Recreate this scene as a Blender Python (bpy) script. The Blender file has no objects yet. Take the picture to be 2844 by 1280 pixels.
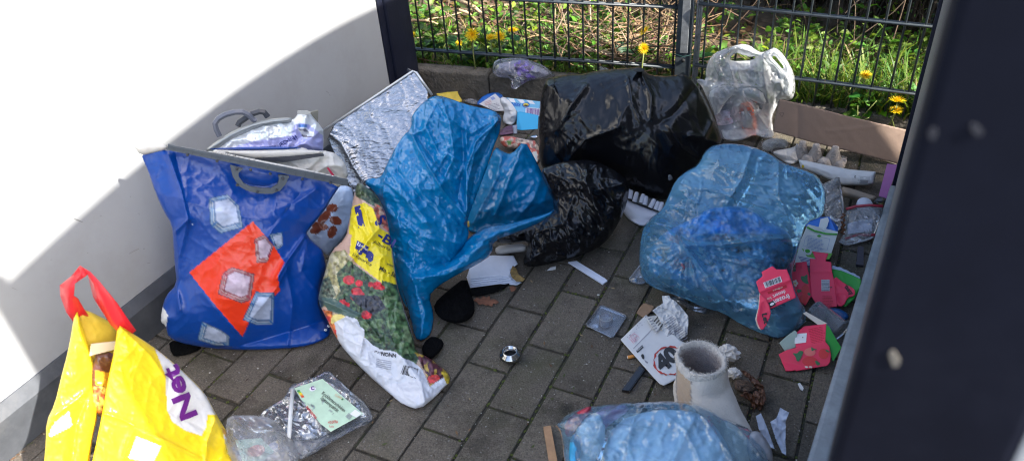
import bpy, bmesh, math, random
import numpy as np
from mathutils import Vector

random.seed(7)
RNG = np.random.default_rng(11)
SC = bpy.context.scene
COL = SC.collection

# ------------------------------------------------------------------ camera
FPX = 2155.1                       # focal length in pixels of a 2844 px wide frame
CAM = np.array([0.79449, -1.14084, 1.22737])
YAW, PITCH, ROLL = 0.490321, 0.617345, -0.081992

def _rx(a): c, s = math.cos(a), math.sin(a); return np.array([[1, 0, 0], [0, c, -s], [0, s, c]])
def _rz(a): c, s = math.cos(a), math.sin(a); return np.array([[c, -s, 0], [s, c, 0], [0, 0, 1]])
ROT = _rz(YAW) @ _rx(math.pi / 2 - PITCH) @ _rz(ROLL)
cd = bpy.data.cameras.new('camera')
cam = bpy.data.objects.new('camera', cd); COL.objects.link(cam)
from mathutils import Matrix
M4 = Matrix([list(ROT[i]) + [CAM[i]] for i in range(3)] + [[0, 0, 0, 1]])
cam.matrix_world = M4
cd.sensor_fit = 'HORIZONTAL'; cd.sensor_width = 36.0; cd.lens = FPX / 2844 * 36
cd.clip_start = 0.02; cd.clip_end = 300
cd.dof.use_dof = True; cd.dof.focus_distance = 2.0; cd.dof.aperture_fstop = 4.6
SC.camera = cam

# ------------------------------------------------------------------ light
SUN_EL, SUN_AZ = 42.0, 7.5         # light travels towards -x and a little +y
w = bpy.data.worlds.new('World'); SC.world = w; w.use_nodes = True
nt = w.node_tree
bg = nt.nodes['Background']; sky = nt.nodes.new('ShaderNodeTexSky')
sky.sky_type = 'NISHITA'; sky.sun_disc = False
sky.sun_elevation = math.radians(SUN_EL); sky.sun_rotation = math.radians(90 + SUN_AZ)
sky.air_density = 1.0; sky.dust_density = 2.6; sky.ozone_density = 1.0
nt.links.new(sky.outputs[0], bg.inputs[0]); bg.inputs[1].default_value = 0.15
sd = bpy.data.lights.new('sun', 'SUN'); sun = bpy.data.objects.new('sun', sd); COL.objects.link(sun)
sd.energy = 4.2; sd.angle = math.radians(0.55); sd.color = (1.0, 0.95, 0.87)
a, e = math.radians(SUN_AZ), math.radians(SUN_EL)
sun.rotation_euler = Vector((-math.cos(a) * math.cos(e), math.sin(a) * math.cos(e), -math.sin(e))).to_track_quat('-Z', 'Y').to_euler()
sun.location = (3, -0.5, 4)
SC.view_settings.view_transform = 'Standard'; SC.view_settings.look = 'None'
SC.view_settings.gamma = 1; SC.view_settings.exposure = 1.92
SC.view_settings.use_curve_mapping = False
SC.render.engine = 'CYCLES'
SC.cycles.pixel_filter_type = 'BLACKMAN_HARRIS'; SC.cycles.filter_width = 1.15
SC.cycles.max_bounces = 10; SC.cycles.transparent_max_bounces = 24
SC.cycles.diffuse_bounces = 4; SC.cycles.glossy_bounces = 4

# ------------------------------------------------------------------ helpers: view geometry
def A2(p): return np.atleast_2d(np.asarray(p, float))
def ray(p):
    p = A2(p)
    d = np.stack([(p[:, 0] - 1422) / FPX, -(p[:, 1] - 640) / FPX, -np.ones(len(p))], 1)
    return d @ ROT.T
def G(u, v, z=0.0):                    # point of the level z seen at photo pixel (u, v)
    d = ray((u, v))[0]; t = (z - CAM[2]) / d[2]
    return CAM + d * t
class Plane:
    def __init__(s, o, n): s.o = np.array(o, float); n = np.array(n, float); s.n = n / np.linalg.norm(n)
    def hit(s, p):
        d = ray(p); t = ((s.o - CAM) @ s.n) / (d @ s.n)
        return CAM + d * t[:, None]
    def __call__(s, p): q = s.hit(p); return q, np.tile(s.n, (len(q), 1))
def stand(u, v, tilt=20, yaw=0, z=0.0, back=0.0):   # plane standing on the ground at a pixel, leaning back by tilt degrees
    o = G(u, v, z); h = CAM[:2] - o[:2]; h /= np.linalg.norm(h)
    y = math.radians(yaw); h = np.array([h[0] * math.cos(y) - h[1] * math.sin(y), h[0] * math.sin(y) + h[1] * math.cos(y)])
    t = math.radians(tilt); n = np.array([h[0] * math.cos(t), h[1] * math.cos(t), math.sin(t)])
    o = o - back * np.array([h[0], h[1], 0]); return Plane(o, n)
def level(z): return Plane((0, 0, z), (0, 0, 1))
def through(a, b, c): return Plane(a, (lambda n: n if n @ (CAM - np.array(a)) > 0 else -n)(np.cross(np.array(b) - a, np.array(c) - a)))
def Z(x0, y0, s): return lambda L: [(x0 + x / s, y0 + y / s) for x, y in L]
ZA = Z(360, 280, 1.609); ZB = Z(860, 480, 1.704); ZC = Z(1000, 150, 3.5125); ZD = Z(1740, 380, 1.998)
ZE = Z(2050, 360, 2.633); ZF = Z(1300, 600, 3.2196); ZG = Z(1850, 780, 2.318); ZH = Z(1150, 760, 2.2286)
ZI = Z(400, 900, 3.0507); ZJ = Z(0, 680, 1.932); ZK = Z(1000, 0, 3.864); ZL = Z(1800, 0, 3.8625); ZM = Z(2200, 0, 2.4146)
Q1 = Z(0, 0, 1.8115); Q2 = Z(711, 0, 1.8115); Q3 = Z(1422, 0, 1.8115); Q4 = Z(2133, 0, 1.8115)
Q5 = Z(0, 640, 1.8115); Q6 = Z(711, 640, 1.8115); Q7 = Z(1422, 640, 1.8115); Q8 = Z(2133, 640, 1.8115)
ZS = Z(560, 290, 4.293); ZT = Z(1930, 110, 3.74); ZU = Z(1700, 800, 3.41); ZP = Z(2080, 680, 3.132)
ZN = Z(640, 1020, 4.457); ZV = Z(900, 480, 3.05); DD = Z(0, 0, 0.9054)

# ------------------------------------------------------------------ helpers: noise
_perm = RNG.permutation(256); _perm = np.concatenate([_perm, _perm, _perm])
_g = RNG.normal(size=(256, 3)); _g /= np.linalg.norm(_g, axis=1)[:, None]
def pn(P):
    P = np.asarray(P, float); sh = P.shape[:-1]; P = P.reshape(-1, 3)
    i = np.floor(P).astype(int); f = P - i; u = f * f * f * (f * (f * 6 - 15) + 10); i &= 255
    r = 0
    for dx in (0, 1):
        wx = u[:, 0] if dx else 1 - u[:, 0]; hx = _perm[i[:, 0] + dx]
        for dy in (0, 1):
            wy = u[:, 1] if dy else 1 - u[:, 1]; hy = _perm[hx + i[:, 1] + dy]
            for dz in (0, 1):
                wz = u[:, 2] if dz else 1 - u[:, 2]
                g = _g[_perm[hy + i[:, 2] + dz]]
                r = r + wx * wy * wz * ((g * (f - np.array([dx, dy, dz]))).sum(1))
    return (r * 1.5).reshape(sh)
def fbm(P, o=4):
    r = 0; a = 1.0
    for k in range(o): r = r + a * pn(P * 2 ** k + 17.3 * k); a *= .5
    return r
def px3(p, L, seed, ang=0, st=1.0):
    c, s = math.cos(math.radians(ang)), math.sin(math.radians(ang))
    x, y = p[..., 0], p[..., 1]
    return np.stack([(x * c + y * s) / (L * st), (-x * s + y * c) / L, np.full(x.shape, seed * 3.7 + .5)], -1)
def ridged(P, warp=.35):
    P = P.copy(); q = pn(P * .7 + 5.1); P[..., 0] += warp * q; P[..., 1] += warp * pn(P * .7 + 9.7)
    n = np.abs(pn(P)); return np.exp(-n * 5.0)            # thin sharp crests
def crump(p, L, seed, ang=0, st=1.0):                     # crumpled film: sharp crests between soft hollows
    return ridged(px3(p, L, seed, ang, st)) - .38 + .45 * (ridged(px3(p, L * .47, seed + 3, ang + 35, st)) - .38) + .22 * (ridged(px3(p, L * .24, seed + 6, ang - 20, st)) - .38)

# ------------------------------------------------------------------ helpers: polygons in pixel space
def inside(p, poly):
    poly = np.asarray(poly, float); x, y = p[..., 0], p[..., 1]; r = np.zeros(x.shape, bool)
    n = len(poly)
    for i in range(n):
        x0, y0 = poly[i]; x1, y1 = poly[(i + 1) % n]
        if y0 == y1: continue
        c = ((y0 > y) != (y1 > y)) & (x < (x1 - x0) * (y - y0) / (y1 - y0) + x0); r ^= c
    return r
def nearest(p, polys, closed=True):
    best = np.full(p.shape[:-1], 1e9); q = np.zeros(p.shape)
    for poly in polys:
        poly = np.asarray(poly, float); n = len(poly)
        for i in range(n if closed else n - 1):
            a = poly[i]; b = poly[(i + 1) % n]; ab = b - a; L = ab @ ab
            if L == 0: continue
            t = np.clip(((p - a) @ ab) / L, 0, 1); c = a + t[..., None] * ab
            d = np.linalg.norm(p - c, axis=-1); m = d < best
            best = np.where(m, d, best); q[m] = c[m]
    return best, q
def smooth(poly, it=2):                                    # Chaikin: soft outlines for film and cloth
    P = np.asarray(poly, float)
    for _ in range(it):
        N = np.roll(P, -1, 0); P = np.stack([P * .75 + N * .25, P * .25 + N * .75], 1).reshape(-1, 2)
    return [tuple(q) for q in P]

# ------------------------------------------------------------------ helpers: objects
WL = {}
def thing(name, label, cat, loc, group=None):
    o = bpy.data.objects.new(name, None); COL.objects.link(o); o.location = loc; o.empty_display_size = .05
    o['label'] = label; o['category'] = cat
    if group: o['group'] = group
    WL[o.name] = np.array(loc, float); return o
def tag(o, label, cat, group=None):
    o['label'] = label; o['category'] = cat
    if group: o['group'] = group
    return o
def mk(name, V, F, mat, parent=None, col=None, shade=True, kind=None, label=None, base=None):
    V = np.asarray(V, float).reshape(-1, 3)
    me = bpy.data.meshes.new(name)
    if parent is not None: off = WL[parent.name]
    elif base is not None: off = np.array(base, float)
    elif kind: off = np.zeros(3)
    else: off = np.array([(V[:, 0].min() + V[:, 0].max()) / 2, (V[:, 1].min() + V[:, 1].max()) / 2, V[:, 2].min()])
    W = V - off
    if isinstance(F, np.ndarray):
        k = F.shape[1]; me.vertices.add(len(W)); me.vertices.foreach_set('co', W.ravel())
        me.loops.add(F.size); me.loops.foreach_set('vertex_index', F.ravel().astype(np.int32))
        me.polygons.add(len(F)); me.polygons.foreach_set('loop_start', np.arange(0, F.size, k, dtype=np.int32))
        me.update(calc_edges=True); me.validate()
    else:
        me.from_pydata([tuple(v) for v in W], [], [tuple(f) for f in F]); me.update()
    if col is not None:
        c = np.asarray(col, float)
        if c.shape[1] == 3: c = np.concatenate([c, np.ones((len(c), 1))], 1)
        at = me.color_attributes.new('Col', 'FLOAT_COLOR', 'POINT'); at.data.foreach_set('color', c.ravel())
    mats = mat if isinstance(mat, (list, tuple)) else [mat]
    for m in mats: me.materials.append(m)
    if shade: me.polygons.foreach_set('use_smooth', [True] * len(me.polygons))
    o = bpy.data.objects.new(name, me); COL.objects.link(o)
    if parent is not None: o.parent = parent; WL[o.name] = WL[parent.name]
    else: o.location = off; WL[o.name] = off
    if kind: o['kind'] = kind
    if label: o['label'] = label
    return o
def boxV(x0, x1, y0, y1, z0, z1):
    V = [(x, y, z) for z in (z0, z1) for x, y in ((x0, y0), (x1, y0), (x1, y1), (x0, y1))]
    F = [(3, 2, 1, 0), (4, 5, 6, 7), (0, 1, 5, 4), (1, 2, 6, 5), (2, 3, 7, 6), (3, 0, 4, 7)]
    return V, F
def bevbox(name, dims, mat, parent=None, b=.003, seg=2, xf=None, shade=False, **k):
    bm = bmesh.new(); V, F = boxV(*dims)
    vs = [bm.verts.new(v) for v in V]
    for f in F: bm.faces.new([vs[i] for i in f])
    if b: bmesh.ops.bevel(bm, geom=bm.edges[:], offset=b, segments=seg, profile=.7, affect='EDGES')
    V = np.array([v.co[:] for v in bm.verts]); bm.verts.index_update()
    F = [[v.index for v in f.verts] for f in bm.faces]; bm.free()
    if xf is not None: V = xf(V)
    return mk(name, V, F, mat, parent, shade=shade, **k)
def frame(o, ex, ey, ez=None):
    o = np.array(o, float); ex = np.array(ex, float); ey = np.array(ey, float); ez = np.cross(ex, ey) if ez is None else np.array(ez, float)
    return lambda V: o + np.asarray(V, float) @ np.stack([ex, ey, ez])
def rotz(ang): a = math.radians(ang); return np.array([math.cos(a), math.sin(a), 0]), np.array([-math.sin(a), math.cos(a), 0])
def tubeVF(P, r, n=8, cap=True):
    P = np.asarray(P, float); m = len(P); r = np.broadcast_to(np.asarray(r, float), (m,))
    T = np.gradient(P, axis=0); T /= np.linalg.norm(T, axis=1)[:, None] + 1e-12
    up = np.array([0, 0, 1.0]) if abs(T[0][2]) < .9 else np.array([1.0, 0, 0])
    V = []
    for i in range(m):
        x = np.cross(up, T[i]); x /= np.linalg.norm(x) + 1e-12; y = np.cross(T[i], x); up = y
        for k in range(n):
            a = 2 * math.pi * k / n; V.append(P[i] + r[i] * (math.cos(a) * x + math.sin(a) * y))
    F = []
    for i in range(m - 1):
        for k in range(n):
            a, b = i * n + k, i * n + (k + 1) % n; F.append((a, b, b + n, a + n))
    if cap: F.append(tuple(range(n - 1, -1, -1))); F.append(tuple(range((m - 1) * n, m * n)))
    return V, F
def bandVF(P, Nrm, wd, th=.001):                         # a flat strap along P, wide across
    P = np.asarray(P, float); m = len(P); T = np.gradient(P, axis=0); T /= np.linalg.norm(T, axis=1)[:, None] + 1e-12
    Nrm = np.broadcast_to(np.asarray(Nrm, float), (m, 3)); wd = np.broadcast_to(np.asarray(wd, float), (m,))
    X = np.cross(T, Nrm); X /= np.linalg.norm(X, axis=1)[:, None] + 1e-12; Nn = np.cross(X, T)
    V = []
    for i in range(m):
        for s, q in ((-1, 1), (0, 1.0), (1, 1), (1, -1), (0, -1), (-1, -1)):
            V.append(P[i] + X[i] * s * wd[i] / 2 + Nn[i] * (q * th / 2 + (th * .8 if s == 0 else 0)))
    F = []
    for i in range(m - 1):
        for k in range(6):
            a, b = i * 6 + k, i * 6 + (k + 1) % 6; F.append((a, b, b + 6, a + 6))
    F.append(tuple(range(5, -1, -1))); F.append(tuple(range((m - 1) * 6, m * 6)))
    return V, F
def join(*VF):
    V = []; F = []
    for v, f in VF:
        n = len(V); V += [tuple(q) for q in v]; F += [tuple(i + n for i in g) for g in f]
    return V, F
def latheVF(prof, n=24, o=(0, 0, 0), ax=(0, 0, 1)):
    ax = np.array(ax, float); ax /= np.linalg.norm(ax); up = np.array([1., 0, 0]) if abs(ax[0]) < .8 else np.array([0, 1., 0])
    x = np.cross(up, ax); x /= np.linalg.norm(x); y = np.cross(ax, x); V = []; F = []
    for r, h in prof:
        for k in range(n):
            t = 2 * math.pi * k / n; V.append(np.array(o) + ax * h + r * (math.cos(t) * x + math.sin(t) * y))
    for i in range(len(prof) - 1):
        for k in range(n):
            a, b = i * n + k, i * n + (k + 1) % n; F.append((a, b, b + n, a + n))
    return V, F

# ------------------------------------------------------------------ materials
def _n(t, kind, **k):
    nd = t.nodes.new(kind)
    for a, b in k.items(): setattr(nd, a, b)
    return nd
def facets(t, sock, k, scale, stretch, more=()):           # crumpled film: every little facet has its own tilt
    tc = _n(t, 'ShaderNodeTexCoord'); ge = _n(t, 'ShaderNodeNewGeometry'); cur = sock.links[0].from_socket if sock.links else ge.outputs['Normal']
    wn = _n(t, 'ShaderNodeTexNoise'); wn.inputs['Scale'].default_value = scale * .45; wn.inputs['Detail'].default_value = 3; t.links.new(tc.outputs['Object'], wn.inputs['Vector'])
    wa = _n(t, 'ShaderNodeVectorMath', operation='MULTIPLY_ADD'); wa.inputs[1].default_value = (1.3 / scale,) * 3; t.links.new(wn.outputs['Color'], wa.inputs[0]); t.links.new(tc.outputs['Object'], wa.inputs[2])
    mp = _n(t, 'ShaderNodeMapping'); mp.inputs['Scale'].default_value = stretch; mp.inputs['Rotation'].default_value = (.5, .6, .4); t.links.new(wa.outputs[0], mp.inputs[0])
    mo = _n(t, 'ShaderNodeTexNoise'); mo.inputs['Scale'].default_value = scale * .14; mo.inputs['Detail'].default_value = 2; t.links.new(tc.outputs['Object'], mo.inputs['Vector'])
    mr = _n(t, 'ShaderNodeMapRange'); mr.inputs['From Min'].default_value = .38; mr.inputs['From Max'].default_value = .66; mr.inputs['To Min'].default_value = .18; mr.inputs['To Max'].default_value = 1.; t.links.new(mo.outputs[0], mr.inputs['Value'])
    for i, (s_, a_) in enumerate(((1., 1.), (2.6, .55))):
        vo = _n(t, 'ShaderNodeTexVoronoi'); vo.inputs['Scale'].default_value = scale * s_; t.links.new(mp.outputs[0], vo.inputs['Vector'])
        sb_ = _n(t, 'ShaderNodeVectorMath', operation='SUBTRACT'); sb_.inputs[1].default_value = (.5, .5, .5); t.links.new(vo.outputs['Color'], sb_.inputs[0])
        ml = _n(t, 'ShaderNodeMath', operation='MULTIPLY'); ml.inputs[1].default_value = k * a_ * 2; t.links.new(mr.outputs[0], ml.inputs[0])
        sc = _n(t, 'ShaderNodeVectorMath', operation='SCALE'); t.links.new(sb_.outputs[0], sc.inputs[0]); t.links.new(ml.outputs[0], sc.inputs['Scale'])
        ad = _n(t, 'ShaderNodeVectorMath', operation='ADD'); t.links.new(cur, ad.inputs[0]); t.links.new(sc.outputs[0], ad.inputs[1]); cur = ad.outputs[0]
    nm = _n(t, 'ShaderNodeVectorMath', operation='NORMALIZE'); t.links.new(cur, nm.inputs[0])
    for q in [sock] + list(more): t.links.new(nm.outputs[0], q)
    return nm.outputs[0]
def mat(name, col, rough=.5, metal=0., spec=.5, vc=False, var=0., vscale=8., dirt=None, bump=0., bscale=60., bstretch=None, bkind='noise', trans=0., coat=0., rnd=0., sheen=0., bdet=4., facet=0., fscale=50., fstretch=(1, 1, 1)):
    m = bpy.data.materials.new(name); m.use_nodes = True; t = m.node_tree; b = t.nodes['Principled BSDF']
    b.inputs['Roughness'].default_value = rough; b.inputs['Metallic'].default_value = metal
    b.inputs['Specular IOR Level'].default_value = spec; b.inputs['Coat Weight'].default_value = coat; b.inputs['Coat Roughness'].default_value = .12
    if sheen: b.inputs['Sheen Weight'].default_value = sheen
    tc = _n(t, 'ShaderNodeTexCoord'); co = tc.outputs['Object']
    if rnd:                                               # repeats share a mesh, so shift the pattern per object
        o2 = _n(t, 'ShaderNodeObjectInfo'); sh = _n(t, 'ShaderNodeVectorMath', operation='MULTIPLY_ADD'); sh.inputs[1].default_value = (37., 53., 71.); t.links.new(o2.outputs['Random'], sh.inputs[0]); t.links.new(co, sh.inputs[2]); co = sh.outputs[0]
    if vc:
        at = _n(t, 'ShaderNodeAttribute', attribute_name='Col'); src = at.outputs['Color']
    else:
        rg = _n(t, 'ShaderNodeRGB'); rg.outputs[0].default_value = (*col, 1); src = rg.outputs[0]
    if rnd:
        oi = _n(t, 'ShaderNodeObjectInfo'); hs = _n(t, 'ShaderNodeHueSaturation'); mr = _n(t, 'ShaderNodeMapRange')
        mr.inputs['To Min'].default_value = 1 - rnd; mr.inputs['To Max'].default_value = 1 + rnd
        t.links.new(oi.outputs['Random'], mr.inputs['Value']); t.links.new(mr.outputs[0], hs.inputs['Value']); t.links.new(src, hs.inputs['Color']); src = hs.outputs[0]
    if var:
        nz = _n(t, 'ShaderNodeTexNoise'); nz.inputs['Scale'].default_value = vscale; nz.inputs['Detail'].default_value = 6; nz.inputs['Roughness'].default_value = .65
        t.links.new(co, nz.inputs['Vector']); mr = _n(t, 'ShaderNodeMapRange'); mr.inputs['From Min'].default_value = .3; mr.inputs['From Max'].default_value = .7
        mr.inputs['To Min'].default_value = 1 - var; mr.inputs['To Max'].default_value = 1 + var; t.links.new(nz.outputs[0], mr.inputs['Value'])
        hs = _n(t, 'ShaderNodeHueSaturation'); t.links.new(mr.outputs[0], hs.inputs['Value']); t.links.new(src, hs.inputs['Color']); src = hs.outputs[0]
    if dirt:
        dc, amt, dsc = dirt
        nz = _n(t, 'ShaderNodeTexNoise'); nz.inputs['Scale'].default_value = dsc; nz.inputs['Detail'].default_value = 8; nz.inputs['Roughness'].default_value = .7
        t.links.new(co, nz.inputs['Vector']); mr = _n(t, 'ShaderNodeMapRange'); mr.inputs['From Min'].default_value = .5; mr.inputs['From Max'].default_value = .75
        mr.inputs['To Max'].default_value = amt; t.links.new(nz.outputs[0], mr.inputs['Value'])
        mx = _n(t, 'ShaderNodeMix', data_type='RGBA'); t.links.new(mr.outputs[0], mx.inputs[0]); t.links.new(src, mx.inputs[6]); mx.inputs[7].default_value = (*dc, 1); src = mx.outputs[2]
    t.links.new(src, b.inputs['Base Color'])
    if bump:
        if bstretch:
            mp = _n(t, 'ShaderNodeMapping'); mp.inputs['Scale'].default_value = bstretch; t.links.new(co, mp.inputs[0]); bco = mp.outputs[0]
        else: bco = co
        if bkind == 'voronoi':
            nz = _n(t, 'ShaderNodeTexVoronoi', feature='DISTANCE_TO_EDGE'); nz.inputs['Scale'].default_value = bscale; out = nz.outputs[0]
            n2 = _n(t, 'ShaderNodeTexNoise'); n2.inputs['Scale'].default_value = bscale * .6
            t.links.new(bco, n2.inputs['Vector']); ad = _n(t, 'ShaderNodeVectorMath', operation='MULTIPLY_ADD'); ad.inputs[1].default_value = (.06,) * 3
            t.links.new(n2.outputs['Color'], ad.inputs[0]); t.links.new(bco, ad.inputs[2]); bco = ad.outputs[0]
        else:
            nz = _n(t, 'ShaderNodeTexNoise'); nz.inputs['Scale'].default_value = bscale; nz.inputs['Detail'].default_value = bdet; out = nz.outputs[0]
            if bkind == 'ridge':
                try: nz.noise_type = 'RIDGED_MULTIFRACTAL'
                except Exception: pass
                nz.normalize = True
        t.links.new(bco, nz.inputs['Vector'])
        bp = _n(t, 'ShaderNodeBump'); bp.inputs['Strength'].default_value = bump; bp.inputs['Distance'].default_value = .01
        t.links.new(out, bp.inputs['Height']); t.links.new(bp.outputs[0], b.inputs['Normal'])
    if facet: facets(t, b.inputs['Normal'], facet, fscale, fstretch, [b.inputs['Coat Normal']] if coat else [])
    if trans:
        tr = _n(t, 'ShaderNodeBsdfTranslucent'); t.links.new(src, tr.inputs[0]); mx = _n(t, 'ShaderNodeMixShader'); mx.inputs[0].default_value = trans
        t.links.new(b.outputs[0], mx.inputs[1]); t.links.new(tr.outputs[0], mx.inputs[2]); t.links.new(mx.outputs[0], t.nodes['Material Output'].inputs[0])
    return m
def film(name, tint, body, op=.25, edge=.5, rough=.15, bump=.3, bscale=40., var=.5, vscale=12., bstretch=None, facet=.16, fscale=46., fstretch=(1, 1, 1), gloss=1.):   # thin see-through foil: clear or milky body under a sharp glossy skin
    m = bpy.data.materials.new(name); m.use_nodes = True; t = m.node_tree; t.nodes.remove(t.nodes['Principled BSDF'])
    tp = _n(t, 'ShaderNodeBsdfTransparent'); tp.inputs[0].default_value = (*tint, 1); lw = _n(t, 'ShaderNodeLayerWeight'); lw.inputs[0].default_value = .35
    tc = _n(t, 'ShaderNodeTexCoord'); nz = _n(t, 'ShaderNodeTexNoise'); nz.inputs['Scale'].default_value = vscale; nz.inputs['Detail'].default_value = 6
    t.links.new(tc.outputs['Object'], nz.inputs['Vector']); mr = _n(t, 'ShaderNodeMapRange'); mr.inputs['From Min'].default_value = .3; mr.inputs['From Max'].default_value = .7
    mr.inputs['To Min'].default_value = op * (1 - var); mr.inputs['To Max'].default_value = op * (1 + var); t.links.new(nz.outputs[0], mr.inputs['Value'])
    ma = _n(t, 'ShaderNodeMath', operation='MULTIPLY_ADD'); ma.inputs[1].default_value = edge; t.links.new(lw.outputs['Facing'], ma.inputs[0]); t.links.new(mr.outputs[0], ma.inputs[2]); ma.use_clamp = True
    df = _n(t, 'ShaderNodeBsdfDiffuse'); df.inputs[0].default_value = (*body, 1); tl = _n(t, 'ShaderNodeBsdfTranslucent'); tl.inputs[0].default_value = (*body, 1); ms = _n(t, 'ShaderNodeMixShader'); ms.inputs[0].default_value = .45
    t.links.new(df.outputs[0], ms.inputs[1]); t.links.new(tl.outputs[0], ms.inputs[2]); mx = _n(t, 'ShaderNodeMixShader'); t.links.new(ma.outputs[0], mx.inputs[0]); t.links.new(tp.outputs[0], mx.inputs[1]); t.links.new(ms.outputs[0], mx.inputs[2])
    gl = _n(t, 'ShaderNodeBsdfGlossy'); gl.inputs['Roughness'].default_value = rough; gl.inputs[0].default_value = (1, 1, 1, 1); fr = _n(t, 'ShaderNodeFresnel'); fr.inputs[0].default_value = 1.5
    bp = _n(t, 'ShaderNodeBump'); bp.inputs['Strength'].default_value = bump; bp.inputs['Distance'].default_value = .01; bn = _n(t, 'ShaderNodeTexNoise'); bn.inputs['Scale'].default_value = bscale; bn.inputs['Detail'].default_value = 3
    if bstretch: mp = _n(t, 'ShaderNodeMapping'); mp.inputs['Scale'].default_value = bstretch; t.links.new(tc.outputs['Object'], mp.inputs[0]); t.links.new(mp.outputs[0], bn.inputs['Vector'])
    else: t.links.new(tc.outputs['Object'], bn.inputs['Vector'])
    t.links.new(bn.outputs[0], bp.inputs['Height']); t.links.new(bp.outputs[0], gl.inputs['Normal']); fn = facets(t, gl.inputs['Normal'], facet, fscale, fstretch); t.links.new(fn, fr.inputs['Normal'])
    fm = _n(t, 'ShaderNodeMath', operation='MULTIPLY'); fm.inputs[1].default_value = 1.05 * gloss; fm.use_clamp = True; t.links.new(fr.outputs[0], fm.inputs[0])
    fin = _n(t, 'ShaderNodeMixShader'); t.links.new(fm.outputs[0], fin.inputs[0]); t.links.new(mx.outputs[0], fin.inputs[1]); t.links.new(gl.outputs[0], fin.inputs[2]); t.links.new(fin.outputs[0], t.nodes['Material Output'].inputs[0]); return m

# ------------------------------------------------------------------ bags, sheets, prints
class Surf:                                               # the front of a bag or sheet, for prints laid on it
    def __init__(s, x0, y0, st, P, N): s.a = (x0, y0, st); s.P = P; s.N = N
    def __call__(s, p):
        p = A2(p); x0, y0, st = s.a; fx = np.clip((p[:, 0] - x0) / st, 0, s.P.shape[1] - 1.001); fy = np.clip((p[:, 1] - y0) / st, 0, s.P.shape[0] - 1.001)
        i, j = fx.astype(int), fy.astype(int); u, v = (fx - i)[:, None], (fy - j)[:, None]
        f = lambda A: A[j, i] * (1 - u) * (1 - v) + A[j, i + 1] * u * (1 - v) + A[j + 1, i] * (1 - u) * v + A[j + 1, i + 1] * u * v
        n = f(s.N); return f(s.P), n / (np.linalg.norm(n, axis=1)[:, None] + 1e-9)
def bag(name, poly, plane, m, parent=None, T=.08, R=80., Tb=None, step=4, cr=(), folds=(), rad=(), bumps=(), paint=None, sheet=0., holes=(), zmin=.004, seed=1, sm=1, back=True, label=None, lift=None, flatten=None, pw=1.):
    if sm: poly = smooth(poly, sm)
    poly = np.asarray(poly, float); polys = [poly] + [np.asarray(smooth(h, 1)) for h in holes]
    x0, y0 = poly.min(0) - 2 * step; x1, y1 = poly.max(0) + 2 * step
    xs = np.arange(x0, x1 + step, step); ys = np.arange(y0, y1 + step, step); gx, gy = np.meshgrid(xs, ys); p = np.stack([gx, gy], -1)
    cc = (p[:-1, :-1] + p[1:, 1:]) / 2; ins = inside(cc, poly)
    for h in polys[1:]: ins &= ~inside(cc, h)
    cnt = np.zeros(gx.shape, int)
    for dy in (0, 1):
        for dx in (0, 1): cnt[dy:dy + ins.shape[0], dx:dx + ins.shape[1]] += ins
    used = cnt > 0; edge = used & (cnt < 4)
    d, q = nearest(p, polys); inn = inside(p, poly)
    for h in polys[1:]: inn &= ~inside(p, h)
    p2 = p.copy(); p2[edge] = q[edge]; d = np.where(inn & ~edge, d, 0)
    flat = p2.reshape(-1, 2); mid = plane.hit(flat); low = mid[:, 2] < zmin
    if low.any():
        gnd = level(zmin).hit(flat); mid = np.where(low[:, None], gnd, mid)
    mid = mid.reshape(*gx.shape, 3)
    dn = CAM - mid[used].mean(0); dn /= np.linalg.norm(dn)
    t = np.clip(d / R, 0, 1); dome = np.sqrt(np.clip(1 - (1 - t) ** 2, 0, 1))
    dome = dome ** pw
    if flatten: df, _ = nearest(p2, [flatten[0]], closed=False); kf = np.clip(df / flatten[1], 0, 1); dome = dome * kf * kf * (3 - 2 * kf)
    env = np.clip(d / 14, 0, 1) if not sheet else np.ones_like(d)
    hz = np.zeros_like(d)
    for amp, L, ang, st in cr: hz += amp * crump(p2, L, seed + L * .013, ang, st)
    for bx, by, br, ba in bumps: hz += ba * np.exp(-((p2[..., 0] - bx) ** 2 + (p2[..., 1] - by) ** 2) / (br * br))
    for pts, wd, amp in folds:
        dd, _ = nearest(p2, [pts], closed=False); hz += amp * np.exp(-dd / wd)
    for cx, cy, amp, fr, reach, r0 in rad:
        dx, dy = p2[..., 0] - cx, p2[..., 1] - cy; rr = np.hypot(dx, dy); th = np.arctan2(dy, dx)
        th = th + .25 * pn(np.stack([dx / 90, dy / 90, np.full(dx.shape, seed + .3)], -1))
        n = np.abs(pn(np.stack([np.cos(th) * fr, np.sin(th) * fr, rr / 260 + seed], -1)))
        hz += amp * (np.exp(-n * 5) - .3) * np.clip(rr / r0, 0, 1) * np.exp(-rr / reach)
    if lift is not None: hz = hz + lift(p2)
    hf = (0 if sheet else T * dome) + hz * env
    fr3 = mid + dn * hf[..., None]; fr3[..., 2] = np.maximum(fr3[..., 2], zmin)
    gu = np.gradient(fr3, axis=1); gv = np.gradient(fr3, axis=0); N = np.cross(gv, gu); N /= np.linalg.norm(N, axis=-1)[..., None] + 1e-12
    N = np.where(((N * dn).sum(-1) < 0)[..., None], -N, N)
    if sheet: bk3 = fr3 - N * sheet
    else:
        Tb_ = T * .8 if Tb is None else Tb
        hb = Tb_ * dome + .6 * np.roll(hz, 7, axis=1) * env; bk3 = mid - dn * hb[..., None]
    bk3[..., 2] = np.maximum(bk3[..., 2], zmin - .002)
    idx = -np.ones(gx.shape, int); nu = int(used.sum()); idx[used] = np.arange(nu); V = fr3[used]; jj, ii = np.nonzero(ins)
    F = np.stack([idx[jj, ii], idx[jj + 1, ii], idx[jj + 1, ii + 1], idx[jj, ii + 1]], 1); VV = [V]; FF = [F]; pp = p2[used]
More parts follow.
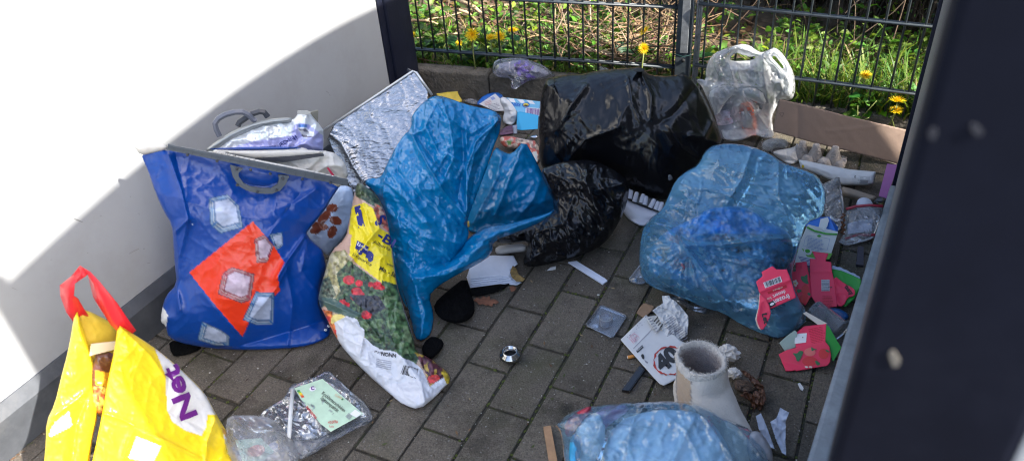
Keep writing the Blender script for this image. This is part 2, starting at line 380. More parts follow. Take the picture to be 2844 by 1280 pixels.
    if back:
        ib = -np.ones(gx.shape, int)
        if sheet: ib[used] = nu + np.arange(nu); VV.append(bk3[used]); pb = pp
        else:
            inner = used & ~edge; ni = int(inner.sum()); ib[inner] = nu + np.arange(ni); ib[edge] = idx[edge]; VV.append(bk3[inner]); pb = p2[inner]
        B = np.stack([ib[jj, ii], ib[jj, ii + 1], ib[jj + 1, ii + 1], ib[jj + 1, ii]], 1); FF.append(B)
        if sheet:                                          # close the rim
            ed = {}
            for f in F.tolist():
                for k in range(4): ed[(f[k], f[(k + 1) % 4])] = 1
            rim = [(a, b) for (a, b) in ed if (b, a) not in ed]
            FF.append(np.array([(b, a, a + nu, b + nu) for a, b in rim], int))
        pp = np.concatenate([pp, pb])
    V = np.concatenate(VV); F = np.concatenate(FF); col = None
    if paint is not None: col = paint(pp)
    o = mk(name, V, F, m, parent, col=col, label=label)
    return o, Surf(x0, y0, step, fr3, N)
def paintbox(base):                                        # flat print on a surface, described in its own layout
    L = []
    def run(p):
        c = np.tile(np.array(base, float), (len(p), 1))
        for f in L: f(p, c)
        return c
    run.poly = lambda poly, colr, alpha=1.: L.append(lambda p, c: c.__setitem__(inside(p, np.asarray(poly, float)), np.array(colr) * alpha + (1 - alpha) * c[inside(p, np.asarray(poly, float))]))
    run.fn = lambda f: L.append(f)
    return run
def decal(name, poly, surf, m, parent, off=.0012, step=5, sm=0, col=None):
    if sm: poly = smooth(poly, sm)
    poly = np.asarray(poly, float); bm = bmesh.new()
    vs = [bm.verts.new((x, y, 0)) for x, y in poly]; f = bm.faces.new(vs)
    ext = max(np.ptp(poly[:, 0]), np.ptp(poly[:, 1]))
    bmesh.ops.triangulate(bm, faces=bm.faces[:])
    for _ in range(6):
        es = [e for e in bm.edges if e.calc_length() > step * 2.2]
        if not es: break
        bmesh.ops.subdivide_edges(bm, edges=es, cuts=1, use_grid_fill=False); bmesh.ops.triangulate(bm, faces=bm.faces[:])
    bm.verts.index_update(); P2 = np.array([v.co[:2] for v in bm.verts]); F = [[v.index for v in g.verts] for g in bm.faces]; bm.free()
    q, n = surf(P2); V = q + n * off
    a = V[F[0]]; 
    if np.cross(a[1] - a[0], a[2] - a[0]) @ n[F[0][0]] < 0: F = [g[::-1] for g in F]
    return mk(name, V, F, m, parent)
_tx = {}
def textmesh(s, bold=0.0):
    if (s, bold) in _tx: return _tx[(s, bold)]
    cu = bpy.data.curves.new('lettering', 'FONT'); cu.body = s; cu.offset = bold; cu.resolution_u = 3
    ob = bpy.data.objects.new('lettering', cu); COL.objects.link(ob); dg = bpy.context.evaluated_depsgraph_get()
    me = bpy.data.meshes.new_from_object(ob.evaluated_get(dg)); bpy.data.objects.remove(ob); bpy.data.curves.remove(cu)
    V = np.array([v.co[:2] for v in me.vertices]) if len(me.vertices) else np.zeros((1, 2)); F = [list(p.vertices) for p in me.polygons]; bpy.data.meshes.remove(me)
    bm = bmesh.new(); vs = [bm.verts.new((x, y, 0)) for x, y in V]
    for f in F:
        try: bm.faces.new([vs[i] for i in f])
        except ValueError: pass
    for _ in range(3):
        es = [e for e in bm.edges if e.calc_length() > .22]
        if es and len(bm.verts) < 3000: bmesh.ops.subdivide_edges(bm, edges=es, cuts=1); bmesh.ops.triangulate(bm, faces=bm.faces[:])
    bm.verts.index_update(); V = np.array([v.co[:2] for v in bm.verts]); F = [[v.index for v in g.verts] for g in bm.faces]; bm.free()
    _tx[(s, bold)] = (V, F); return V, F
def text(s, p0, p1, hpx, surf, m, parent, off=.0014, bold=0., mirror=False, name='lettering'):   # s runs from p0 to p1, capital height hpx
    V, F = textmesh(s, bold); p0 = np.array(p0, float); d = np.array(p1, float) - p0; up = np.array([d[1], -d[0]]); up /= np.linalg.norm(up)
    x = (V[:, 0] - V[:, 0].min()) / max(np.ptp(V[:, 0]), 1e-6); y = V[:, 1] / .7
    if mirror: x = 1 - x
    P2 = p0 + x[:, None] * d + y[:, None] * up * hpx; q, n = surf(P2)
    return mk(name, q + n * off, F, m, parent)
def bars(p0, p1, hpx, surf, parent, mw, mb, n=14, seed=3, off=.001, pad=.08):  # barcode: white field with dark strokes
    p0 = np.array(p0, float); d = np.array(p1, float) - p0; up = np.array([d[1], -d[0]]); up = up / np.linalg.norm(up) * hpx
    R = lambda a, b, c, e: [p0 + d * a + up * c, p0 + d * b + up * c, p0 + d * b + up * e, p0 + d * a + up * e]
    if mw: decal('barcode_field', R(-pad, 1 + pad, -pad, 1 + pad), surf, mw, parent, off, step=12)
    rg = random.Random(seed); x = 0.; V = []; F = []
    while x < 1:
        wd = rg.choice((.02, .03, .05)); P2 = np.array(R(x, min(1, x + wd), 0, 1)); q, nn = surf(P2); k = len(V); V += list(q + nn * (off + .0006)); F.append((k, k + 1, k + 2, k + 3)); x += wd + rg.choice((.02, .03, .045))
    mk('barcode', V, F, mb, parent)
def slab(name, poly, plane, th, m, parent=None, bev=0., sm=0, label=None, shade=False):        # stiff flat piece with thickness
    if sm: poly = smooth(poly, sm)
    q = plane.hit(poly); n = plane.n; k = len(q); V = np.concatenate([q + n * th / 2, q - n * th / 2])
    V[:, 2] = np.maximum(V[:, 2], .0015)
    c = np.cross(q[1] - q[0], q[2] - q[1]); F = [list(range(k)), list(range(2 * k - 1, k - 1, -1))] + [[i, i + k, (i + 1) % k + k, (i + 1) % k] for i in range(k)]
    s = 0
    for i in range(k): s += np.cross(q[i] - q[0], q[(i + 1) % k] - q[0]) @ n
    if s < 0: F = [f[::-1] for f in F]
    return mk(name, V, F, m, parent, shade=shade, label=label)
def crumple_ball(name, c, r, m, parent=None, squash=(1, 1, 1), amp=.35, L=.6, seed=1, sub=4, col=None, smo=False):
    bm = bmesh.new(); bmesh.ops.create_icosphere(bm, subdivisions=sub, radius=1); bm.verts.index_update()
    V = np.array([v.co[:] for v in bm.verts]); F = [[v.index for v in f.verts] for f in bm.faces]; bm.free()
    n = ridged(V / L + seed * 7.1) * .9 - .4 + .5 * pn(V / L * 1.1 + seed); V = V * (1 + amp * n)[:, None] * np.array(squash) * r + np.array(c)
    V[:, 2] = np.maximum(V[:, 2], .003)
    return mk(name, V, F, m, parent, shade=smo)
# ================================================================== SETTING
m_paver = mat('paver_concrete', (.142, .121, .097), rough=.95, spec=.2, var=.42, vscale=240, bump=.8, bscale=380, rnd=.15, dirt=((.034, .031, .026), .95, 11), bdet=3)
def _moss_paver(m):                                        # dark stains and a little green in world space
    t = m.node_tree; b = t.nodes['Principled BSDF']; src = b.inputs['Base Color'].links[0].from_socket
    ge = _n(t, 'ShaderNodeNewGeometry'); nz = _n(t, 'ShaderNodeTexNoise'); nz.inputs['Scale'].default_value = 5.5; nz.inputs['Detail'].default_value = 9; nz.inputs['Roughness'].default_value = .72
    t.links.new(ge.outputs['Position'], nz.inputs['Vector']); mr = _n(t, 'ShaderNodeMapRange'); mr.inputs['From Min'].default_value = .50; mr.inputs['From Max'].default_value = .72; mr.inputs['To Max'].default_value = .6
    t.links.new(nz.outputs[0], mr.inputs['Value']); mx = _n(t, 'ShaderNodeMix', data_type='RGBA'); t.links.new(mr.outputs[0], mx.inputs[0]); t.links.new(src, mx.inputs[6]); mx.inputs[7].default_value = (.085, .088, .045, 1)
    n2 = _n(t, 'ShaderNodeTexNoise'); n2.inputs['Scale'].default_value = 150; n2.inputs['Detail'].default_value = 2; t.links.new(ge.outputs['Position'], n2.inputs['Vector'])
    m2 = _n(t, 'ShaderNodeMapRange'); m2.inputs['From Min'].default_value = .66; m2.inputs['From Max'].default_value = .72; t.links.new(n2.outputs[0], m2.inputs['Value'])
    x2 = _n(t, 'ShaderNodeMix', data_type='RGBA'); t.links.new(m2.outputs[0], x2.inputs[0]); t.links.new(mx.outputs[2], x2.inputs[6]); x2.inputs[7].default_value = (.27, .255, .235, 1)
    t.links.new(x2.outputs[2], b.inputs['Base Color'])
_moss_paver(m_paver)
m_joint = mat('joint_sand', (.045, .038, .028), rough=1, var=.5, vscale=40, dirt=((.07, .085, .018), .95, 9), bump=1, bscale=160)
m_ground = mat('ground_far', (.09, .087, .08), rough=1, var=.3, vscale=3, bump=.4, bscale=30)
m_soil = mat('soil', (.075, .050, .030), rough=1, var=.5, vscale=14, bump=1, bscale=50, dirt=((.17, .115, .065), .8, 12))
m_kerb = mat('kerb_concrete', (.125, .108, .085), rough=.95, var=.35, vscale=22, dirt=((.045, .040, .026), .9, 7), bump=.9, bscale=90)
m_white = mat('white_panel', (.335, .345, .355), rough=.38, var=.03, vscale=5, dirt=((.26, .258, .25), .45, 6), bump=.02, bscale=7)
m_navy = mat('navy_paint', (.008, .010, .022), rough=.5, spec=.25, var=.2, vscale=18, dirt=((.05, .05, .065), .25, 7), bump=.05, bscale=120)
m_galv = mat('galvanised', (.30, .32, .33), rough=.55, metal=.25, var=.25, vscale=16, dirt=((.15, .15, .15), .6, 10), bump=.06, bscale=60)
m_galvdk = mat('galvanised_dark', (.085, .092, .105), rough=.55, metal=.4, var=.25, vscale=14, dirt=((.20, .20, .20), .5, 8), bump=.06, bscale=60)
m_anth = mat('anthracite_coating', (.030, .039, .047), rough=.45, var=.25, vscale=60, dirt=((.14, .15, .14), .35, 25))
m_steel = mat('worn_steel', (.22, .23, .24), rough=.5, metal=.5, var=.3, vscale=60)
m_dark = mat('dark_void', (.012, .012, .013), rough=.8)

# far ground, then the pavement bed and its stones
gV = [(-60, -60, -.03), (60, -60, -.03), (60, 60, -.03), (-60, 60, -.03)]
mk('ground', gV, [(0, 1, 2, 3)], m_ground, kind='structure')
n = 60; xs = np.linspace(-.75, 1.05, n); ys = np.linspace(-1.25, 1.35, n); gx, gy = np.meshgrid(xs, ys)
gz = -.0055 + .0018 * pn(np.stack([gx * 40, gy * 40, gx * 0], -1))
i0 = (np.arange(n - 1)[:, None] * n + np.arange(n - 1)[None]).ravel()
pave = mk('pavement', np.stack([gx, gy, gz], -1).reshape(-1, 3), np.stack([i0, i0 + 1, i0 + n + 1, i0 + n], 1), m_joint, kind='structure')
def paver_mesh(k):
    r = random.Random(k); bm = bmesh.new(); hx, hy = .0466, .0962
    V, F = boxV(-hx, hx, -hy, hy, -.02, 0); vs = [bm.verts.new((x + r.uniform(-.0007, .0007), y + r.uniform(-.0007, .0007), z)) for x, y, z in V]
    for f in F: bm.faces.new([vs[i] for i in f])
    ed = [e for e in bm.edges if all(v.co.z > -.01 for v in e.verts)]
    bmesh.ops.bevel(bm, geom=ed, offset=.0028, segments=2, profile=.6, affect='EDGES')
    me = bpy.data.meshes.new('paver'); bm.to_mesh(me); bm.free(); me.materials.append(m_paver); return me
PM = [paver_mesh(k) for k in range(6)]
for r in range(-8, 11):
    for j in range(-7, 7):
        y = (j + (.5 if r % 2 else 0.) + .0) * .2 + .1
        x = r * .1 + .05
        if y < -1.2 or y > 1.22 + .12 * x: continue
        o = bpy.data.objects.new('paver', PM[random.randrange(6)]); COL.objects.link(o); o.parent = pave
        o.location = (x + random.uniform(-.001, .001), y + random.uniform(-.0015, .0015), random.uniform(-.0016, .0008))
        o.rotation_euler = (random.gauss(0, .006), random.gauss(0, .004), random.choice((0, math.pi)) + random.gauss(0, .004))
# moss pads and grit lying in the joints
mV, mF = [], []
m_moss = mat('moss', (.085, .105, .020), rough=1, var=.5, vscale=60, bump=1, bscale=250)
for k in range(2600):
    if random.random() < .72: x = random.randint(-6, 9) * .1 + random.gauss(0, .0012); y = random.uniform(-1.0, 1.1)
    else:
        r = random.randint(-6, 9); x = r * .1 + random.uniform(0, .1); y = (random.randint(-5, 5) + (.5 if r % 2 else 0)) * .2 + random.gauss(0, .0012)
    if pn(np.array([x * 5, y * 5, 3.3])) + .45 * (x > .12) < .02: continue
    s = random.uniform(.0014, .0034); k0 = len(mV)
    for q in range(6): a = q * math.pi / 3; mV.append((x + s * math.cos(a) * random.uniform(.7, 1.3), y + s * math.sin(a) * random.uniform(.7, 1.5), -.003))
    mV.append((x, y, -.003 + s * random.uniform(.8, 1.3))); mF += [(k0 + q, k0 + (q + 1) % 6, k0 + 6) for q in range(6)]
mk('moss', mV, mF, m_moss, kind='stuff')
mV, mF = [], []
m_grit = mat('grit', (.42, .40, .36), rough=.9, var=.5, vscale=90)
for k in range(520):
    x, y = random.uniform(-.6, .85), random.uniform(-.9, 1.0); s = random.uniform(.0006, .0021); k0 = len(mV)
    if random.random() < .5: x = round(x, 1) + random.gauss(0, .004)
    for q in range(5): a = q * 1.257; mV.append((x + s * math.cos(a), y + s * math.sin(a) * random.uniform(.6, 1.4), .0004))
    mV.append((x, y, s * 1.3)); mF += [(k0 + q, k0 + (q + 1) % 5, k0 + 5) for q in range(5)]
mk('grit', mV, mF, m_grit, kind='stuff')

mV, mF, mC = [], [], []
for k in range(640):
    x, y = random.uniform(-.6, .85), random.uniform(-.9, 1.0)
    if k > 420: x, y = -.642 + abs(random.gauss(0, .008)), random.uniform(-.9, .8)
    s = random.uniform(.0012, .0045); k0 = len(mV); a0_ = random.uniform(0, 6.28); c_ = random.choice(((.10, .05, .025), (.17, .10, .05), (.05, .03, .02), (.30, .22, .12), (.06, .075, .02)))
    for q in range(4): a = a0_ + q * 1.571; r_ = s * (1.7 if q % 2 else .6) * random.uniform(.7, 1.2); mV.append((x + r_ * math.cos(a), y + r_ * math.sin(a), .0012 + random.uniform(0, .0012))); mC.append(c_)
    mF.append((k0, k0 + 1, k0 + 2, k0 + 3))
mk('crumbs', mV, mF, mat('crumb_brown', (.1, .06, .03), rough=.9, vc=True), kind='stuff', col=mC)

# kerb stones
KA, KB = np.array([-.80, 1.030]), np.array([.26, 1.185]); kd = (KB - KA) / np.linalg.norm(KB - KA); kn = np.array([-kd[1], kd[0]])
kerb = mk('kerb', *boxV(-.8, 1.2, 1.12, 1.16, -.03, -.012), m_kerb, kind='structure')
WL[kerb.name] = np.zeros(3)
def kstone(t0, t1, A=KA, d=kd, nn=kn, h=.1):
    bm = bmesh.new(); V, F = boxV(t0, t1, 0, .065, -.025, h); vs = [bm.verts.new(v) for v in V]
    for f in F: bm.faces.new([vs[i] for i in f])
    bmesh.ops.bevel(bm, geom=[e for e in bm.edges if all(v.co.z > 0 for v in e.verts)], offset=.012, segments=3, profile=.6, affect='EDGES')
    bmesh.ops.subdivide_edges(bm, edges=[e for e in bm.edges if e.calc_length() > .2], cuts=6)
    V = np.array([v.co[:] for v in bm.verts]); bm.verts.index_update(); F = [[v.index for v in f.verts] for f in bm.faces]; bm.free()
    V = V + .0018 * np.stack([pn(V * 30 + k) for k in (1, 2, 3)], -1)
    W = np.stack([A[0] + V[:, 0] * d[0] + V[:, 1] * nn[0], A[1] + V[:, 0] * d[1] + V[:, 1] * nn[1], V[:, 2]], 1)
    mk('kerb_stone', W, F, m_kerb, kerb, shade=False)
jt = (G(1358, 205, .1)[:2] - KA) @ kd
kstone(-.3, jt - .003); kstone(jt + .003, 1.06)
kstone(0, .9, np.array([.262, 1.183]), np.array([1., -.03]), np.array([.03, 1.]))

# soil behind the kerb, rising a little to the hedge
n = 50; xs = np.linspace(-3, 3.5, n); ys = np.linspace(0, 1, n); gx, gy = np.meshgrid(xs, ys)
y0 = np.where(gx < .26, KA[1] + (gx - KA[0]) * kd[1] / kd[0], 1.185 - (gx - .26) * .03) + .05
yy = y0 + gy ** 1.6 * 5; zz = .072 + .05 * (yy - 1.15).clip(0, 2) + .014 * pn(np.stack([gx * 6, yy * 6, gx * 0], -1)) + .01 * pn(np.stack([gx * 17, yy * 17, gx * 0 + 4], -1))
i0 = (np.arange(n - 1)[:, None] * n + np.arange(n - 1)[None]).ravel()
mk('soil', np.stack([gx, yy, zz], -1).reshape(-1, 3), np.stack([i0, i0 + 1, i0 + n + 1, i0 + n], 1), m_soil, kind='structure')
def soilz(x, y): return .072 + .05 * max(0, y - 1.15)

# left container: white panel, navy corner post, galvanised foot
LC = thing('collection_container', 'large container with a white side panel and galvanised foot, on the left', 'container', (-1.2, -.4, 0))
X0 = -.66
bevbox('body', (-1.9, X0 - .012, -2.6, .965, .02, 1.68), m_navy, LC, b=.006)
bevbox('panel', (X0 - .012, X0, -1.6, .809, .112, 1.60), m_white, LC, b=.002, seg=1)
bevbox('corner_post', (X0 - .05, X0 + .012, .838, .972, .0, 1.70), m_navy, LC, b=.006, label='dark navy corner post at the fence end')
bevbox('post_strip', (X0 - .03, X0 + .004, .8105, .8375, .0, 1.70), m_navy, LC, b=.003)
V, F = [], []
prof = [(0, .0), (.016, .0), (.016, .088), (.004, .116), (0, .116)]
for y in (-1.7, .8095):
    for px_, pz in prof: V.append((X0 + .0005 + px_, y, pz))
F = [(i, i + 5, (i + 1) % 5 + 5, (i + 1) % 5) for i in range(5)] + [(4, 3, 2, 1, 0), (5, 6, 7, 8, 9)]
mk('foot_rail', V, F, m_galvdk, LC, shade=False)

m_wsc = mat('wall_scuff', (.27, .27, .26), rough=.7); rs_ = random.Random(9); wp = Plane((X0 + .0004, 0, 0), (1, 0, 0))
for k in range(34):
    u, v = rs_.uniform(20, 1020), 0; v = rs_.uniform(.0, 1.); v = 760 - .64 * u + v * (330 + .12 * u); L_, a_, w_ = rs_.choice((3, 4, 8, 16, 30)), rs_.uniform(-.6, 1.2), rs_.uniform(.5, 1.1)
    slab('scuff_mark', [(u, v), (u + L_ * math.cos(a_), v + L_ * math.sin(a_) - w_), (u + L_ * math.cos(a_) + w_, v + L_ * math.sin(a_) + w_), (u, v + 2 * w_)], wp, .0006, m_wsc, LC)
for pl in ([(200, 605), (216, 609), (232, 618), (214, 613)],): slab('scuff_mark', pl, wp, .0006, mat('black_scrape', (.16, .16, .16), rough=.7), LC)

# right container: near navy corner, arched roof that throws the rounded shade onto the white panel
RC = thing('collection_container', 'dark navy container close at the right edge with a galvanised foot', 'container', (1.45, .1, 0))
def rface(y): return .82 + .047 * (y + .75)
YN, YF = -.75, .94
def arch(y): return 1.835 - .155 * ((y - .42) / 1.17) ** 2
ys = np.linspace(YN, YF, 25); V = []; F = []
for xo in (0, 1):
    for y in ys: V.append((rface(y) + .012 if xo == 0 else 1.86, y, arch(y)))
    for y in ys: V.append((rface(y) + .012 if xo == 0 else 1.86, y, .03))
k = 25
for i in range(k - 1):
    a, b = i, i + 1
    F += [(a + k, b + k, b, a), (a + 2 * k, b + 2 * k, b + 3 * k, a + 3 * k), (a, b, b + 2 * k, a + 2 * k)]
F += [(0, 2 * k, 3 * k, k), (k - 1, 2 * k - 1, 4 * k - 1, 3 * k - 1)]
mk('body', V, F, m_navy, RC, shade=False)
ex = np.array([.047, 1, 0]); ex /= np.linalg.norm(ex); ey = np.array([1, -.047, 0]) / np.linalg.norm([1, .047])
fr_ = frame((rface(0), 0, 0), ex, ey, (0, 0, 1))
LL = 1 / math.cos(math.atan(.047))
bevbox('side_panel', (YN * LL + .04, YF * LL - .03, .003, .02, .11, 1.66), mat('white_panel_shaded', (.16, .155, .15), rough=.5, var=.2, vscale=9), RC, b=.003, xf=fr_)  # a white panel, its shade put into the grey colour
bevbox('corner_post', (YF * LL - .055, YF * LL + .02, -.006, .08, .0, 1.72), m_navy, RC, b=.006, xf=fr_)
ft=math.atan(.067); bevbox('foot_rail', (-.69, .86, 0, .06, .0, .055), m_galv, RC, b=.008, xf=frame((.8285, 0, 0), (math.sin(ft), math.cos(ft), 0), (math.cos(ft), -math.sin(ft), 0), (0, 0, 1)), label='pale galvanised foot rail')
m_navyn = mat('navy_paint_near', (.0050, .0062, .0125), rough=.55, spec=.08, var=.15, vscale=18, dirt=((.011, .012, .018), .4, 9))
bevbox('corner_post', (.818, .912, YN - .012, YN + .03, .0, 1.70), m_navyn, RC, b=.006, label='near navy corner post, scuffed')
bevbox('front_panel', (.9135, 1.85, YN - .004, YN + .02, .11, 1.66), m_white, RC, b=.003, label='white front panel')
bevbox('front_foot', (.9135, 1.85, YN - .01, YN + .02, .0, .108), m_galv, RC, b=.004)
# bird dropping and scuffs on the near post
bp_ = Plane((.86, YN - .0125, 1.0), (0, -1, 0))
slab('scuff_mark', smooth(Q8([(604, 606), (636, 600), (650, 630), (668, 650), (662, 678), (630, 688), (618, 660)]), 2), bp_, .001, mat('dropping', (.11, .10, .085), rough=.9), RC)
m_scf = mat('scuff', (.010, .0115, .019), rough=.8)
for pl in ([(2690, 340), (2720, 350), (2735, 375), (2705, 380)], [(2575, 360), (2600, 352), (2605, 385), (2580, 390)]): slab('scuff_mark', smooth(pl, 2), bp_, .001, m_scf, RC)
0 and slab('scuff_mark', smooth(Q8([(1095, 420), (1118, 420), (1125, 560), (1140, 780), (1115, 780), (1095, 560)]), 2), bp_, .001, m_scf, RC)

# fence: two wire panels and a post
def fence(A, B, zr, zb, lab, t_first, ztop=1.0, overs=.0):
    A, B = np.array(A), np.array(B); L = np.linalg.norm(B - A); d = (B - A) / L; nn = np.array([-d[1], d[0]])
    f = thing('wire_fence_panel', lab, 'fence', (A[0], A[1], zb))
    P3 = lambda t, o, z: np.array([A[0] + d[0] * t + nn[0] * o, A[1] + d[1] * t + nn[1] * o, z])
    z = zr
    while z < ztop:
        for o_ in (-.0062, .0062):
            V, F = tubeVF([P3(0, o_, z), P3(L, o_, z)], .0042, 8); mk('rail', V, F, m_anth, f)
        z += .2
    V, F = tubeVF([(0, 0, 0), (0, 0, ztop + .02 - zb)], .0033, 7); b0 = None; t = t_first
    while t < L:
        p = P3(t, 0, zb)
        if b0 is None: b0 = mk('bar', np.array(V) + p, F, m_anth, f); me = b0.data; p0 = p
        else:
            o = bpy.data.objects.new('bar', me); COL.objects.link(o); o.parent = f; o.location = tuple(p - p0)
        t += .05
    return f
fA, fB = (-.92, 1.072), (.195, 1.208)
t0 = (G(1157 + 5, 148, .155)[:2] - np.array(fA)) @ ((np.array(fB) - np.array(fA)) / np.linalg.norm(np.array(fB) - np.array(fA)))
fence(fA, fB, .155, .125, 'left wire fence panel of thin dark bars behind the kerb', t0 % .05)
gA, gB = (.262, 1.188), (1.35, 1.158)
t0 = np.linalg.norm(G(2225, 213, .18)[:2] - np.array(gA)); fence(gA, gB, .18, .075, 'right wire fence panel of thin dark bars above the cardboard', t0 % .05)
fp = thing('fence_post', 'dark steel fence post with a scratched cover strip between the wire panels', 'post', (.222, 1.2, 0))
ex, ey = np.array([.993, .12, 0]), np.array([-.12, .993, 0])
pf = frame((.222, 1.202, 0), ex, ey, (0, 0, 1))
bevbox('post_tube', (-.026, .018, -.012, .03, .0, 1.2), m_anth, fp, b=.002, xf=pf)
bevbox('cover_strip', (-.012, .012, -.0165, -.0122, .215, 1.2), m_steel, fp, b=.001, seg=1, xf=pf, label='scratched grey cover strip')
bevbox('edge_strip', (.0185, .022, -.010, .02, .05, 1.2), m_steel, fp, b=.0005, seg=1, xf=pf)
V, F = latheVF([(.0, -.004), (.006, -.004), (.006, .0), (.004, .003), (.0, .003)], 8, pf([(0, -.014, .19)])[0], -ey); mk('bolt', V, F, m_dark, fp)
V, F = tubeVF(pf([(-.03, -.018, .212), (0, -.021, .205), (.024, -.018, .212), (.03, .0, .22), (.028, .03, .22)]), .0011, 5); mk('wire_tie', V, F, mat('green_wire', (.01, .05, .04), rough=.5), fp)
ch = thing('edge_profile', 'pale grooved metal edge profile beside the fence post', 'profile', (.25, 1.2, 0))
for q in range(3): bevbox('groove_rib', (.030 + q * .0062, .0352 + q * .0062, -.004 + .002 * (q == 1), .006, .03, 1.2), m_steel, ch, b=.0006, seg=1, xf=pf)
# ================================================================== VEGETATION
def leafmat(name, vcol=True, tr=.38): return mat(name, (.1, .2, .02), rough=.5, spec=.35, vc=True, trans=tr)
m_leaf = leafmat('leaf'); m_grass = leafmat('grass_blade', tr=.42); m_twig = mat('twig_bark', (.2, .13, .08), rough=.9, vc=True); m_bark = mat('stem_bark', (.032, .022, .016), rough=.95, var=.4, vscale=50)
def fencey(x): return 1.072 + (x + .92) * .122 if x < .22 else 1.188 - (x - .26) * .028
def blades(name, spots, hmin, hmax, wd, label=None):
    N = len(spots); P = np.array([(x, y, soilz(x, y) - .004) for x, y in spots]); az = RNG.uniform(0, 6.283, N); h = RNG.uniform(hmin, hmax, N); bend = RNG.uniform(.15, 1.0, N) * h
    d = np.stack([np.cos(az), np.sin(az), az * 0], 1); s = np.stack([-np.sin(az), np.cos(az), az * 0], 1); wv = RNG.uniform(.6, 1.4, N) * wd
    V = []; up = np.array([0, 0, 1.])
    for f, k in ((0, 1), (.4, .95), (.75, .7)):
        c = P + up * (h * f * (1 - .25 * f))[:, None] + d * (bend * f ** 2)[:, None]; V += [c - s * (wv * k / 2)[:, None], c + s * (wv * k / 2)[:, None]]
    tip = P + up * (h * .8)[:, None] + d * bend[:, None]; V.append(tip); V = np.stack(V, 1).reshape(-1, 3)
    b = np.arange(N) * 7; T = []
    for q in ((0, 1, 3), (0, 3, 2), (2, 3, 5), (2, 5, 4), (4, 5, 6)): T.append(np.stack([b + q[0], b + q[1], b + q[2]], 1))
    base = np.array([.095, .19, .020]); c = base * RNG.uniform(.55, 1.5, (N, 1)) * np.stack([RNG.uniform(.7, 1.7, N), np.ones(N), RNG.uniform(.5, 1.8, N)], 1)
    dry = RNG.random(N) < .06; c[dry] = np.array([.30, .23, .10]) * RNG.uniform(.6, 1.2, (dry.sum(), 1))
    return mk(name, V, np.concatenate(T), m_grass, kind='stuff', col=np.repeat(c, 7, 0))
def scat(n, fx, fy, keep=None):
    L = []
    while len(L) < n:
        x, y = fx(), fy(None)
        y = y + fencey(x)
        if keep is None or random.random() < keep(x, y): L.append((x, y))
    return L
U = random.uniform
g = scat(3600, lambda: U(-.95, 1.5), lambda _: .012 + abs(random.gauss(0, .16)), lambda x, y: .95 if x > .45 else (.85 if x < -.1 else .30))
blades('grass', g, .035, .105, .0042)
g = scat(2200, lambda: U(.45, 1.5), lambda _: .0 + abs(random.gauss(0, .14))); blades('grass', g, .07, .17, .0052)
def leaves(P, size, col, az=None, tilt=None, asp=.62, lobes=0, fold=.25):     # leaf blades with a midrib fold
    P = np.asarray(P, float); N = len(P); az = RNG.uniform(0, 6.283, N) if az is None else az; tilt = RNG.uniform(-.7, .9, N) if tilt is None else tilt
    size = np.broadcast_to(size, (N,)); d = np.stack([np.cos(az) * np.cos(tilt), np.sin(az) * np.cos(tilt), np.sin(tilt)], 1); s = np.stack([-np.sin(az), np.cos(az), az * 0], 1); nn = np.cross(d, s)
    roll = RNG.normal(0, .5, N); s2 = s * np.cos(roll)[:, None] + nn * np.sin(roll)[:, None]; nn = np.cross(d, s2); s = s2
    out = [(0, 0, 0)]
    pr = [(.12, .35), (.38, 1.0), (.72, .72)] if not lobes else [(.10, .55), (.22, .35), (.40, 1.0), (.52, .6), (.72, .85)]
    L_ = [(t, w_ * asp / 2) for t, w_ in pr]; V = [P]
    for sg in (1, -1):
        for t, w_ in L_: V.append(P + d * (t * size)[:, None] + s * (sg * w_ * size)[:, None] + nn * (fold * w_ * size)[:, None])
    V.append(P + d * size[:, None] - nn * (.12 * size)[:, None]); V.append(P + d * (.5 * size)[:, None]); k = len(L_); M = 2 * k + 3; V = np.stack(V, 1).reshape(-1, 3); b = np.arange(N) * M; T = []
    mid, tip = 2 * k + 2, 2 * k + 1
    for sg in (0, 1):
        ch_ = [0] + [1 + sg * k + i for i in range(k)] + [tip]
        for i in range(len(ch_) - 1): T.append(np.stack([b + mid, b + ch_[i], b + ch_[i + 1]] if sg == 0 else [b + mid, b + ch_[i + 1], b + ch_[i]], 1))
    return V, np.concatenate(T), np.repeat(np.broadcast_to(col, (N, 3)), M, 0)
def greens(N, base=(.075, .16, .016), lo=.45, hi=1.6): return np.array(base) * RNG.uniform(lo, hi, (N, 1)) * np.stack([RNG.uniform(.6, 1.5, N), np.ones(N), RNG.uniform(.4, 1.7, N)], 1)
# low leafy cover and fallen brown leaves
s_ = scat(5600, lambda: U(-1.1, 1.5), lambda _: .01 + abs(random.gauss(0, .36)), lambda x, y: (.75 if x < -.05 or x > .35 else .3) * (1 if pn(np.array([x * 7, y * 7, 2.2])) > -.12 else .25))
P = np.array([(x, y, soilz(x, y) + U(.004, .07)) for x, y in s_]); V, F, c = leaves(P, RNG.uniform(.016, .042, len(P)), greens(len(P), (.10, .20, .022), .25, 1.7)); mk('ground_cover', V, F, m_leaf, kind='stuff', col=c)
s_ = scat(1700, lambda: U(-1.2, .34), lambda _: U(.01, 1.5)); P = np.array([(x, y, soilz(x, y) + U(.0, .012)) for x, y in s_])
cb = np.array([.19, .11, .055]) * RNG.uniform(.4, 1.5, (len(P), 1)) * np.stack([np.ones(len(P)), RNG.uniform(.75, 1.1, len(P)), RNG.uniform(.6, 1.3, len(P))], 1)
V, F, c = leaves(P, RNG.uniform(.012, .042, len(P)), cb, tilt=RNG.uniform(-.25, .3, len(P)), asp=.7); mk('leaf_litter', V, F, m_leaf, kind='stuff', col=c)
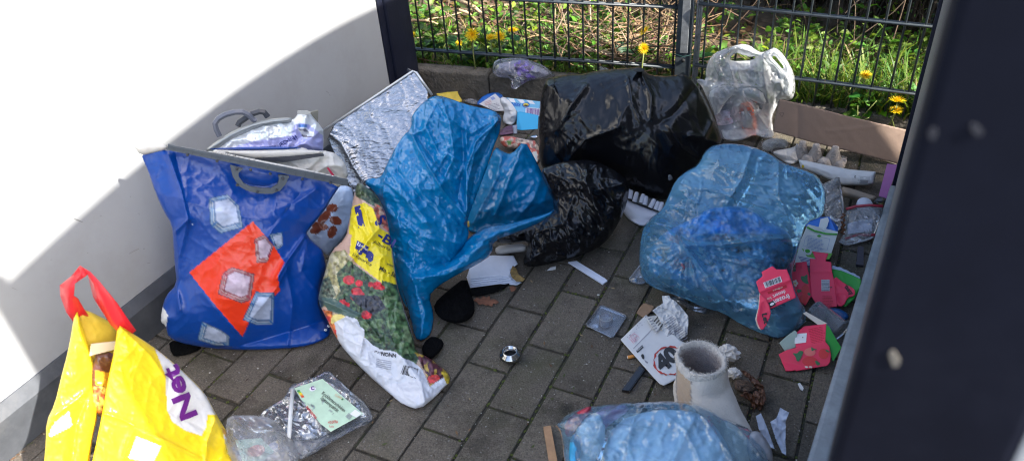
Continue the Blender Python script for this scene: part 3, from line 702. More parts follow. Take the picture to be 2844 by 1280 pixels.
# dead twigs: fine brushwood nobody could count
def twigs(name, N, fx, fy, zr, L, rad, tilt, cols, seg=4):
    VV, FF, CC = [], [], []; k0 = 0
    for _ in range(N):
        x = fx(); y = fencey(x) + fy(x); p = np.array([x, y, soilz(x, y) + U(*zr)]); az = U(0, 6.283); el = U(*tilt); l = U(*L); d = np.array([math.cos(az) * math.cos(el), math.sin(az) * math.cos(el), math.sin(el)])
        P = [p]
        for q in range(seg):
            d = d + np.array([random.gauss(0, .16), random.gauss(0, .16), random.gauss(0, .14)]); d /= np.linalg.norm(d); p = p + d * l / seg; P.append(p)
        P = np.array(P); P[:, 2] = np.maximum(P[:, 2], .082); lim = np.array([fencey(q[0]) + .018 for q in P]); P[:, 1] = np.maximum(P[:, 1], lim)
        r = U(*rad); V, F = tubeVF(P, np.linspace(r, r * .5, seg + 1), 4, cap=False); VV += V; FF += [tuple(i + k0 for i in f) for f in F]; k0 += len(V)
        c = np.array(random.choice(cols)) * U(.6, 1.3); CC.append(np.tile(c, (len(V), 1)))
    return mk(name, VV, FF, m_twig, kind='stuff', col=np.concatenate(CC))
straw = [(.30, .20, .11), (.24, .15, .08), (.18, .10, .055), (.34, .26, .17), (.11, .07, .04)]; dark = [(.07, .045, .03), (.11, .07, .045), (.05, .034, .025), (.17, .115, .07)]
twigs('dead_twigs', 270, lambda: min(random.gauss(-.02, .13), .2), lambda x: abs(random.gauss(.24, .2)) + .02, (.0, .10), (.08, .36), (.0012, .0038), (-.15, .75), straw)
twigs('dead_twigs', 150, lambda: U(-1.1, -.15), lambda x: U(.15, 1.3), (.0, .03), (.08, .5), (.0012, .0045), (-.05, .2), straw)
twigs('dead_twigs', 45, lambda: U(.22, 1.5), lambda x: U(.16, .7), (.0, .16), (.1, .45), (.001, .0024), (-.3, 1.1), dark)
# a few thick sticks that one can pick out
for i, (a_, b_, r, lab) in enumerate(((ZK([(1050, 0)])[0], ZK([(1400, 235)])[0], .009, 'thick pale dead stalk slanting through the ivy, upper one'), (ZK([(1060, 110)])[0], ZK([(1260, 240)])[0], .006, 'thinner pale dead stalk below the thick slanting one'), (ZK([(540, 220)])[0], ZK([(900, 290)])[0], .006, 'pale dead stalk lying flat above the left grass'),
        ((1610, 140), (1745, 165), .006, 'tan stick lying low behind the middle fence bars'), ((1660, 105), (1740, 160), .006, 'greenish stick slanting down beside the lone dandelion'))):
    P = [G(*a_, .16), (G(*a_, .15) + G(*b_, .12)) / 2 + np.array([0, .01, .008]), G(*b_, .105)]
    V, F = tubeVF(P, [r, r * .9, r * .6], 7); tag(mk('stick', V, F, mat('stick_bark', (.40, .28, .17) if i != 4 else (.34, .33, .16), rough=.9, var=.3, vscale=60)), lab, 'stick', 'dead sticks behind the fence')
o = crumple_ball('stone', G(1618, 150, .12), .017, mat('white_stone', (.7, .68, .64), rough=.8), None, (.55, .5, 1.0), .12, 1.2, 3, 2); tag(o, 'small white oval stone behind the middle fence bars', 'stone')

# shrubs of the hedge: stems and leaves
def shrub(x, y, h, wd, ns, nl, lab, green, seed, lz=.12):
    r = random.Random(seed); t = thing('hedge_shrub', lab, 'shrub', (x, y, soilz(x, y)), 'shrubs of the hedge behind the fence'); VV, FF = [], []; tips = []
    for _ in range(ns):
        p = np.array([x + r.gauss(0, wd * .55), y + r.gauss(0, .09), soilz(x, y) - .01]); d = np.array([r.gauss(0, .18), r.gauss(0, .16), 1.]); P = [p]; l = h * r.uniform(.5, 1.1); rr = r.choice((.0025, .003, .004, .006, .011))
        for q in range(6):
            d = d + np.array([r.gauss(0, .17), r.gauss(0, .15), .1]); d /= np.linalg.norm(d); p = p + d * l / 6; P.append(p); tips += [p] * 2
            if r.random() < .7:
                dd = d * .4 + np.array([r.gauss(0, .7), r.gauss(0, .6), r.gauss(.1, .3)]); q2 = p + dd * r.uniform(.06, .18); V, F = tubeVF([p, (p + q2) / 2 + np.array([0, 0, .008]), q2], [rr * .4, rr * .3, rr * .2], 3, False); k = len(VV); VV += list(V); FF += [tuple(i + k for i in f) for f in F]; tips.append(q2)
        V, F = tubeVF(P, np.linspace(rr, rr * .4, 7), 5, False); k = len(VV); VV += list(V); FF += [tuple(i + k for i in f) for f in F]
    mk('stems', VV, FF, m_bark, t); T_ = np.array(tips); T_ = T_[T_[:, 2] > lz + soilz(x, y)] if lz else T_; P = T_[RNG.integers(0, len(T_), nl)] + RNG.normal(0, .045, (nl, 3)); P[:, 2] = np.maximum(P[:, 2], .09); P[:, 1] = np.maximum(P[:, 1], 1.26)
    V, F, c = leaves(P, RNG.uniform(.016, .044, nl), greens(nl, green, .35, 1.7)); mk('leaves', V, F, m_leaf, t, col=c)
for i, (x, y, h, wd, ns, nl, lab, gr) in enumerate((
        (-1.05, 2.75, 1.3, .3, 60, 2600, 'leafy shrub farthest left behind the fence beside the navy post', (.12, .24, .02)), (-.45, 2.65, 1.3, .3, 70, 2300, 'leafy shrub behind the dandelions left of the twig heap', (.12, .24, .02)),
        (.10, 2.35, 1.2, .26, 100, 900, 'bare twiggy shrub above the twig heap', (.11, .22, .02)), (.48, 1.98, 1.2, .20, 60, 1100, 'dark stemmed shrub just right of the fence post', (.12, .25, .02)),
        (.85, 1.86, 1.2, .20, 70, 1200, 'brown twiggy shrub behind the white carrier bag', (.13, .26, .02)), (1.22, 1.80, 1.2, .20, 70, 1300, 'twiggy shrub above the right grass with pale gaps', (.11, .23, .018)), (1.6, 1.9, 1.2, .22, 100, 1300, 'shrub farthest right behind the container', (.10, .2, .016)))):
    shrub(x, y, h, wd, ns, nl, lab, gr, 40 + i)
# the wood behind reads as one dark mass
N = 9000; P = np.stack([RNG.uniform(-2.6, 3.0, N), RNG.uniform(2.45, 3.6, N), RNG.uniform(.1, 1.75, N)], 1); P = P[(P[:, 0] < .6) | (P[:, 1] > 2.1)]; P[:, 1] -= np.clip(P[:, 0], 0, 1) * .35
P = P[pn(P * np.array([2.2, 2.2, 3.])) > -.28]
N = 5200; P2 = np.stack([RNG.uniform(1.6, 4.2, N), RNG.uniform(1.56, 2.5, N), RNG.uniform(.1, 2.3, N)], 1); P3 = np.stack([RNG.uniform(.22, 4.2, 8000), RNG.uniform(1.66, 2.6, 8000), RNG.uniform(.42, 1.7, 8000)], 1); P3 = P3[P3[:, 1] > 1.95 - np.clip(P3[:, 0] - .22, 0, .3) + .10 * pn(P3 * 3)]; P = np.concatenate([P, P2, P3])  # leaves to the right and overhead, mostly out of view, added to shade the hedge
V, F, c = leaves(P, RNG.uniform(.04, .085, len(P)), greens(len(P), (.035, .062, .012), .4, 1.3)); mk('undergrowth_and_shading', V, F, m_leaf, kind='stuff', col=c)

# dandelions, each a plant
m_dand = mat('dandelion_petal', (.80, .50, .004), rough=.6, vc=True, trans=.25); m_stem = mat('dandelion_stem', (.19, .22, .06), rough=.6)
def dandelion(px, dy, rad, lab, face=(0, -.35, 1), nleaf=5):
    o = CAM; d = ray(px)[0]; c = None
    for s in np.linspace(1.5, 4.5, 1500):
        q = CAM + d * s
        if q[1] >= fencey(q[0]) + dy: c = q; break
    z0 = soilz(c[0], c[1]); c[2] = max(c[2], z0 + .02); rad *= 1.22; t = thing('dandelion', lab, 'flower', (c[0], c[1], z0), 'dandelions behind the fence'); face = np.array(face, float); face /= np.linalg.norm(face)
    V, F = tubeVF([(c[0] + U(-.01, .01), c[1], z0 - .005), (c[0] + U(-.006, .006), c[1], (z0 + c[2]) / 2), c - face * .004], .0022, 6); mk('stem', V, F, m_stem, t)
    x = np.cross(face, (1, .2, .3)); x /= np.linalg.norm(x); y = np.cross(face, x); V, F, C = [], [], []
    for ring, (n_, el, l) in enumerate(((22, .12, 1.), (20, .38, .92), (16, .7, .75), (11, 1.05, .55))):
        for k in range(n_):
            a_ = 6.283 * (k + .5 * ring) / n_ + U(-.08, .08); e_ = el + U(-.1, .1); dd = (math.cos(a_) * x + math.sin(a_) * y) * math.cos(e_) + face * math.sin(e_); sd_ = np.cross(dd, face); sd_ /= np.linalg.norm(sd_) + 1e-9; r0 = rad * l * U(.88, 1.06); k0 = len(V)
            V += [c, c + dd * r0 * .6 + sd_ * rad * .075, c + dd * r0 + face * rad * .06, c + dd * r0 * .6 - sd_ * rad * .075]; F.append((k0, k0 + 1, k0 + 2, k0 + 3)); cc = np.array([.86, .66 - .12 * ring / 3, .006]) * U(.8, 1.1); C += [cc] * 4
    mk('flower_head', V, F, m_dand, t, col=C, shade=False)
    P = np.array([(c[0] + random.gauss(0, .008), c[1] + .006 + abs(random.gauss(0, .006)), z0 + .004) for _ in range(nleaf)]); V, F, cl = leaves(P, RNG.uniform(.06, .11, nleaf), greens(nleaf, (.06, .15, .018), .7, 1.2), az=RNG.uniform(.2, 2.9, nleaf), tilt=RNG.uniform(.2, .9, nleaf), asp=.34, lobes=1); mk('leaves', V, F, m_leaf, t, col=cl)
for px, dy, r, lab, fc in (((1312, 97), -.012, .0235, 'largest round dandelion in the left fence panel', (.1, -.9, .5)), ((1362, 106), .02, .019, 'ragged dandelion just right of the largest one', (0, -.2, 1)), ((1388, 103), .03, .021, 'dandelion with drooping petals, third from the left of the row', (.25, -.5, 1)),
        ((1424, 87), .05, .020, 'flat open dandelion seen from the side, highest of the left row', (0, .12, 1)), ((1275, 121), .10, .013, 'tiny dandelion low on the left in the grass', (.3, -.6, 1)), ((1146, 100), .08, .016, 'dandelion half hidden by the navy post', (-.2, -.6, .8)),
        ((1792, 89), .01, .021, 'tilted dandelion left of the fence post, the upper of two', (-.75, -.2, .8)), ((1788, 136), -.012, .018, 'round dandelion left of the fence post, the lower of two', (0, -.9, .4)), ((2404, 212), .06, .018, 'dandelion in the grass above the right lower rail', (0, -.2, 1)),
        ((2455, 261), .09, .011, 'small dandelion just under the right lower rail', (0, -.3, 1)), ((2493, 281), -.014, .022, 'flat dandelion at the right end, the upper of two', (0, .15, 1)), ((2488, 308), -.014, .019, 'flat dandelion at the right end, the lower of two', (0, -.12, 1))):
    dandelion(px, dy, r, lab, fc)
# broad weeds at the foot of the fence
def weed(px, z, n_, s, lab, gr=(.032, .085, .020)):
    c = G(*px, z); x, y = c[0], max(c[1], fencey(c[0]) - .02); t = thing('weed_plant', lab, 'weed', (x, y, .08), 'broad weeds at the fence foot')
    P = np.array([(x + random.gauss(0, .03), y + random.gauss(0, .008), .085 + U(0, .07)) for _ in range(n_)]); V, F, c_ = leaves(P, RNG.uniform(.6, 1.2, n_) * s, greens(n_, gr, .6, 1.4), tilt=RNG.uniform(-.5, .9, n_), asp=.8); mk('leaves', V, F, m_leaf, t, col=c_)
    VV, FF = join(*[tubeVF([(x, y, .07), (p[0] * .6 + x * .4, p[1] * .6 + y * .4, p[2] * .6 + .03), p], .0012, 4) for p in P[:8]]); mk('stems', VV, FF, m_stem, t)
for px, z, n_, s, lab in (((1215, 150), .1, 16, .045, 'dark broad weed near the navy post'), ((1325, 175), .1, 20, .05, 'dark weed below the largest dandelion'), ((1415, 150), .1, 14, .05, 'round leaved weed above the purple wrapper'), ((1570, 175), .1, 16, .04, 'low weed behind the left top of the black sack'), ((1765, 165), .12, 22, .055, 'bushy weed left of the fence post'), ((1980, 170), .14, 16, .05, 'bright weed right of the fence post')):
    weed(px, z, n_, s, lab)
for px, lab in (((2470, 330), 'bright rosette of leaves above the right end of the cardboard'), ((2330, 290), 'broad bladed weed above the middle of the cardboard'), ((2350, 470), 'dark clover patch under the cardboard beside the pink strip')):
    weed(px, .08 if px[1] < 400 else .0, 16, .04, lab, (.06, .16, .018))
# ================================================================== BAGS
def blackout(p): pass
m_blue = mat('blue_sack_film', (.0, .205, .47), rough=.19, spec=.6, bump=.10, bscale=30, trans=.20, coat=.2, facet=.20, fscale=42, fstretch=(1, 1, .55))
m_black = mat('black_sack_film', (.0045, .0045, .006), rough=.25, spec=.4, bump=.08, bscale=24, facet=.12, fscale=34, fstretch=(1.5, 1.5, .5))
m_cool = mat('printed_foil', (0, 0, 0), rough=.30, spec=.45, vc=True, bump=.06, bscale=20, facet=.05, fscale=22)
m_rail = mat('grey_plastic', (.060, .075, .095), rough=.45, var=.12, vscale=30)
m_rail_dk = mat('dark_grey_plastic', (.03, .034, .045), rough=.45)
m_liner = mat('white_liner', (.62, .60, .55), rough=.45, bump=.25, bscale=18, bkind='ridge', var=.06, trans=.15)
m_carrier = mat('printed_carrier', (0, 0, 0), rough=.30, vc=True, bump=.08, bscale=22, coat=.12, trans=.06, facet=.08, fscale=30)
m_ink = mat('black_ink', (.02, .02, .022), rough=.6); m_blueink = mat('blue_ink', (.012, .018, .16), rough=.5); m_white_print = mat('white_print', (.74, .74, .74), rough=.5)

# ---- big blue cooler bag
cool_pl = stand(680, 955, 10, yaw=-6)
cool = thing('cooler_bag', 'large dark blue cooler bag printed with ice cubes and a red diamond', 'bag', tuple(G(660, 950)))
BLUE, RED = (.0, .040, .235), (.62, .032, .008)
pb = paintbox(BLUE); pb.poly(ZA([(272, 765), (550, 543), (640, 650), (685, 720), (655, 780), (665, 840), (540, 960), (505, 1042)]), RED)
pb.poly(ZA([(140, 920), (150, 920), (178, 950), (160, 1030), (140, 990)]), (.6, .6, .6))
def cube_print(pts, sd, warm=0):                          # an ice cube picture: pale rim, three glassy faces, dark rims
    poly = np.array(ZA(pts)); c = poly.mean(0); r = np.abs(poly - c).max(); ins_ = (poly - c) * .72 + c + np.array([r * .06, -r * .05]); rim = (poly - c) * .9 + c
    def f(p, col):
        m = inside(p, poly); q = (p[m] - c) / r
        n = fbm(np.stack([q[:, 0] * 1.6, q[:, 1] * 2.4, np.full(len(q), sd * 1.7)], -1), 4)[:, None]; A_, B_, D_ = (np.array([.10, .19, .33]), np.array([.30, .35, .47]), np.array([.012, .06, .17])) if not warm else (np.array([.30, .085, .10]), np.array([.40, .32, .40]), np.array([.15, .022, .04]))
        k = A_ * (1 + .7 * n) + .0 * q[:, :1]; k = np.where((q[:, 0] + q[:, 1] > .25)[:, None], k * .75, k); ii = inside(p[m], ins_); k = np.where(ii[:, None], B_ * (1 + .4 * n), k)
        d1, _ = nearest(p[m], [ins_]); d2, _ = nearest(p[m], [poly]); d3, _ = nearest(p[m], [rim]); k = np.where((d1 < r * .035)[:, None], k * .35 + D_ * .6, k); k = np.where(((d1 > r * .06) & (d1 < r * .11) & ~ii & (q[:, 0] - q[:, 1] < .0))[:, None], k * .5 + .22, k); k = np.where((d2 < r * .045)[:, None], D_, k); k = np.where((d3 < r * .03)[:, None], k * .7 + .10, k)
        for cx_, cy_ in ((1, -1), (-1, -1), (1, 1), (-1, 1)):
            t_ = np.abs(q[:, 0] * cy_ - q[:, 1] * cx_) < .05; o_ = t_ & ~ii & (np.sign(q[:, 0]) == cx_) & (np.sign(q[:, 1]) == cy_); k = np.where(o_[:, None], D_ * 1.5, k)
        col[m] = np.clip(k, 0, .72)
    pb.fn(f)
cube_print([(355, 440), (440, 420), (490, 470), (508, 570), (410, 597), (365, 560)], 1); cube_print([(555, 620), (600, 600), (640, 650), (612, 720), (565, 725)], 2, 1); cube_print([(620, 600), (678, 588), (680, 650), (650, 670)], 8)
cube_print([(460, 740), (558, 770), (540, 880), (500, 895), (398, 855), (420, 765)], 3, 1); cube_print([(560, 845), (640, 850), (638, 990), (560, 990), (505, 965)], 4, 0); cube_print([(330, 975), (410, 1010), (450, 1040), (448, 1085), (390, 1088), (305, 1060)], 5)
def speck(p, c):
    n = pn(np.stack([p[:, 0] / 4, p[:, 1] / 4, p[:, 0] * 0 + 3], -1)); z = pn(np.stack([p[:, 0] / 60, p[:, 1] / 60, p[:, 0] * 0 + 8], -1)); m = (n > .78) & (z > .25); c[m] = (.45, .47, .5)
pb.fn(speck)
front = ZA([(45, 225), (165, 216), (400, 262), (700, 322), (945, 372), (905, 432), (872, 490), (800, 575), (788, 600), (888, 690), (850, 880), (875, 960), (905, 1040), (850, 1078), (760, 1102), (600, 1112), (430, 1112), (270, 1092), (175, 1062), (160, 1000), (138, 990), (142, 940), (160, 870), (212, 818), (202, 740), (195, 640), (190, 555), (150, 490), (115, 410), (85, 320)])
body, cool_s = bag('body', front, cool_pl, m_cool, cool, T=.055, R=170, step=3, sm=1, paint=pb, seed=4,
    cr=((.0035, 150, 20, 1.6), (.0016, 60, 70, 1)), folds=((ZA([(172, 235), (235, 400), (270, 535), (195, 600)]), 13, .022), (ZA([(205, 245), (280, 540)]), 9, -.008), (ZA([(945, 380), (800, 575), (690, 720), (650, 790)]), 9, .020), (ZA([(905, 440), (700, 700)]), 14, -.012), (ZA([(270, 535), (225, 700), (215, 820), (235, 930)]), 12, .012), (ZA([(830, 400), (700, 480), (615, 610)]), 16, .010), (ZA([(760, 420), (640, 560)]), 10, -.008),
    (ZA([(700, 735), (650, 830), (520, 985)]), 9, .009), (ZA([(690, 740), (720, 900), (700, 1090)]), 12, .008), (ZA([(790, 620), (760, 760), (860, 880)]), 12, .007), (ZA([(330, 850), (420, 960), (470, 1010)]), 12, .006)),
    flatten=(ZA([(40, 200), (172, 205), (975, 365)]), 190), bumps=((ZA([(500, 900)])[0][0], ZA([(500, 900)])[0][1], 130, .03), (ZA([(800, 900)])[0][0], ZA([(800, 900)])[0][1], 70, .02), (ZA([(540, 380)])[0][0], ZA([(540, 380)])[0][1], 70, -.01)))
# white corner of the liner, white lip, grey rail with ribs and handle, back wall
bag('liner_corner', ZA([(14, 196), (70, 190), (172, 194), (168, 218), (110, 232), (48, 246)]), cool_pl, m_liner, cool, T=.008, R=18, step=3, cr=((.002, 40, 10, 1),), seed=9)
dn = cool_pl.n; rail_pl = Plane(cool_pl.o + dn * .022, dn)
slab('rail', ZA([(172, 194), (975, 352), (972, 379), (168, 218)]), rail_pl, .008, m_rail, cool)
slab('rail_ridge', ZA([(172, 194), (975, 352), (974, 361), (171, 203)]), Plane(rail_pl.o + dn * .0055, dn), .0035, m_rail, cool)
for t in np.linspace(.03, .97, 19):
    a = np.array(ZA([(172, 199), (975, 357)])); b = np.array(ZA([(169, 216), (972, 377)])); p0 = a[0] + (a[1] - a[0]) * t; p1 = b[0] + (b[1] - b[0]) * t; s_ = np.array([1.0, .2])
    slab('rib', [p0 - s_, p0 + s_, p1 + s_, p1 - s_], Plane(rail_pl.o + dn * .005, dn), .002, m_rail, cool)
hand = slab('handle', ZA([(448, 286), (460, 335), (485, 378), (520, 398), (575, 413), (635, 414), (672, 400), (696, 372), (712, 338), (706, 334), (664, 330), (667, 352), (660, 372), (632, 390), (590, 390), (540, 382), (510, 368), (488, 340), (486, 322), (505, 303)]), Plane(rail_pl.o + dn * .001, dn), .006, m_rail, cool)
for c in ((478, 300), (540, 304), (683, 343), (770, 346), (895, 362), (627, 322), (258, 238), (390, 265), (480, 372), (570, 402), (655, 395)):
    q = rail_pl.hit(ZA([c]))[0] + dn * .005; V, F = latheVF([(0, 0), (.0032, 0), (.0032, .0025), (.0018, .003), (0, .0018)], 8, q, dn); mk('rivet', V, F, m_rail_dk, cool)
bag('white_lip', ZA([(378, 226), (560, 262), (760, 300), (958, 345), (975, 353), (800, 322), (560, 274), (360, 228)]), Plane(rail_pl.o - dn * .002, dn), m_liner, cool, T=.008, R=10, step=3, sm=1)
back_pl = Plane(cool_pl.o - dn * .05, dn)
bag('back_wall', ZA([(330, 216), (560, 205), (720, 206), (785, 210), (800, 222), (900, 224), (945, 255), (968, 290), (980, 345), (900, 420), (600, 420), (400, 330)]), back_pl, m_liner, cool, T=.02, R=50, step=3, cr=((.007, 70, 40, 1.5), (.003, 30, 0, 1)), folds=((ZA([(870, 235), (800, 300), (720, 320)]), 10, .012), (ZA([(960, 290), (880, 290), (820, 330)]), 8, .01)), seed=12)
decal('print_mark', ZA([(880, 300), (888, 297), (915, 332), (905, 335)]), lambda p: (Plane(back_pl.o + dn * .028, dn)(p)), mat('magenta_print', (.5, .02, .08), rough=.5), cool)
bag('blue_edge', ZA([(330, 214), (560, 205), (720, 205), (790, 213), (640, 221), (420, 222)]), Plane(back_pl.o + dn * .024, dn), mat('blue_foil', BLUE, rough=.3), cool, T=.006, R=12, step=3)
bag('back_lip', ZA([(385, 224), (640, 222), (800, 218), (868, 226), (866, 236), (720, 254), (560, 258), (520, 252)]), Plane(back_pl.o + dn * .030, dn), m_liner, cool, T=.006, R=12, step=3)
slab('back_rail', ZA([(560, 259), (866, 237), (868, 245), (700, 272), (640, 272)]), Plane(back_pl.o + dn * .034, dn), .006, m_rail_dk, cool)
for (x, y) in ((868, 1020), (882, 1006)):
    q, n_ = cool_s(ZA([(x, y)])); V, F = latheVF([(.0018, 0), (.0036, 0), (.0036, .002), (.0018, .002), (.0018, 0)], 10, q[0] + n_[0] * .001, n_[0]); mk('grommet', V, F, m_white_print, cool)

# ---- silver cooler bag behind it, squashed against the white panel
m_silver = mat('silver_print', (0, 0, 0), rough=.28, metal=.25, vc=True, bump=.35, bscale=18, bkind='ridge')
sil_pl = Plane(cool_pl.o - dn * .10, dn)
sil = thing('cooler_bag', 'silver and lilac cooler bag with grey loop handles leaning on the white panel', 'bag', tuple(sil_pl.o))
ps = paintbox((.62, .66, .70)); LIL = (.40, .41, .72)
ps.poly(ZS([(200, 560), (600, 445), (900, 400), (1060, 380), (1100, 250), (1180, 230), (1260, 240), (1450, 380), (1460, 620), (200, 620)]), LIL)
ps.poly(ZS([(1135, 285), (1240, 280), (1350, 355), (1300, 400), (1210, 405)]), (.60, .62, .66))
for k in range(7): ps.poly(ZS([(1145 + 9 * k, 298 + 15 * k), (1240 + 14 * k, 292 + 15 * k), (1242 + 14 * k, 299 + 15 * k), (1147 + 9 * k, 305 + 15 * k)]), (.13, .13, .17))
ps.poly(ZS([(1150, 240), (1250, 240), (1260, 285), (1145, 285)]), (.10, .22, .55))
_, sil_s = bag('body', ZS([(20, 600), (180, 470), (330, 380), (520, 280), (760, 205), (1085, 190), (1140, 130), (1150, 82), (1265, 80), (1300, 120), (1440, 280), (1455, 340), (1447, 620), (800, 720), (200, 700)]), sil_pl, m_silver, sil, T=.03, R=60, step=3, paint=ps, seed=21, cr=((.007, 46, 75, .8), (.004, 110, 0, 1)), folds=((ZS([(1100, 200), (1130, 330), (1090, 420), (1000, 520)]), 12, .015), (ZS([(1255, 90), (1200, 330)]), 9, .009), (ZS([(1440, 290), (1330, 380), (1140, 500)]), 8, .006), (ZS([(1290, 260), (1250, 350), (1000, 480)]), 8, -.006)))
bag('folded_rim', ZS([(20, 560), (200, 420), (400, 300), (620, 215), (860, 165), (1085, 155), (1075, 190), (1060, 225), (800, 235), (560, 320), (330, 440), (150, 560)]), Plane(sil_pl.o + dn * .016, dn), mat('dull_silver', (.24, .26, .27), rough=.35, metal=.5, bump=.2, bscale=14, bkind='ridge'), sil, T=.012, R=20, step=3, folds=((ZS([(40, 560), (300, 380), (600, 250), (1060, 185)]), 4, .008), (ZS([(140, 560), (400, 390), (700, 250), (1050, 215)]), 3, -.006)), seed=5)
slab('rim_clip', ZS([(1145, 80), (1270, 78), (1300, 95), (1285, 122), (1140, 118)]), Plane(sil_pl.o + dn * .022, dn), .004, mat('pale_clip', (.36, .37, .36), rough=.4), sil)
slab('rail_end', ZS([(1290, 95), (1390, 70), (1388, 160), (1380, 220)]), Plane(sil_pl.o - dn * .01, dn), .006, mat('olive_plastic', (.13, .13, .11), rough=.5), sil)
for pts, mm, o_, w_ in (([(215, 380), (175, 300), (160, 230), (200, 170), (290, 120), (400, 92), (490, 92), (560, 125), (615, 185), (650, 200)], mat('slate_plastic', (.09, .10, .13), rough=.42), .004, .0115), ([(430, 260), (450, 215), (530, 160), (610, 110), (690, 85), (745, 95), (790, 150)], m_rail_dk, -.012, .0125)):
    P = Plane(sil_pl.o + dn * o_, dn).hit(smooth(ZS(pts), 0)); V, F = bandVF(P, dn, w_, .005); mk('handle', V, F, mm, sil, shade=False)
text('JEDEN!', ZS([(930, 505)])[0], ZS([(1130, 405)])[0], 10, sil_s, m_blueink, sil, off=.003, bold=.02); text('immer', ZS([(700, 535)])[0], ZS([(890, 505)])[0], 7, sil_s, m_blueink, sil, off=.003)

# ---- clear wrapper with a brown leaf print, between the two bags
wr_pl = stand(930, 790, 25); wr = thing('plastic_wrapper', 'pale bluish wrapper printed with a brown leaf behind the cooler bag', 'wrapper', tuple(G(930, 790)))
pw = paintbox((.36, .47, .66)); pw.fn(lambda p, c: c.__setitem__(slice(None), c * (1 + .35 * fbm(np.stack([p[:, 0] / 50, p[:, 1] / 90, p[:, 0] * 0], -1), 3)[:, None])))
for x, y, r1, r2, an in ((905, 480, 26, 20, 0), (920, 535, 30, 20, 20), (850, 560, 40, 18, 10), (905, 585, 20, 30, 20), (830, 580, 24, 16, 0), (870, 520, 20, 40, 40)):
    q = ZA([(x, y)])[0]; pw.poly([(q[0] + r1 * .62 * math.cos(t) * math.cos(math.radians(an)) - r2 * .62 * math.sin(t) * math.sin(math.radians(an)), q[1] + r1 * .62 * math.cos(t) * math.sin(math.radians(an)) + r2 * .62 * math.sin(t) * math.cos(math.radians(an))) for t in np.linspace(0, 6.28, 14)[:-1]], (.16, .035, .015))
bag('body', ZA([(925, 380), (985, 378), (1004, 420), (996, 520), (970, 600), (905, 672), (884, 700), (780, 610), (800, 500), (880, 420)]), wr_pl, m_carrier, wr, T=.03, R=60, step=3, paint=pw, seed=31, cr=((.004, 60, 50, 1.5), (.002, 26, 10, 1)))

# ---- foil covered pad
m_foil = mat('silver_foil', (.26, .28, .31), facet=.08, fscale=130, fstretch=(.6, .6, 1.5), rough=.22, metal=.92, var=.06, vscale=10, bump=.36, bscale=95, bkind='noise', bstretch=(.5, .5, 1.7), bdet=3)
fo_pl = stand(1010, 560, 38, yaw=-8)
fo = thing('foil_pad', 'silver foil covered pad leaning behind the blue sack', 'pad', tuple(G(1010, 560)))
foil_poly = Q2([(340, 655), (560, 512), (786, 362), (800, 364), (820, 385), (885, 478), (800, 640), (680, 880), (520, 985), (478, 960), (420, 830)])
bag('foil_face', foil_poly, fo_pl, m_foil, fo, sheet=.006, step=3, sm=1, seed=51, cr=((.0007, 13, -28, 2.6), (.004, 110, 30, 1.5)), folds=((Q2([(345, 655), (430, 720), (500, 850), (540, 910)]), 10, .012), (Q2([(350, 660), (500, 735)]), 5, .005), (Q2([(345, 660), (440, 690)]), 5, .005)))
P = fo_pl.hit(Q2([(338, 657), (560, 512), (790, 360), (806, 366), (886, 480)])); V, F = tubeVF(P + fo_pl.n * .001, .0042, 6); mk('seam_edge', V, F, mat('foil_edge', (.55, .56, .56), rough=.35, metal=.5), fo)

# ---- big opaque blue sack
bs_pl = stand(1130, 880, 33); bs = thing('rubbish_sack', 'big opaque blue rubbish sack in the middle of the heap', 'sack', tuple(G(1130, 880)))
bmain = DD([(1033, 290), (1075, 247), (1105, 238), (1180, 266), (1262, 281), (1258, 330), (1242, 368), (1225, 420), (1195, 500), (1172, 560), (1182, 590), (1160, 640), (1110, 690), (1060, 720), (1040, 790), (1010, 760), (985, 660), (975, 600), (965, 520), (940, 480), (915, 462), (925, 447), (958, 450), (975, 405), (1010, 345), (1036, 322)])
_, bs_s = bag('sack_body', bmain, bs_pl, m_blue, bs, T=.065, R=150, pw=1.5, step=3, sm=2, seed=61, cr=((.015, 130, 65, 2.0), (.009, 62, 55, 1.7), (.005, 30, 30, 1.5), (.0018, 13, 60, 1.5)),
    folds=((DD([(1105, 240), (1130, 320), (1140, 400), (1105, 470)]), 10, .018), (DD([(1262, 285), (1190, 390), (1172, 470), (1170, 555)]), 9, .026), (DD([(1040, 330), (1075, 400), (1140, 480), (1170, 555)]), 10, .018), (DD([(1160, 330), (1165, 420), (1150, 500)]), 12, -.018), (DD([(970, 420), (1010, 470), (1080, 560)]), 12, .015), (DD([(1045, 300), (1040, 340), (1065, 330), (1100, 260)]), 5, .012), (DD([(960, 520), (1060, 590), (1160, 610)]), 12, .012), (Q2([(740, 640), (790, 690), (860, 830), (940, 960), (1060, 1095)]), 5, .022), (Q2([(770, 640), (880, 790), (1000, 980)]), 9, -.018), (Q2([(1050, 660), (1060, 800), (1010, 900)]), 4, .014), (Q2([(1225, 600), (1100, 720), (1052, 860), (1062, 1095)]), 4, .020), (Q2([(1180, 700), (1110, 860), (1080, 1000)]), 9, -.018), (Q2([(1030, 820), (960, 780), (900, 870)]), 4, .012), (Q2([(640, 900), (760, 1000), (800, 1060)]), 5, .012), (Q2([(745, 645), (660, 840), (645, 990)]), 5, .014), (Q2([(890, 485), (960, 600), (1080, 680), (1240, 580)]), 4, .011), (Q2([(860, 520), (850, 640), (900, 740)]), 5, .010), (DD([(1010, 350), (1000, 430), (1060, 500)]), 9, -.012)))
lobe_pl = stand(1350, 640, 30, back=.02)
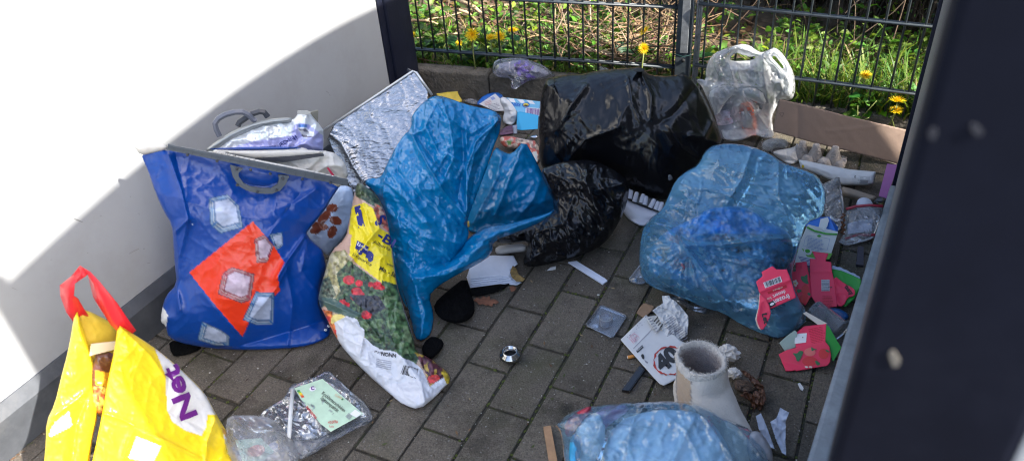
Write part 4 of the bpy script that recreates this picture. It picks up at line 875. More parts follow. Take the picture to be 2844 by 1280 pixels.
bag('sack_side', DD([(1225, 420), (1245, 368), (1262, 380), (1286, 390), (1318, 351), (1345, 398), (1365, 440), (1401, 520), (1382, 548), (1320, 577), (1260, 570), (1185, 590), (1168, 560), (1190, 490)]), lobe_pl, m_blue, bs, T=.05, R=100, pw=1.7, step=4, sm=1, seed=62, cr=((.010, 110, 115, 2.4), (.005, 44, 120, 1.6), (.0025, 20, 0, 1)), folds=((DD([(1318, 353), (1290, 430), (1245, 540)]), 9, .022), (DD([(1262, 385), (1250, 450), (1190, 560)]), 9, .016), (DD([(1365, 445), (1340, 500), (1290, 560)]), 10, .014)))
tail_pl = stand(1190, 900, 42)
bag('sack_tail', DD([(1175, 600), (1215, 572), (1290, 560), (1372, 538), (1398, 524), (1380, 550), (1300, 585), (1240, 605), (1238, 640), (1200, 665), (1150, 690), (1100, 720), (1078, 745), (1092, 790), (1086, 838), (1062, 858), (1042, 850), (1030, 790), (1008, 720), (990, 650), (1000, 628), (1060, 640), (1110, 660), (1150, 640)]), tail_pl, m_blue, bs, T=.05, R=60, pw=1.5, step=3, sm=1, seed=63, cr=((.009, 80, -30, 2.6), (.005, 36, -25, 1.6), (.0025, 16, 0, 1)), folds=((DD([(1390, 530), (1290, 575), (1180, 620)]), 7, .016), (DD([(1240, 605), (1150, 650), (1020, 660)]), 8, .014), (DD([(1235, 640), (1120, 690), (1040, 700)]), 8, .016), (DD([(1040, 700), (1070, 780), (1060, 850)]), 8, .012)))

# ---- printed carrier bag lying across the front
pc = paintbox((.42, .30, .22))
def blob(p, c, poly, col, sd, L=9, amt=.7, cols=None):
    m = inside(p, np.asarray(poly, float)); q = p[m]; n = fbm(np.stack([q[:, 0] / L, q[:, 1] / L, np.full(len(q), sd)], -1), 4); k = np.array(col) * np.clip(1 + amt * n[:, None] * 1.6, .12, 2.4)
    if cols is not None: k = np.where((pn(np.stack([q[:, 0] / L / 1.3, q[:, 1] / L / 1.3, np.full(len(q), sd + 4.4)], -1)) > .12)[:, None], np.array(cols) * np.clip(1 + amt * n[:, None], .2, 2), k)
    c[m] = k
reg = lambda poly, *a, **k: pc.fn(lambda p, c: blob(p, c, poly, *a, **k))
PEACH = (.56, .36, .27); reg(ZB([(180, 60), (420, 60), (430, 400), (30, 700), (0, 500)]), PEACH, 1, 60, .12)
reg(ZB([(225, 30), (280, 60), (360, 130), (372, 200), (330, 180), (270, 150), (222, 120), (212, 80)]), (.035, .055, .022), 2, 7, .9, cols=(.09, .12, .06))
reg(ZB([(310, 150), (380, 190), (385, 290), (345, 260), (300, 210)]), (.42, .10, .06), 3, 10, .8, cols=(.5, .32, .2))
YEL = (.78, .62, .012); pc.poly(ZB([(196, 165), (262, 152), (300, 178), (330, 268), (382, 292), (390, 400), (412, 540), (350, 530), (262, 462), (232, 440), (190, 395), (200, 300), (188, 290)]), YEL)
reg(ZB([(80, 380), (170, 370), (210, 430), (200, 520), (160, 620), (30, 640), (30, 560)]), (.30, .27, .12), 5, 12, .6, cols=(.42, .38, .24))
reg(ZB([(30, 520), (95, 490), (130, 580), (60, 640), (20, 640)]), (.05, .07, .05), 6, 8, .9, cols=(.12, .15, .10))
reg(ZB([(190, 420), (260, 470), (300, 500), (350, 535), (400, 530), (520, 860), (500, 900), (330, 840), (250, 760), (200, 680), (110, 620), (150, 560), (130, 480)]), (.030, .060, .030), 7, 11, .9, cols=(.09, .15, .065))
reg(ZB([(340, 510), (412, 530), (500, 850), (420, 850), (360, 700)]), (.06, .12, .05), 8, 14, .8, cols=(.15, .22, .11))
for x, y, r in ((190, 510, 26), (235, 525, 18), (225, 565, 26), (290, 530, 14), (320, 535, 22), (340, 545, 14), (180, 625, 15), (240, 575, 20), (270, 670, 24), (210, 590, 14), (160, 610, 14)):
    q = ZB([(x, y)])[0]; r *= .6; reg([(q[0] + r * math.cos(t), q[1] + r * .85 * math.sin(t)) for t in np.linspace(0, 6.28, 12)[:-1]], (.50, .012, .022), x * .1, 12, .5)
reg(ZB([(190, 575), (330, 585), (360, 640), (300, 670), (220, 620)]), (.025, .028, .04), 12, 14, .8)
pc.poly(ZB([(60, 590), (110, 590), (240, 665), (210, 690), (90, 650)]), (.07, .12, .10)); reg(ZB([(60, 645), (110, 655), (140, 790), (110, 780)]), (.55, .16, .05), 13, 12, .7, cols=(.5, .05, .04)); pc.poly(smooth(ZB([(100, 690), (120, 665), (165, 668), (175, 690), (120, 710), (105, 715)]), 2), (.72, .60, .20))
WH = (.60, .61, .66); pc.poly(ZB([(120, 705), (180, 676), (228, 690), (240, 720), (262, 740), (258, 772), (300, 810), (335, 830), (400, 838), (440, 868), (490, 890), (530, 925), (560, 1000), (640, 955), (652, 995), (600, 1055), (520, 1120), (420, 1100), (260, 940), (170, 850), (135, 790)]), WH)
reg(ZB([(495, 845), (560, 868), (630, 920), (670, 960), (665, 1000), (640, 955), (565, 1000), (540, 930)]), (.10, .03, .04), 14, 10, .9, cols=(.45, .30, .05)); reg(smooth(ZB([(545, 960), (590, 945), (620, 960), (570, 995)]), 1), (.6, .05, .04), 15, 10, .5)
reg(smooth(ZB([(615, 930), (650, 945), (668, 985), (645, 1000), (630, 960)]), 1), (.5, .36, .03), 16, 10, .5); reg(ZB([(385, 1045), (420, 1080), (500, 1115), (440, 1110), (380, 1085)]), (.10, .02, .025), 17, 10, .9)
cr_pl = stand(1070, 1075, 52, yaw=-6); car = thing('carrier_bag', 'printed carrier bag with vegetables and a yellow field slumped over the paving', 'bag', tuple(G(1070, 1060)))
_, car_s = bag('bag_body', ZB([(228, 42), (270, 65), (320, 110), (355, 180), (372, 240), (385, 330), (400, 430), (410, 520), (445, 640), (490, 770), (500, 845), (560, 870), (620, 915), (660, 950), (667, 990), (640, 1010), (600, 1055), (520, 1120), (440, 1098), (390, 1055), (260, 940), (180, 855), (130, 790), (80, 690), (40, 610), (45, 560), (75, 460), (100, 370), (170, 310), (185, 240), (200, 150), (215, 80)]), cr_pl, m_carrier, car, T=.042, R=70, step=2.5, sm=1, paint=pc, seed=71, cr=((.007, 90, 60, 2), (.004, 40, 40, 1.5), (.0018, 18, 0, 1)),
    folds=((ZB([(300, 180), (330, 270), (280, 330), (200, 420)]), 8, .014), (ZB([(230, 50), (250, 150), (300, 300)]), 8, .01), (ZB([(60, 600), (150, 640), (260, 690), (330, 780)]), 9, .014), (ZB([(180, 680), (262, 745), (240, 850)]), 8, .012), (ZB([(440, 870), (520, 980), (540, 1080)]), 9, .012), (ZB([(250, 770), (330, 900), (430, 1000)]), 10, -.008), (ZB([(370, 250), (405, 420), (440, 620)]), 10, -.010)))
text('I', ZV([(295, 470)])[0], ZV([(345, 460)])[0], 54, car_s, m_blueink, car, bold=.05); text('S', ZV([(425, 440)])[0], ZV([(462, 470)])[0], 34, car_s, m_blueink, car, bold=.03)
text('-BI', ZV([(442, 560)])[0], ZV([(575, 640)])[0], 25, car_s, m_blueink, car, bold=.025); text('Alberta', ZV([(410, 608)])[0], ZV([(555, 668)])[0], 9.5, car_s, m_ink, car); text('Lieferservice', ZV([(248, 712)])[0], ZV([(395, 800)])[0], 9, car_s, m_ink, car)
text('www', ZV([(525, 785)])[0], ZV([(578, 806)])[0], 9, car_s, m_ink, car); text('Mo. - Sa.', ZV([(462, 830)])[0], ZV([(602, 890)])[0], 12, car_s, m_ink, car, bold=.02)
decal('van_print', ZV([(285, 585), (378, 640), (362, 705), (270, 655)]), car_s, m_blueink, car); decal('van_print', ZV([(378, 668), (405, 682), (420, 705), (412, 755), (352, 725), (362, 690)]), car_s, m_blueink, car)
for x, y in ((308, 688), (390, 746)):
    q = ZV([(x, y)])[0]; decal('van_print', [(q[0] + 6 * math.cos(t), q[1] + 6 * math.sin(t)) for t in np.linspace(0, 6.28, 11)[:-1]], car_s, m_blueink, car, off=.0016)
decal('van_print', ZV([(292, 600), (318, 614), (312, 645), (285, 632)]), car_s, m_white_print, car, off=.002); text('E', ZV([(292, 630)])[0], ZV([(308, 640)])[0], 9, car_s, m_blueink, car, off=.0028, bold=.03); text('Billeb', ZV([(320, 645)])[0], ZV([(365, 672)])[0], 6, car_s, m_white_print, car, off=.002)
text('NONN', ZB([(338, 858)])[0], ZB([(406, 866)])[0], 10, car_s, m_ink, car, bold=.03); text('Papier', ZB([(308, 846)])[0], ZB([(370, 852)])[0], 7, car_s, m_ink, car)
bars(ZB([(430, 940)])[0], ZB([(497, 962)])[0], 25, car_s, car, None, m_ink, n=18)
for k in range(5): decal('small_print', ZB([(315, 872 + 9 * k), (385, 885 + 9 * k), (384, 889 + 9 * k), (314, 876 + 9 * k)]), car_s, mat('faint_ink', (.32, .33, .38), rough=.6), car)

# ---- black sacks
bk_pl = stand(1700, 590, 30); bk = thing('rubbish_sack', 'big full black rubbish sack against the fence', 'sack', tuple(G(1700, 560)))
_, bk_s = bag('sack_body', Q3([(165, 405), (215, 388), (262, 378), (345, 376), (420, 357), (530, 346), (605, 342), (640, 337), (668, 352), (690, 378), (790, 386), (860, 372), (910, 400), (958, 470), (1000, 560), (1045, 660), (1062, 725), (1000, 800), (900, 870), (850, 930), (800, 1010), (700, 1000), (590, 950), (450, 900), (300, 880), (150, 860), (138, 780), (133, 650), (140, 520), (155, 450)]), bk_pl, m_black, bk, T=.14, R=200, pw=1.3, step=4, sm=2, seed=81, cr=((.011, 190, 75, 2.6), (.004, 80, 60, 2.4), (.0014, 34, 70, 2.0)), rad=((1422 + 700 / 1.8115, 615 / 1.8115, .005, 3.2, 110, 60), (1422 + 240 / 1.8115, 640 / 1.8115, .008, 3.2, 110, 40), (1422 + 640 / 1.8115, 345 / 1.8115, .008, 5, 120, 40)),
    folds=((Q3([(640, 345), (690, 480), (690, 600)]), 7, .014), (Q3([(580, 400), (600, 520), (640, 610)]), 6, .012), (Q3([(380, 440), (300, 560), (240, 660)]), 8, .02), (Q3([(540, 640), (380, 700), (300, 800)]), 9, .018), (Q3([(930, 430), (800, 580), (740, 620)]), 9, -.014), (Q3([(880, 680), (950, 690), (1000, 610)]), 7, .016), (Q3([(780, 640), (840, 740), (930, 800)]), 8, .012)))
q, n_ = bk_s(Q3([(638, 352)])); 
bag('torn_opening', Q3([(606, 352), (625, 340), (655, 342), (670, 356), (650, 364), (618, 362)]), Plane(q[0] + n_[0] * .004, n_[0]), m_dark, bk, T=.004, R=8, step=2, label='dark torn opening at the top')
q, n_ = bk_s(Q3([(795, 895)])); bag('torn_patch', Q3([(786, 878), (802, 880), (812, 900), (798, 912), (784, 905)]), Plane(q[0] + n_[0] * .008, n_[0]), mat('grey_foil', (.45, .47, .5), rough=.25, metal=.6), bk, T=.004, R=8, step=2)
q, n_ = bk_s(Q3([(200, 410)])); bag('loose_flap', Q3([(170, 398), (212, 390), (222, 420), (180, 445)]), Plane(q[0] + n_[0] * .012, n_[0]), m_black, bk, T=.006, R=10, step=2)
sb_pl = stand(1490, 745, 40); sb = thing('rubbish_sack', 'small crumpled black sack in front of the big black one', 'sack', tuple(G(1490, 740)))
bag('sack_body', DD([(1358, 428), (1395, 412), (1430, 404), (1490, 401), (1540, 424), (1584, 456), (1578, 510), (1556, 562), (1522, 612), (1470, 640), (1400, 660), (1332, 673), (1312, 662), (1328, 625), (1330, 590), (1375, 540), (1398, 520), (1372, 455)]), sb_pl, m_black, sb, T=.09, R=120, pw=1.5, step=3, sm=1, seed=82, cr=((.026, 105, 65, 2.0), (.010, 48, 50, 1.8), (.003, 22, 40, 1.6)), folds=((DD([(1500, 410), (1450, 480), (1420, 560)]), 9, .016), (DD([(1580, 460), (1500, 480), (1440, 450)]), 8, .016), (DD([(1330, 590), (1420, 560), (1480, 600)]), 8, .014)))
bag('sack_tail', DD([(1240, 592), (1265, 575), (1330, 560), (1400, 535), (1420, 570), (1335, 640), (1330, 605), (1290, 612), (1250, 612)]), stand(1480, 745, 42), m_black, sb, T=.04, R=40, step=3, sm=1, seed=83, cr=((.009, 46, 20, 1.5), (.005, 20, 60, 1)))

# ---- white carrier bag with bottle and orange pack, in the sun
m_wfilm = film('white_film', (.93, .95, .96), (.80, .82, .84), op=.36, edge=.7, rough=.16, bump=.15, bscale=26, var=.7, vscale=14, facet=.2, fscale=45, fstretch=(1.2, 1.2, .5))
ts_pl = stand(2075, 400, 12, yaw=4, back=.06); tsb = thing('carrier_bag', 'translucent white carrier bag with two handles by the fence', 'bag', tuple(G(2075, 400)))
_, ts_s = bag('bag_film', ZT([(0, 420), (60, 405), (112, 420), (108, 300), (150, 200), (200, 140), (300, 100), (420, 60), (500, 45), (570, 60), (640, 110), (690, 135), (760, 110), (825, 78), (890, 120), (960, 210), (1020, 330), (1045, 430), (1040, 580), (990, 640), (890, 620), (850, 700), (800, 800), (808, 900), (830, 1020), (740, 1030), (620, 990), (520, 1040), (400, 1060), (300, 1040), (270, 960), (215, 820), (110, 580), (60, 480)]), ts_pl, m_wfilm, tsb, T=.06, R=90, step=3, sm=1, seed=91, zmin=.02,
    holes=(ZT([(360, 205), (420, 135), (500, 165), (570, 185), (640, 185), (585, 212), (480, 220), (400, 222)]), ZT([(795, 185), (825, 165), (880, 230), (925, 290), (910, 310), (850, 235)])), cr=((.012, 70, 70, 2.2), (.007, 32, 60, 1.7), (.003, 15, 0, 1)), folds=((ZT([(420, 60), (340, 220), (420, 460)]), 7, .018), (ZT([(690, 140), (720, 400), (760, 700)]), 8, .016), (ZT([(120, 560), (300, 470), (700, 500)]), 7, .014), (ZT([(400, 480), (600, 700), (820, 1010)]), 7, .016), (ZT([(1040, 430), (900, 600), (780, 860)]), 7, .014)))
bag('film_fold', ZT([(120, 560), (250, 475), (420, 470), (700, 505), (760, 700), (600, 640), (430, 560), (330, 640), (220, 820), (180, 720)]), Plane(ts_pl.o + ts_pl.n * .06, ts_pl.n), m_wfilm, tsb, T=.02, R=30, step=3, seed=92, cr=((.008, 40, 30, 1.5),))
bag('handle_fold', ZT([(690, 150), (820, 80), (960, 220), (1040, 430), (1000, 620), (920, 560), (900, 420), (850, 300), (760, 240)]), Plane(ts_pl.o + ts_pl.n * .03, ts_pl.n), m_wfilm, tsb, T=.03, R=30, step=3, seed=93, holes=(ZT([(795, 185), (825, 165), (880, 230), (925, 290), (910, 310), (850, 235)]),), cr=((.010, 34, 60, 1.5), (.005, 15, 0, 1)))
m_pet = film('clear_plastic', (.90, .93, .97), (.70, .74, .82), op=.10, edge=.5, rough=.07, bump=.03, var=.3, facet=.012)
bt = thing('plastic_bottle', 'dented clear bottle inside the white carrier bag', 'bottle', tuple(G(2030, 395)))
b0 = ts_pl.hit(ZT([(390, 1010)]))[0]; b1 = ts_pl.hit(ZT([(270, 480)]))[0]; V, F = latheVF([(0, 0), (.030, .002), (.036, .012), (.036, .05), (.034, .055), (.036, .06), (.036, .10), (.034, .105), (.036, .11), (.033, .135), (.022, .155), (.013, .165), (.013, .185), (0, .186)], 24, b0 + ts_pl.n * .012, b1 - b0)
mk('bottle_wall', V, F, film('bottle_plastic', (.85, .87, .93), (.62, .64, .74), op=.45, edge=.5, rough=.12, bump=.2, bscale=60, var=.5), bt); V, F = latheVF([(.0367, .056), (.0367, .103)], 24, b0 + ts_pl.n * .012, b1 - b0); mk('bottle_label', V, F, mat('bottle_label', (.55, .50, .56), rough=.5, var=.5, vscale=70, dirt=((.55, .05, .05), .8, 45)), bt)
op = thing('snack_pack', 'orange and white printed pack inside the white carrier bag', 'packet', tuple(G(2090, 395)))
po = paintbox((.85, .16, .03)); po.fn(lambda p, c: blob(p, c, ZT([(470, 740), (560, 740), (600, 830), (590, 920), (500, 910)]), (.55, .58, .62), 4, 14, .6)); po.fn(lambda p, c: blob(p, c, ZT([(520, 840), (580, 830), (600, 890), (530, 900)]), (.18, .17, .10), 5, 8, .8))
bag('pack_body', ZT([(455, 670), (540, 645), (600, 665), (640, 860), (640, 990), (560, 1010), (470, 990)]), Plane(ts_pl.o + ts_pl.n * .005, ts_pl.n), m_carrier, op, T=.015, R=25, step=3, paint=po, cr=((.004, 30, 30, 1.2),), seed=33)

# ---- translucent blue sack on the right with a darker bundle inside
m_bfilm = film('blue_film', (.62, .88, .99), (.25, .64, .97), op=.27, edge=.40, rough=.11, bump=.12, bscale=24, var=.7, vscale=7, facet=.085, fscale=34, fstretch=(2.2, .6, .6), gloss=1.05)
rb_pl = stand(1930, 880, 46); rb = thing('rubbish_sack', 'translucent light blue sack with dark rubbish inside, on the right', 'sack', tuple(G(1930, 860)))
_, rb_s = bag('film_body', ZD([(395, 160), (430, 85), (470, 52), (520, 40), (600, 37), (700, 54), (800, 95), (860, 140), (980, 180), (1060, 215), (1095, 270), (1110, 330), (1100, 400), (1085, 445), (1000, 470), (970, 560), (945, 660), (920, 740), (925, 820), (960, 900), (985, 960), (960, 1040), (930, 1080), (860, 1118), (780, 1105), (640, 1045), (530, 975), (440, 955), (300, 890), (180, 852), (110, 815), (80, 770), (68, 690), (74, 600), (90, 500), (140, 445), (200, 402), (230, 330), (270, 240), (330, 190)]), rb_pl, m_bfilm, rb, T=.10, R=170, pw=1.4, step=3, sm=1, seed=101, cr=((.012, 130, 20, 2.6), (.007, 60, 10, 2.6), (.0035, 26, 0, 2.4), (.0014, 12, 20, 2)), rad=((1740 + 345 / 1.998, 380 + 600 / 1.998, .011, 4.0, 150, 60),),
    folds=((ZD([(345, 600), (520, 600), (760, 570), (950, 560)]), 7, .022), (ZD([(345, 610), (600, 660), (900, 700)]), 7, .014), (ZD([(700, 60), (640, 250), (560, 380)]), 10, .016), (ZD([(840, 130), (830, 330), (900, 480)]), 10, .014), (ZD([(120, 470), (250, 500), (345, 600)]), 7, .018), (ZD([(345, 610), (450, 760), (600, 960)]), 7, .012)), bumps=((2040, 660, 120, -.03),))
bag('film_corner', ZD([(0, 800), (45, 740), (85, 690), (120, 760), (110, 815), (60, 820)]), stand(1780, 790, 70), m_pet, rb, T=.012, R=25, step=3, cr=((.004, 30, 20, 1),), seed=4, label='clear empty corner of the sack')
ib = thing('rubbish_bundle', 'dark blue rubbish bundle showing through the translucent blue sack', 'rubbish', tuple(G(1960, 800)))
pi_ = paintbox((.02, .24, .66)); 
def _inner(p, c):
    n = fbm(np.stack([p[:, 0] / 34, p[:, 1] / 26, p[:, 0] * 0 + 2], -1), 4); k = pn(np.stack([p[:, 0] / 52 + .6 * n, p[:, 1] / 30 + .6 * n, p[:, 0] * 0 + 9], -1)); low = p[:, 1] > 650
    c[:] = c * np.clip(1 + .9 * n[:, None], .25, 2.2); c[low] = c[low] * np.array([.9, .62, .5]) + np.array([.015, .02, .02]); m = (k > .33) & low; c[m] = (.34, .42, .46); m = (k < -.36) & low; c[m] = (.03, .03, .045); m = (pn(np.stack([p[:, 0] / 60 + .6 * n, p[:, 1] / 34, p[:, 0] * 0 + 5], -1)) > .42) & low; c[m] = (.28, .10, .14)
pi_.fn(_inner)
bag('bundle', ZD([(160, 570), (260, 500), (400, 440), (440, 400), (560, 385), (640, 385), (720, 420), (800, 480), (900, 520), (930, 620), (900, 720), (820, 860), (700, 900), (560, 900), (380, 880), (250, 840), (150, 780), (110, 700)]), Plane(rb_pl.o + rb_pl.n * .005, rb_pl.n), m_carrier, ib, T=.062, R=120, step=4, paint=pi_, seed=103, cr=((.016, 70, 65, 1.6), (.008, 32, 30, 1.3)))
# ---- translucent sack in front, cut by the frame
fb_pl = stand(1800, 1400, 50); fb = thing('rubbish_sack', 'see-through pale blue sack of packaging at the lower frame edge', 'sack', tuple(G(1800, 1380)))
m_bfilm2 = film('pale_blue_film', (.72, .89, .98), (.36, .66, .92), op=.13, edge=.42, rough=.10, bump=.14, bscale=16, var=.8, vscale=7, bstretch=(1, 2.2, 1), facet=.10, fscale=24, fstretch=(2.4, .5, .7), gloss=1.6)
front_out = Q7([(215, 985), (250, 940), (330, 893), (450, 872), (600, 862), (760, 856), (900, 862), (1000, 900), (1060, 940), (1130, 962), (1200, 1000), (1260, 1060), (1310, 1150), (1330, 1290), (1200, 1420), (800, 1480), (400, 1420), (280, 1290), (262, 1160), (255, 1060), (240, 1005)])
bag('film_body', front_out, fb_pl, m_bfilm2, fb, T=.13, R=200, step=4, sm=1, seed=111, cr=((.010, 120, 30, 2.4), (.005, 46, 45, 2.0), (.002, 20, 20, 1.3)), folds=((Q7([(300, 910), (420, 1000), (520, 1200)]), 9, .012), (Q7([(560, 870), (480, 960), (420, 1159)]), 9, .012), (Q7([(230, 985), (420, 930), (640, 905), (900, 930)]), 5, .010), (Q7([(230, 985), (450, 980), (700, 1010)]), 4, .010), (Q7([(235, 990), (400, 1030), (560, 1130)]), 4, .010), (Q7([(700, 865), (620, 960), (590, 1150)]), 5, .010), (Q7([(860, 865), (960, 960), (1080, 1150)]), 5, .012), (Q7([(960, 885), (1120, 1000), (1240, 1159)]), 5, .012), (Q7([(760, 930), (860, 1010), (930, 1159)]), 5, .009)))
cpl = Plane(fb_pl.o + fb_pl.n * .035, fb_pl.n)
def content(name, lab, cat, poly, colr, o_, T=.02, ruf=.4, var=.25, cr=((.006, 40, 30, 1.3),), sd=7):
    c0 = Plane(fb_pl.o + fb_pl.n * o_, fb_pl.n); q = c0.hit([np.mean(poly, 0)])[0]; o, _ = bag(name, poly, c0, mat(name + '_paint', colr, rough=ruf, var=var, vscale=30), None, T=T, R=40, step=5, cr=cr, seed=sd); tag(o, lab, cat)
content('packaging_tray', 'white plastic tray pressed against the left inside the front sack', 'tray', Q7([(330, 960), (440, 900), (480, 1000), (430, 1159), (330, 1250), (290, 1100)]), (.72, .75, .80), .05, var=.08)
content('foil_packet', 'red and blue foil packet in the left top of the front sack', 'packet', Q7([(260, 960), (360, 890), (410, 880), (370, 950), (310, 1030), (270, 1040)]), (.45, .04, .07), .05, sd=8)
content('food_packet', 'pink wrapper in the upper middle of the front sack', 'wrapper', Q7([(430, 890), (560, 870), (600, 900), (480, 980), (420, 1060), (400, 980)]), (.50, .25, .40), .04, sd=9)
content('paper_wad', 'large pale blue wad of paper filling the middle of the front sack', 'paper', Q7([(520, 960), (700, 900), (900, 900), (1010, 960), (1100, 1100), (1150, 1300), (700, 1350), (440, 1300), (450, 1120)]), (.60, .70, .80), .0, T=.05, sd=10, var=.06, cr=((.020, 120, -55, 4), (.009, 44, -50, 4), (.003, 18, -55, 3)))
content('round_tub', 'greyish round tub on the right inside the front sack', 'tub', smooth(Q7([(1180, 1020), (1240, 1000), (1290, 1060), (1320, 1140), (1290, 1240), (1220, 1200), (1180, 1110)]), 1), (.30, .31, .34), .045, sd=11)
content('blue_wrapper', 'small turquoise wrapper at the left edge inside the front sack', 'wrapper', Q7([(290, 1040), (330, 1010), (350, 1100), (330, 1190), (285, 1180)]), (.03, .30, .55), .075, T=.012, sd=12)

# ---- yellow carrier bag in the sun
YE = (.90, .68, .02)
yb_pl = stand(330, 1440, 4, yaw=10); yb = thing('carrier_bag', 'bright yellow carrier bag with a red ribbon handle in the sunlight', 'bag', tuple(G(380, 1440)))
yn = yb_pl.n
pg = paintbox(YE); pg.poly(ZJ([(300, 950), (370, 895), (388, 965), (265, 1028), (275, 985)]), (.72, .72, .72))
for k in range(6): pg.poly(ZJ([(285 + 15 * k, 975 - 9 * k), (290 + 15 * k, 972 - 9 * k), (298 + 15 * k, 1010 - 8 * k), (293 + 15 * k, 1012 - 8 * k)]), (.45, .45, .47))
gus_pl = Plane(yb_pl.o - yn * .015, yn)
bag('gusset', ZJ([(405, 335), (440, 420), (470, 520), (512, 690), (500, 780), (530, 900), (490, 1060), (475, 1280), (225, 1280), (246, 1060), (248, 945), (295, 850), (330, 700), (368, 560)]), gus_pl, m_carrier, yb, T=.02, R=50, step=4, sm=1, paint=pg, seed=121, cr=((.006, 80, 70, 1.8), (.003, 34, 40, 1.3)), folds=((ZJ([(512, 700), (410, 960), (380, 1200)]), 9, -.016), (ZJ([(250, 940), (400, 840), (510, 740)]), 7, .012), (ZJ([(405, 340), (430, 500), (500, 680)]), 7, .01)), label='folded side gusset with a white barcode patch')
pf_ = paintbox(YE); WHT = (.74, .74, .75)
pf_.poly(Q5([(775, 590), (860, 660), (960, 745), (1035, 825), (1085, 920), (1085, 925), (1040, 925), (1035, 985), (1010, 1030), (930, 1005), (865, 960), (838, 900), (835, 740), (800, 650)]), WHT)
pf_.poly(Q5([(690, 1035), (810, 1080), (770, 1165), (650, 1140)]), WHT)
for k in range(7): pf_.poly(Q5([(697 + 14 * k, 1045 + 5.2 * k), (701 + 14 * k, 1047 + 5.2 * k), (668 + 14 * k, 1140 + 3 * k), (664 + 14 * k, 1139 + 3 * k)]), (.50, .50, .52))
pf_.poly(Q5([(1110, 985), (1150, 1020), (1200, 1140), (1215, 1290), (1165, 1290), (1150, 1120)]), (.55, .30, .04)); pf_.poly(Q5([(1120, 1020), (1135, 1040), (1160, 1120), (1140, 1120)]), (.7, .7, .7))
fr_pl = Plane(yb_pl.o + yn * .045, yn)
_, yb_s = bag('bag_front', Q5([(592, 470), (640, 500), (770, 582), (870, 662), (960, 742), (1035, 822), (1085, 918), (1135, 1000), (1172, 1070), (1205, 1160), (1225, 1300), (430, 1300), (470, 1140), (515, 920), (545, 740), (575, 600)]), fr_pl, m_carrier, yb, T=.03, R=90, step=3, sm=1, paint=pf_, seed=122, cr=((.006, 130, 60, 2), (.0025, 46, 40, 1.3)), folds=((Q5([(515, 915), (620, 950), (780, 1030), (1000, 1140)]), 6, .012), (Q5([(600, 480), (760, 640), (838, 760)]), 10, .010), (Q5([(850, 700), (840, 900), (1040, 1010)]), 10, -.006), (Q5([(1085, 925), (1035, 1060), (1020, 1250)]), 10, .014), (Q5([(680, 980), (620, 1160)]), 7, .006)))
m_purple = mat('purple_print', (.13, .012, .20), rough=.4)
text('Net', Q5([(985, 925)])[0], Q5([(880, 672)])[0], 48, yb_s, m_purple, yb, off=.003, bold=.035)
back_ = bag('bag_back', ZJ([(405, 335), (470, 350), (560, 395), (632, 432), (620, 540), (600, 620), (560, 760), (520, 900), (490, 700), (460, 540), (430, 440)]), Plane(yb_pl.o - yn * .03, yn), mat('yellow_inside', (.70, .52, .06), rough=.4, trans=.25, var=.1, vscale=20), yb, T=.01, R=25, step=4, seed=123, cr=((.004, 60, 60, 1.5),))
pap = slab('paper_strip', ZJ([(488, 530), (618, 516), (612, 560), (480, 594)]), Plane(yb_pl.o - yn * .004, yn), .002, mat('cream_paper', (.62, .55, .42), rough=.7), yb)
m_red = mat('red_ribbon', (.75, .02, .03), rough=.3, trans=.2, coat=.2)
rp = Plane(yb_pl.o - yn * .0, yn); P = rp.hit(Q5([(470, 500), (410, 420), (372, 350), (350, 310), (372, 250), (410, 200), (432, 205), (452, 250), (470, 300), (500, 350), (540, 420), (588, 480)])) + np.array([0, 0, 0])
for i, k in enumerate(np.linspace(-.03, .045, len(P))): P[i] += yn * k
nr = np.array([yn * math.cos(a_) + np.cross(yn, (0, 0, 1)) * math.sin(a_) for a_ in np.linspace(.2, 1.9, 5).tolist() + np.linspace(1.9, .3, 7).tolist()]); V, F = bandVF(P, nr, [.024, .027, .030, .032, .023, .020, .023, .031, .034, .031, .028, .022], .0015); mk('handle', V, F, m_red, yb)
gr = thing('food_box', 'brown and orange packaged food standing inside the yellow bag', 'packet', tuple(gus_pl.o))
pq = paintbox((.10, .035, .022)); pq.poly(ZJ([(480, 600), (620, 570), (610, 640), (520, 660)]), (.11, .045, .03)); pq.poly(ZJ([(510, 670), (600, 690), (580, 760), (510, 750)]), (.55, .30, .02)); pq.fn(lambda p, c: blob(p, c, ZJ([(490, 760), (590, 760), (570, 900), (500, 900)]), (.55, .12, .04), 3, 9, .8, cols=(.75, .55, .12)))
bag('packet_body', ZJ([(480, 590), (620, 565), (640, 700), (620, 920), (500, 920)]), Plane(yb_pl.o - yn * .012, yn), m_carrier, gr, T=.02, R=30, step=3, paint=pq, seed=14, cr=((.005, 40, 20, 1.2),))
# ================================================================== SMALL RUBBISH
def proj(P):
    q = (np.asarray(P, float) - CAM) @ ROT; return np.stack([1422 + FPX * q[:, 0] / -q[:, 2], 640 - FPX * q[:, 1] / -q[:, 2]], 1)
m_paper = mat('white_paper', (.66, .66, .66), rough=.75, var=.05, vscale=20, trans=.12); m_paperb = mat('bluish_paper', (.58, .62, .72), rough=.75, var=.06, vscale=20)
m_kraft = mat('kraft_card', (.26, .165, .10), rough=.85, var=.10, vscale=40, bump=.15, bscale=90); m_card = mat('cardboard', (.235, .165, .125), rough=.85, var=.08, vscale=9, dirt=((.17, .115, .085), .5, 5), bump=.12, bscale=40)
m_blackcloth = mat('black_knit', (.005, .005, .0055), rough=.95, spec=.05, bump=.8, bscale=260)
m_wplastic = mat('white_plastic', (.60, .60, .66), rough=.35); m_blackpl = mat('black_plastic', (.014, .014, .018), rough=.3)
m_clear = film('clear_film', (.93, .95, .97), (.66, .69, .73), op=.08, edge=.42, rough=.10, bump=.1, bscale=34, facet=.05, fscale=60, var=.8, vscale=16)
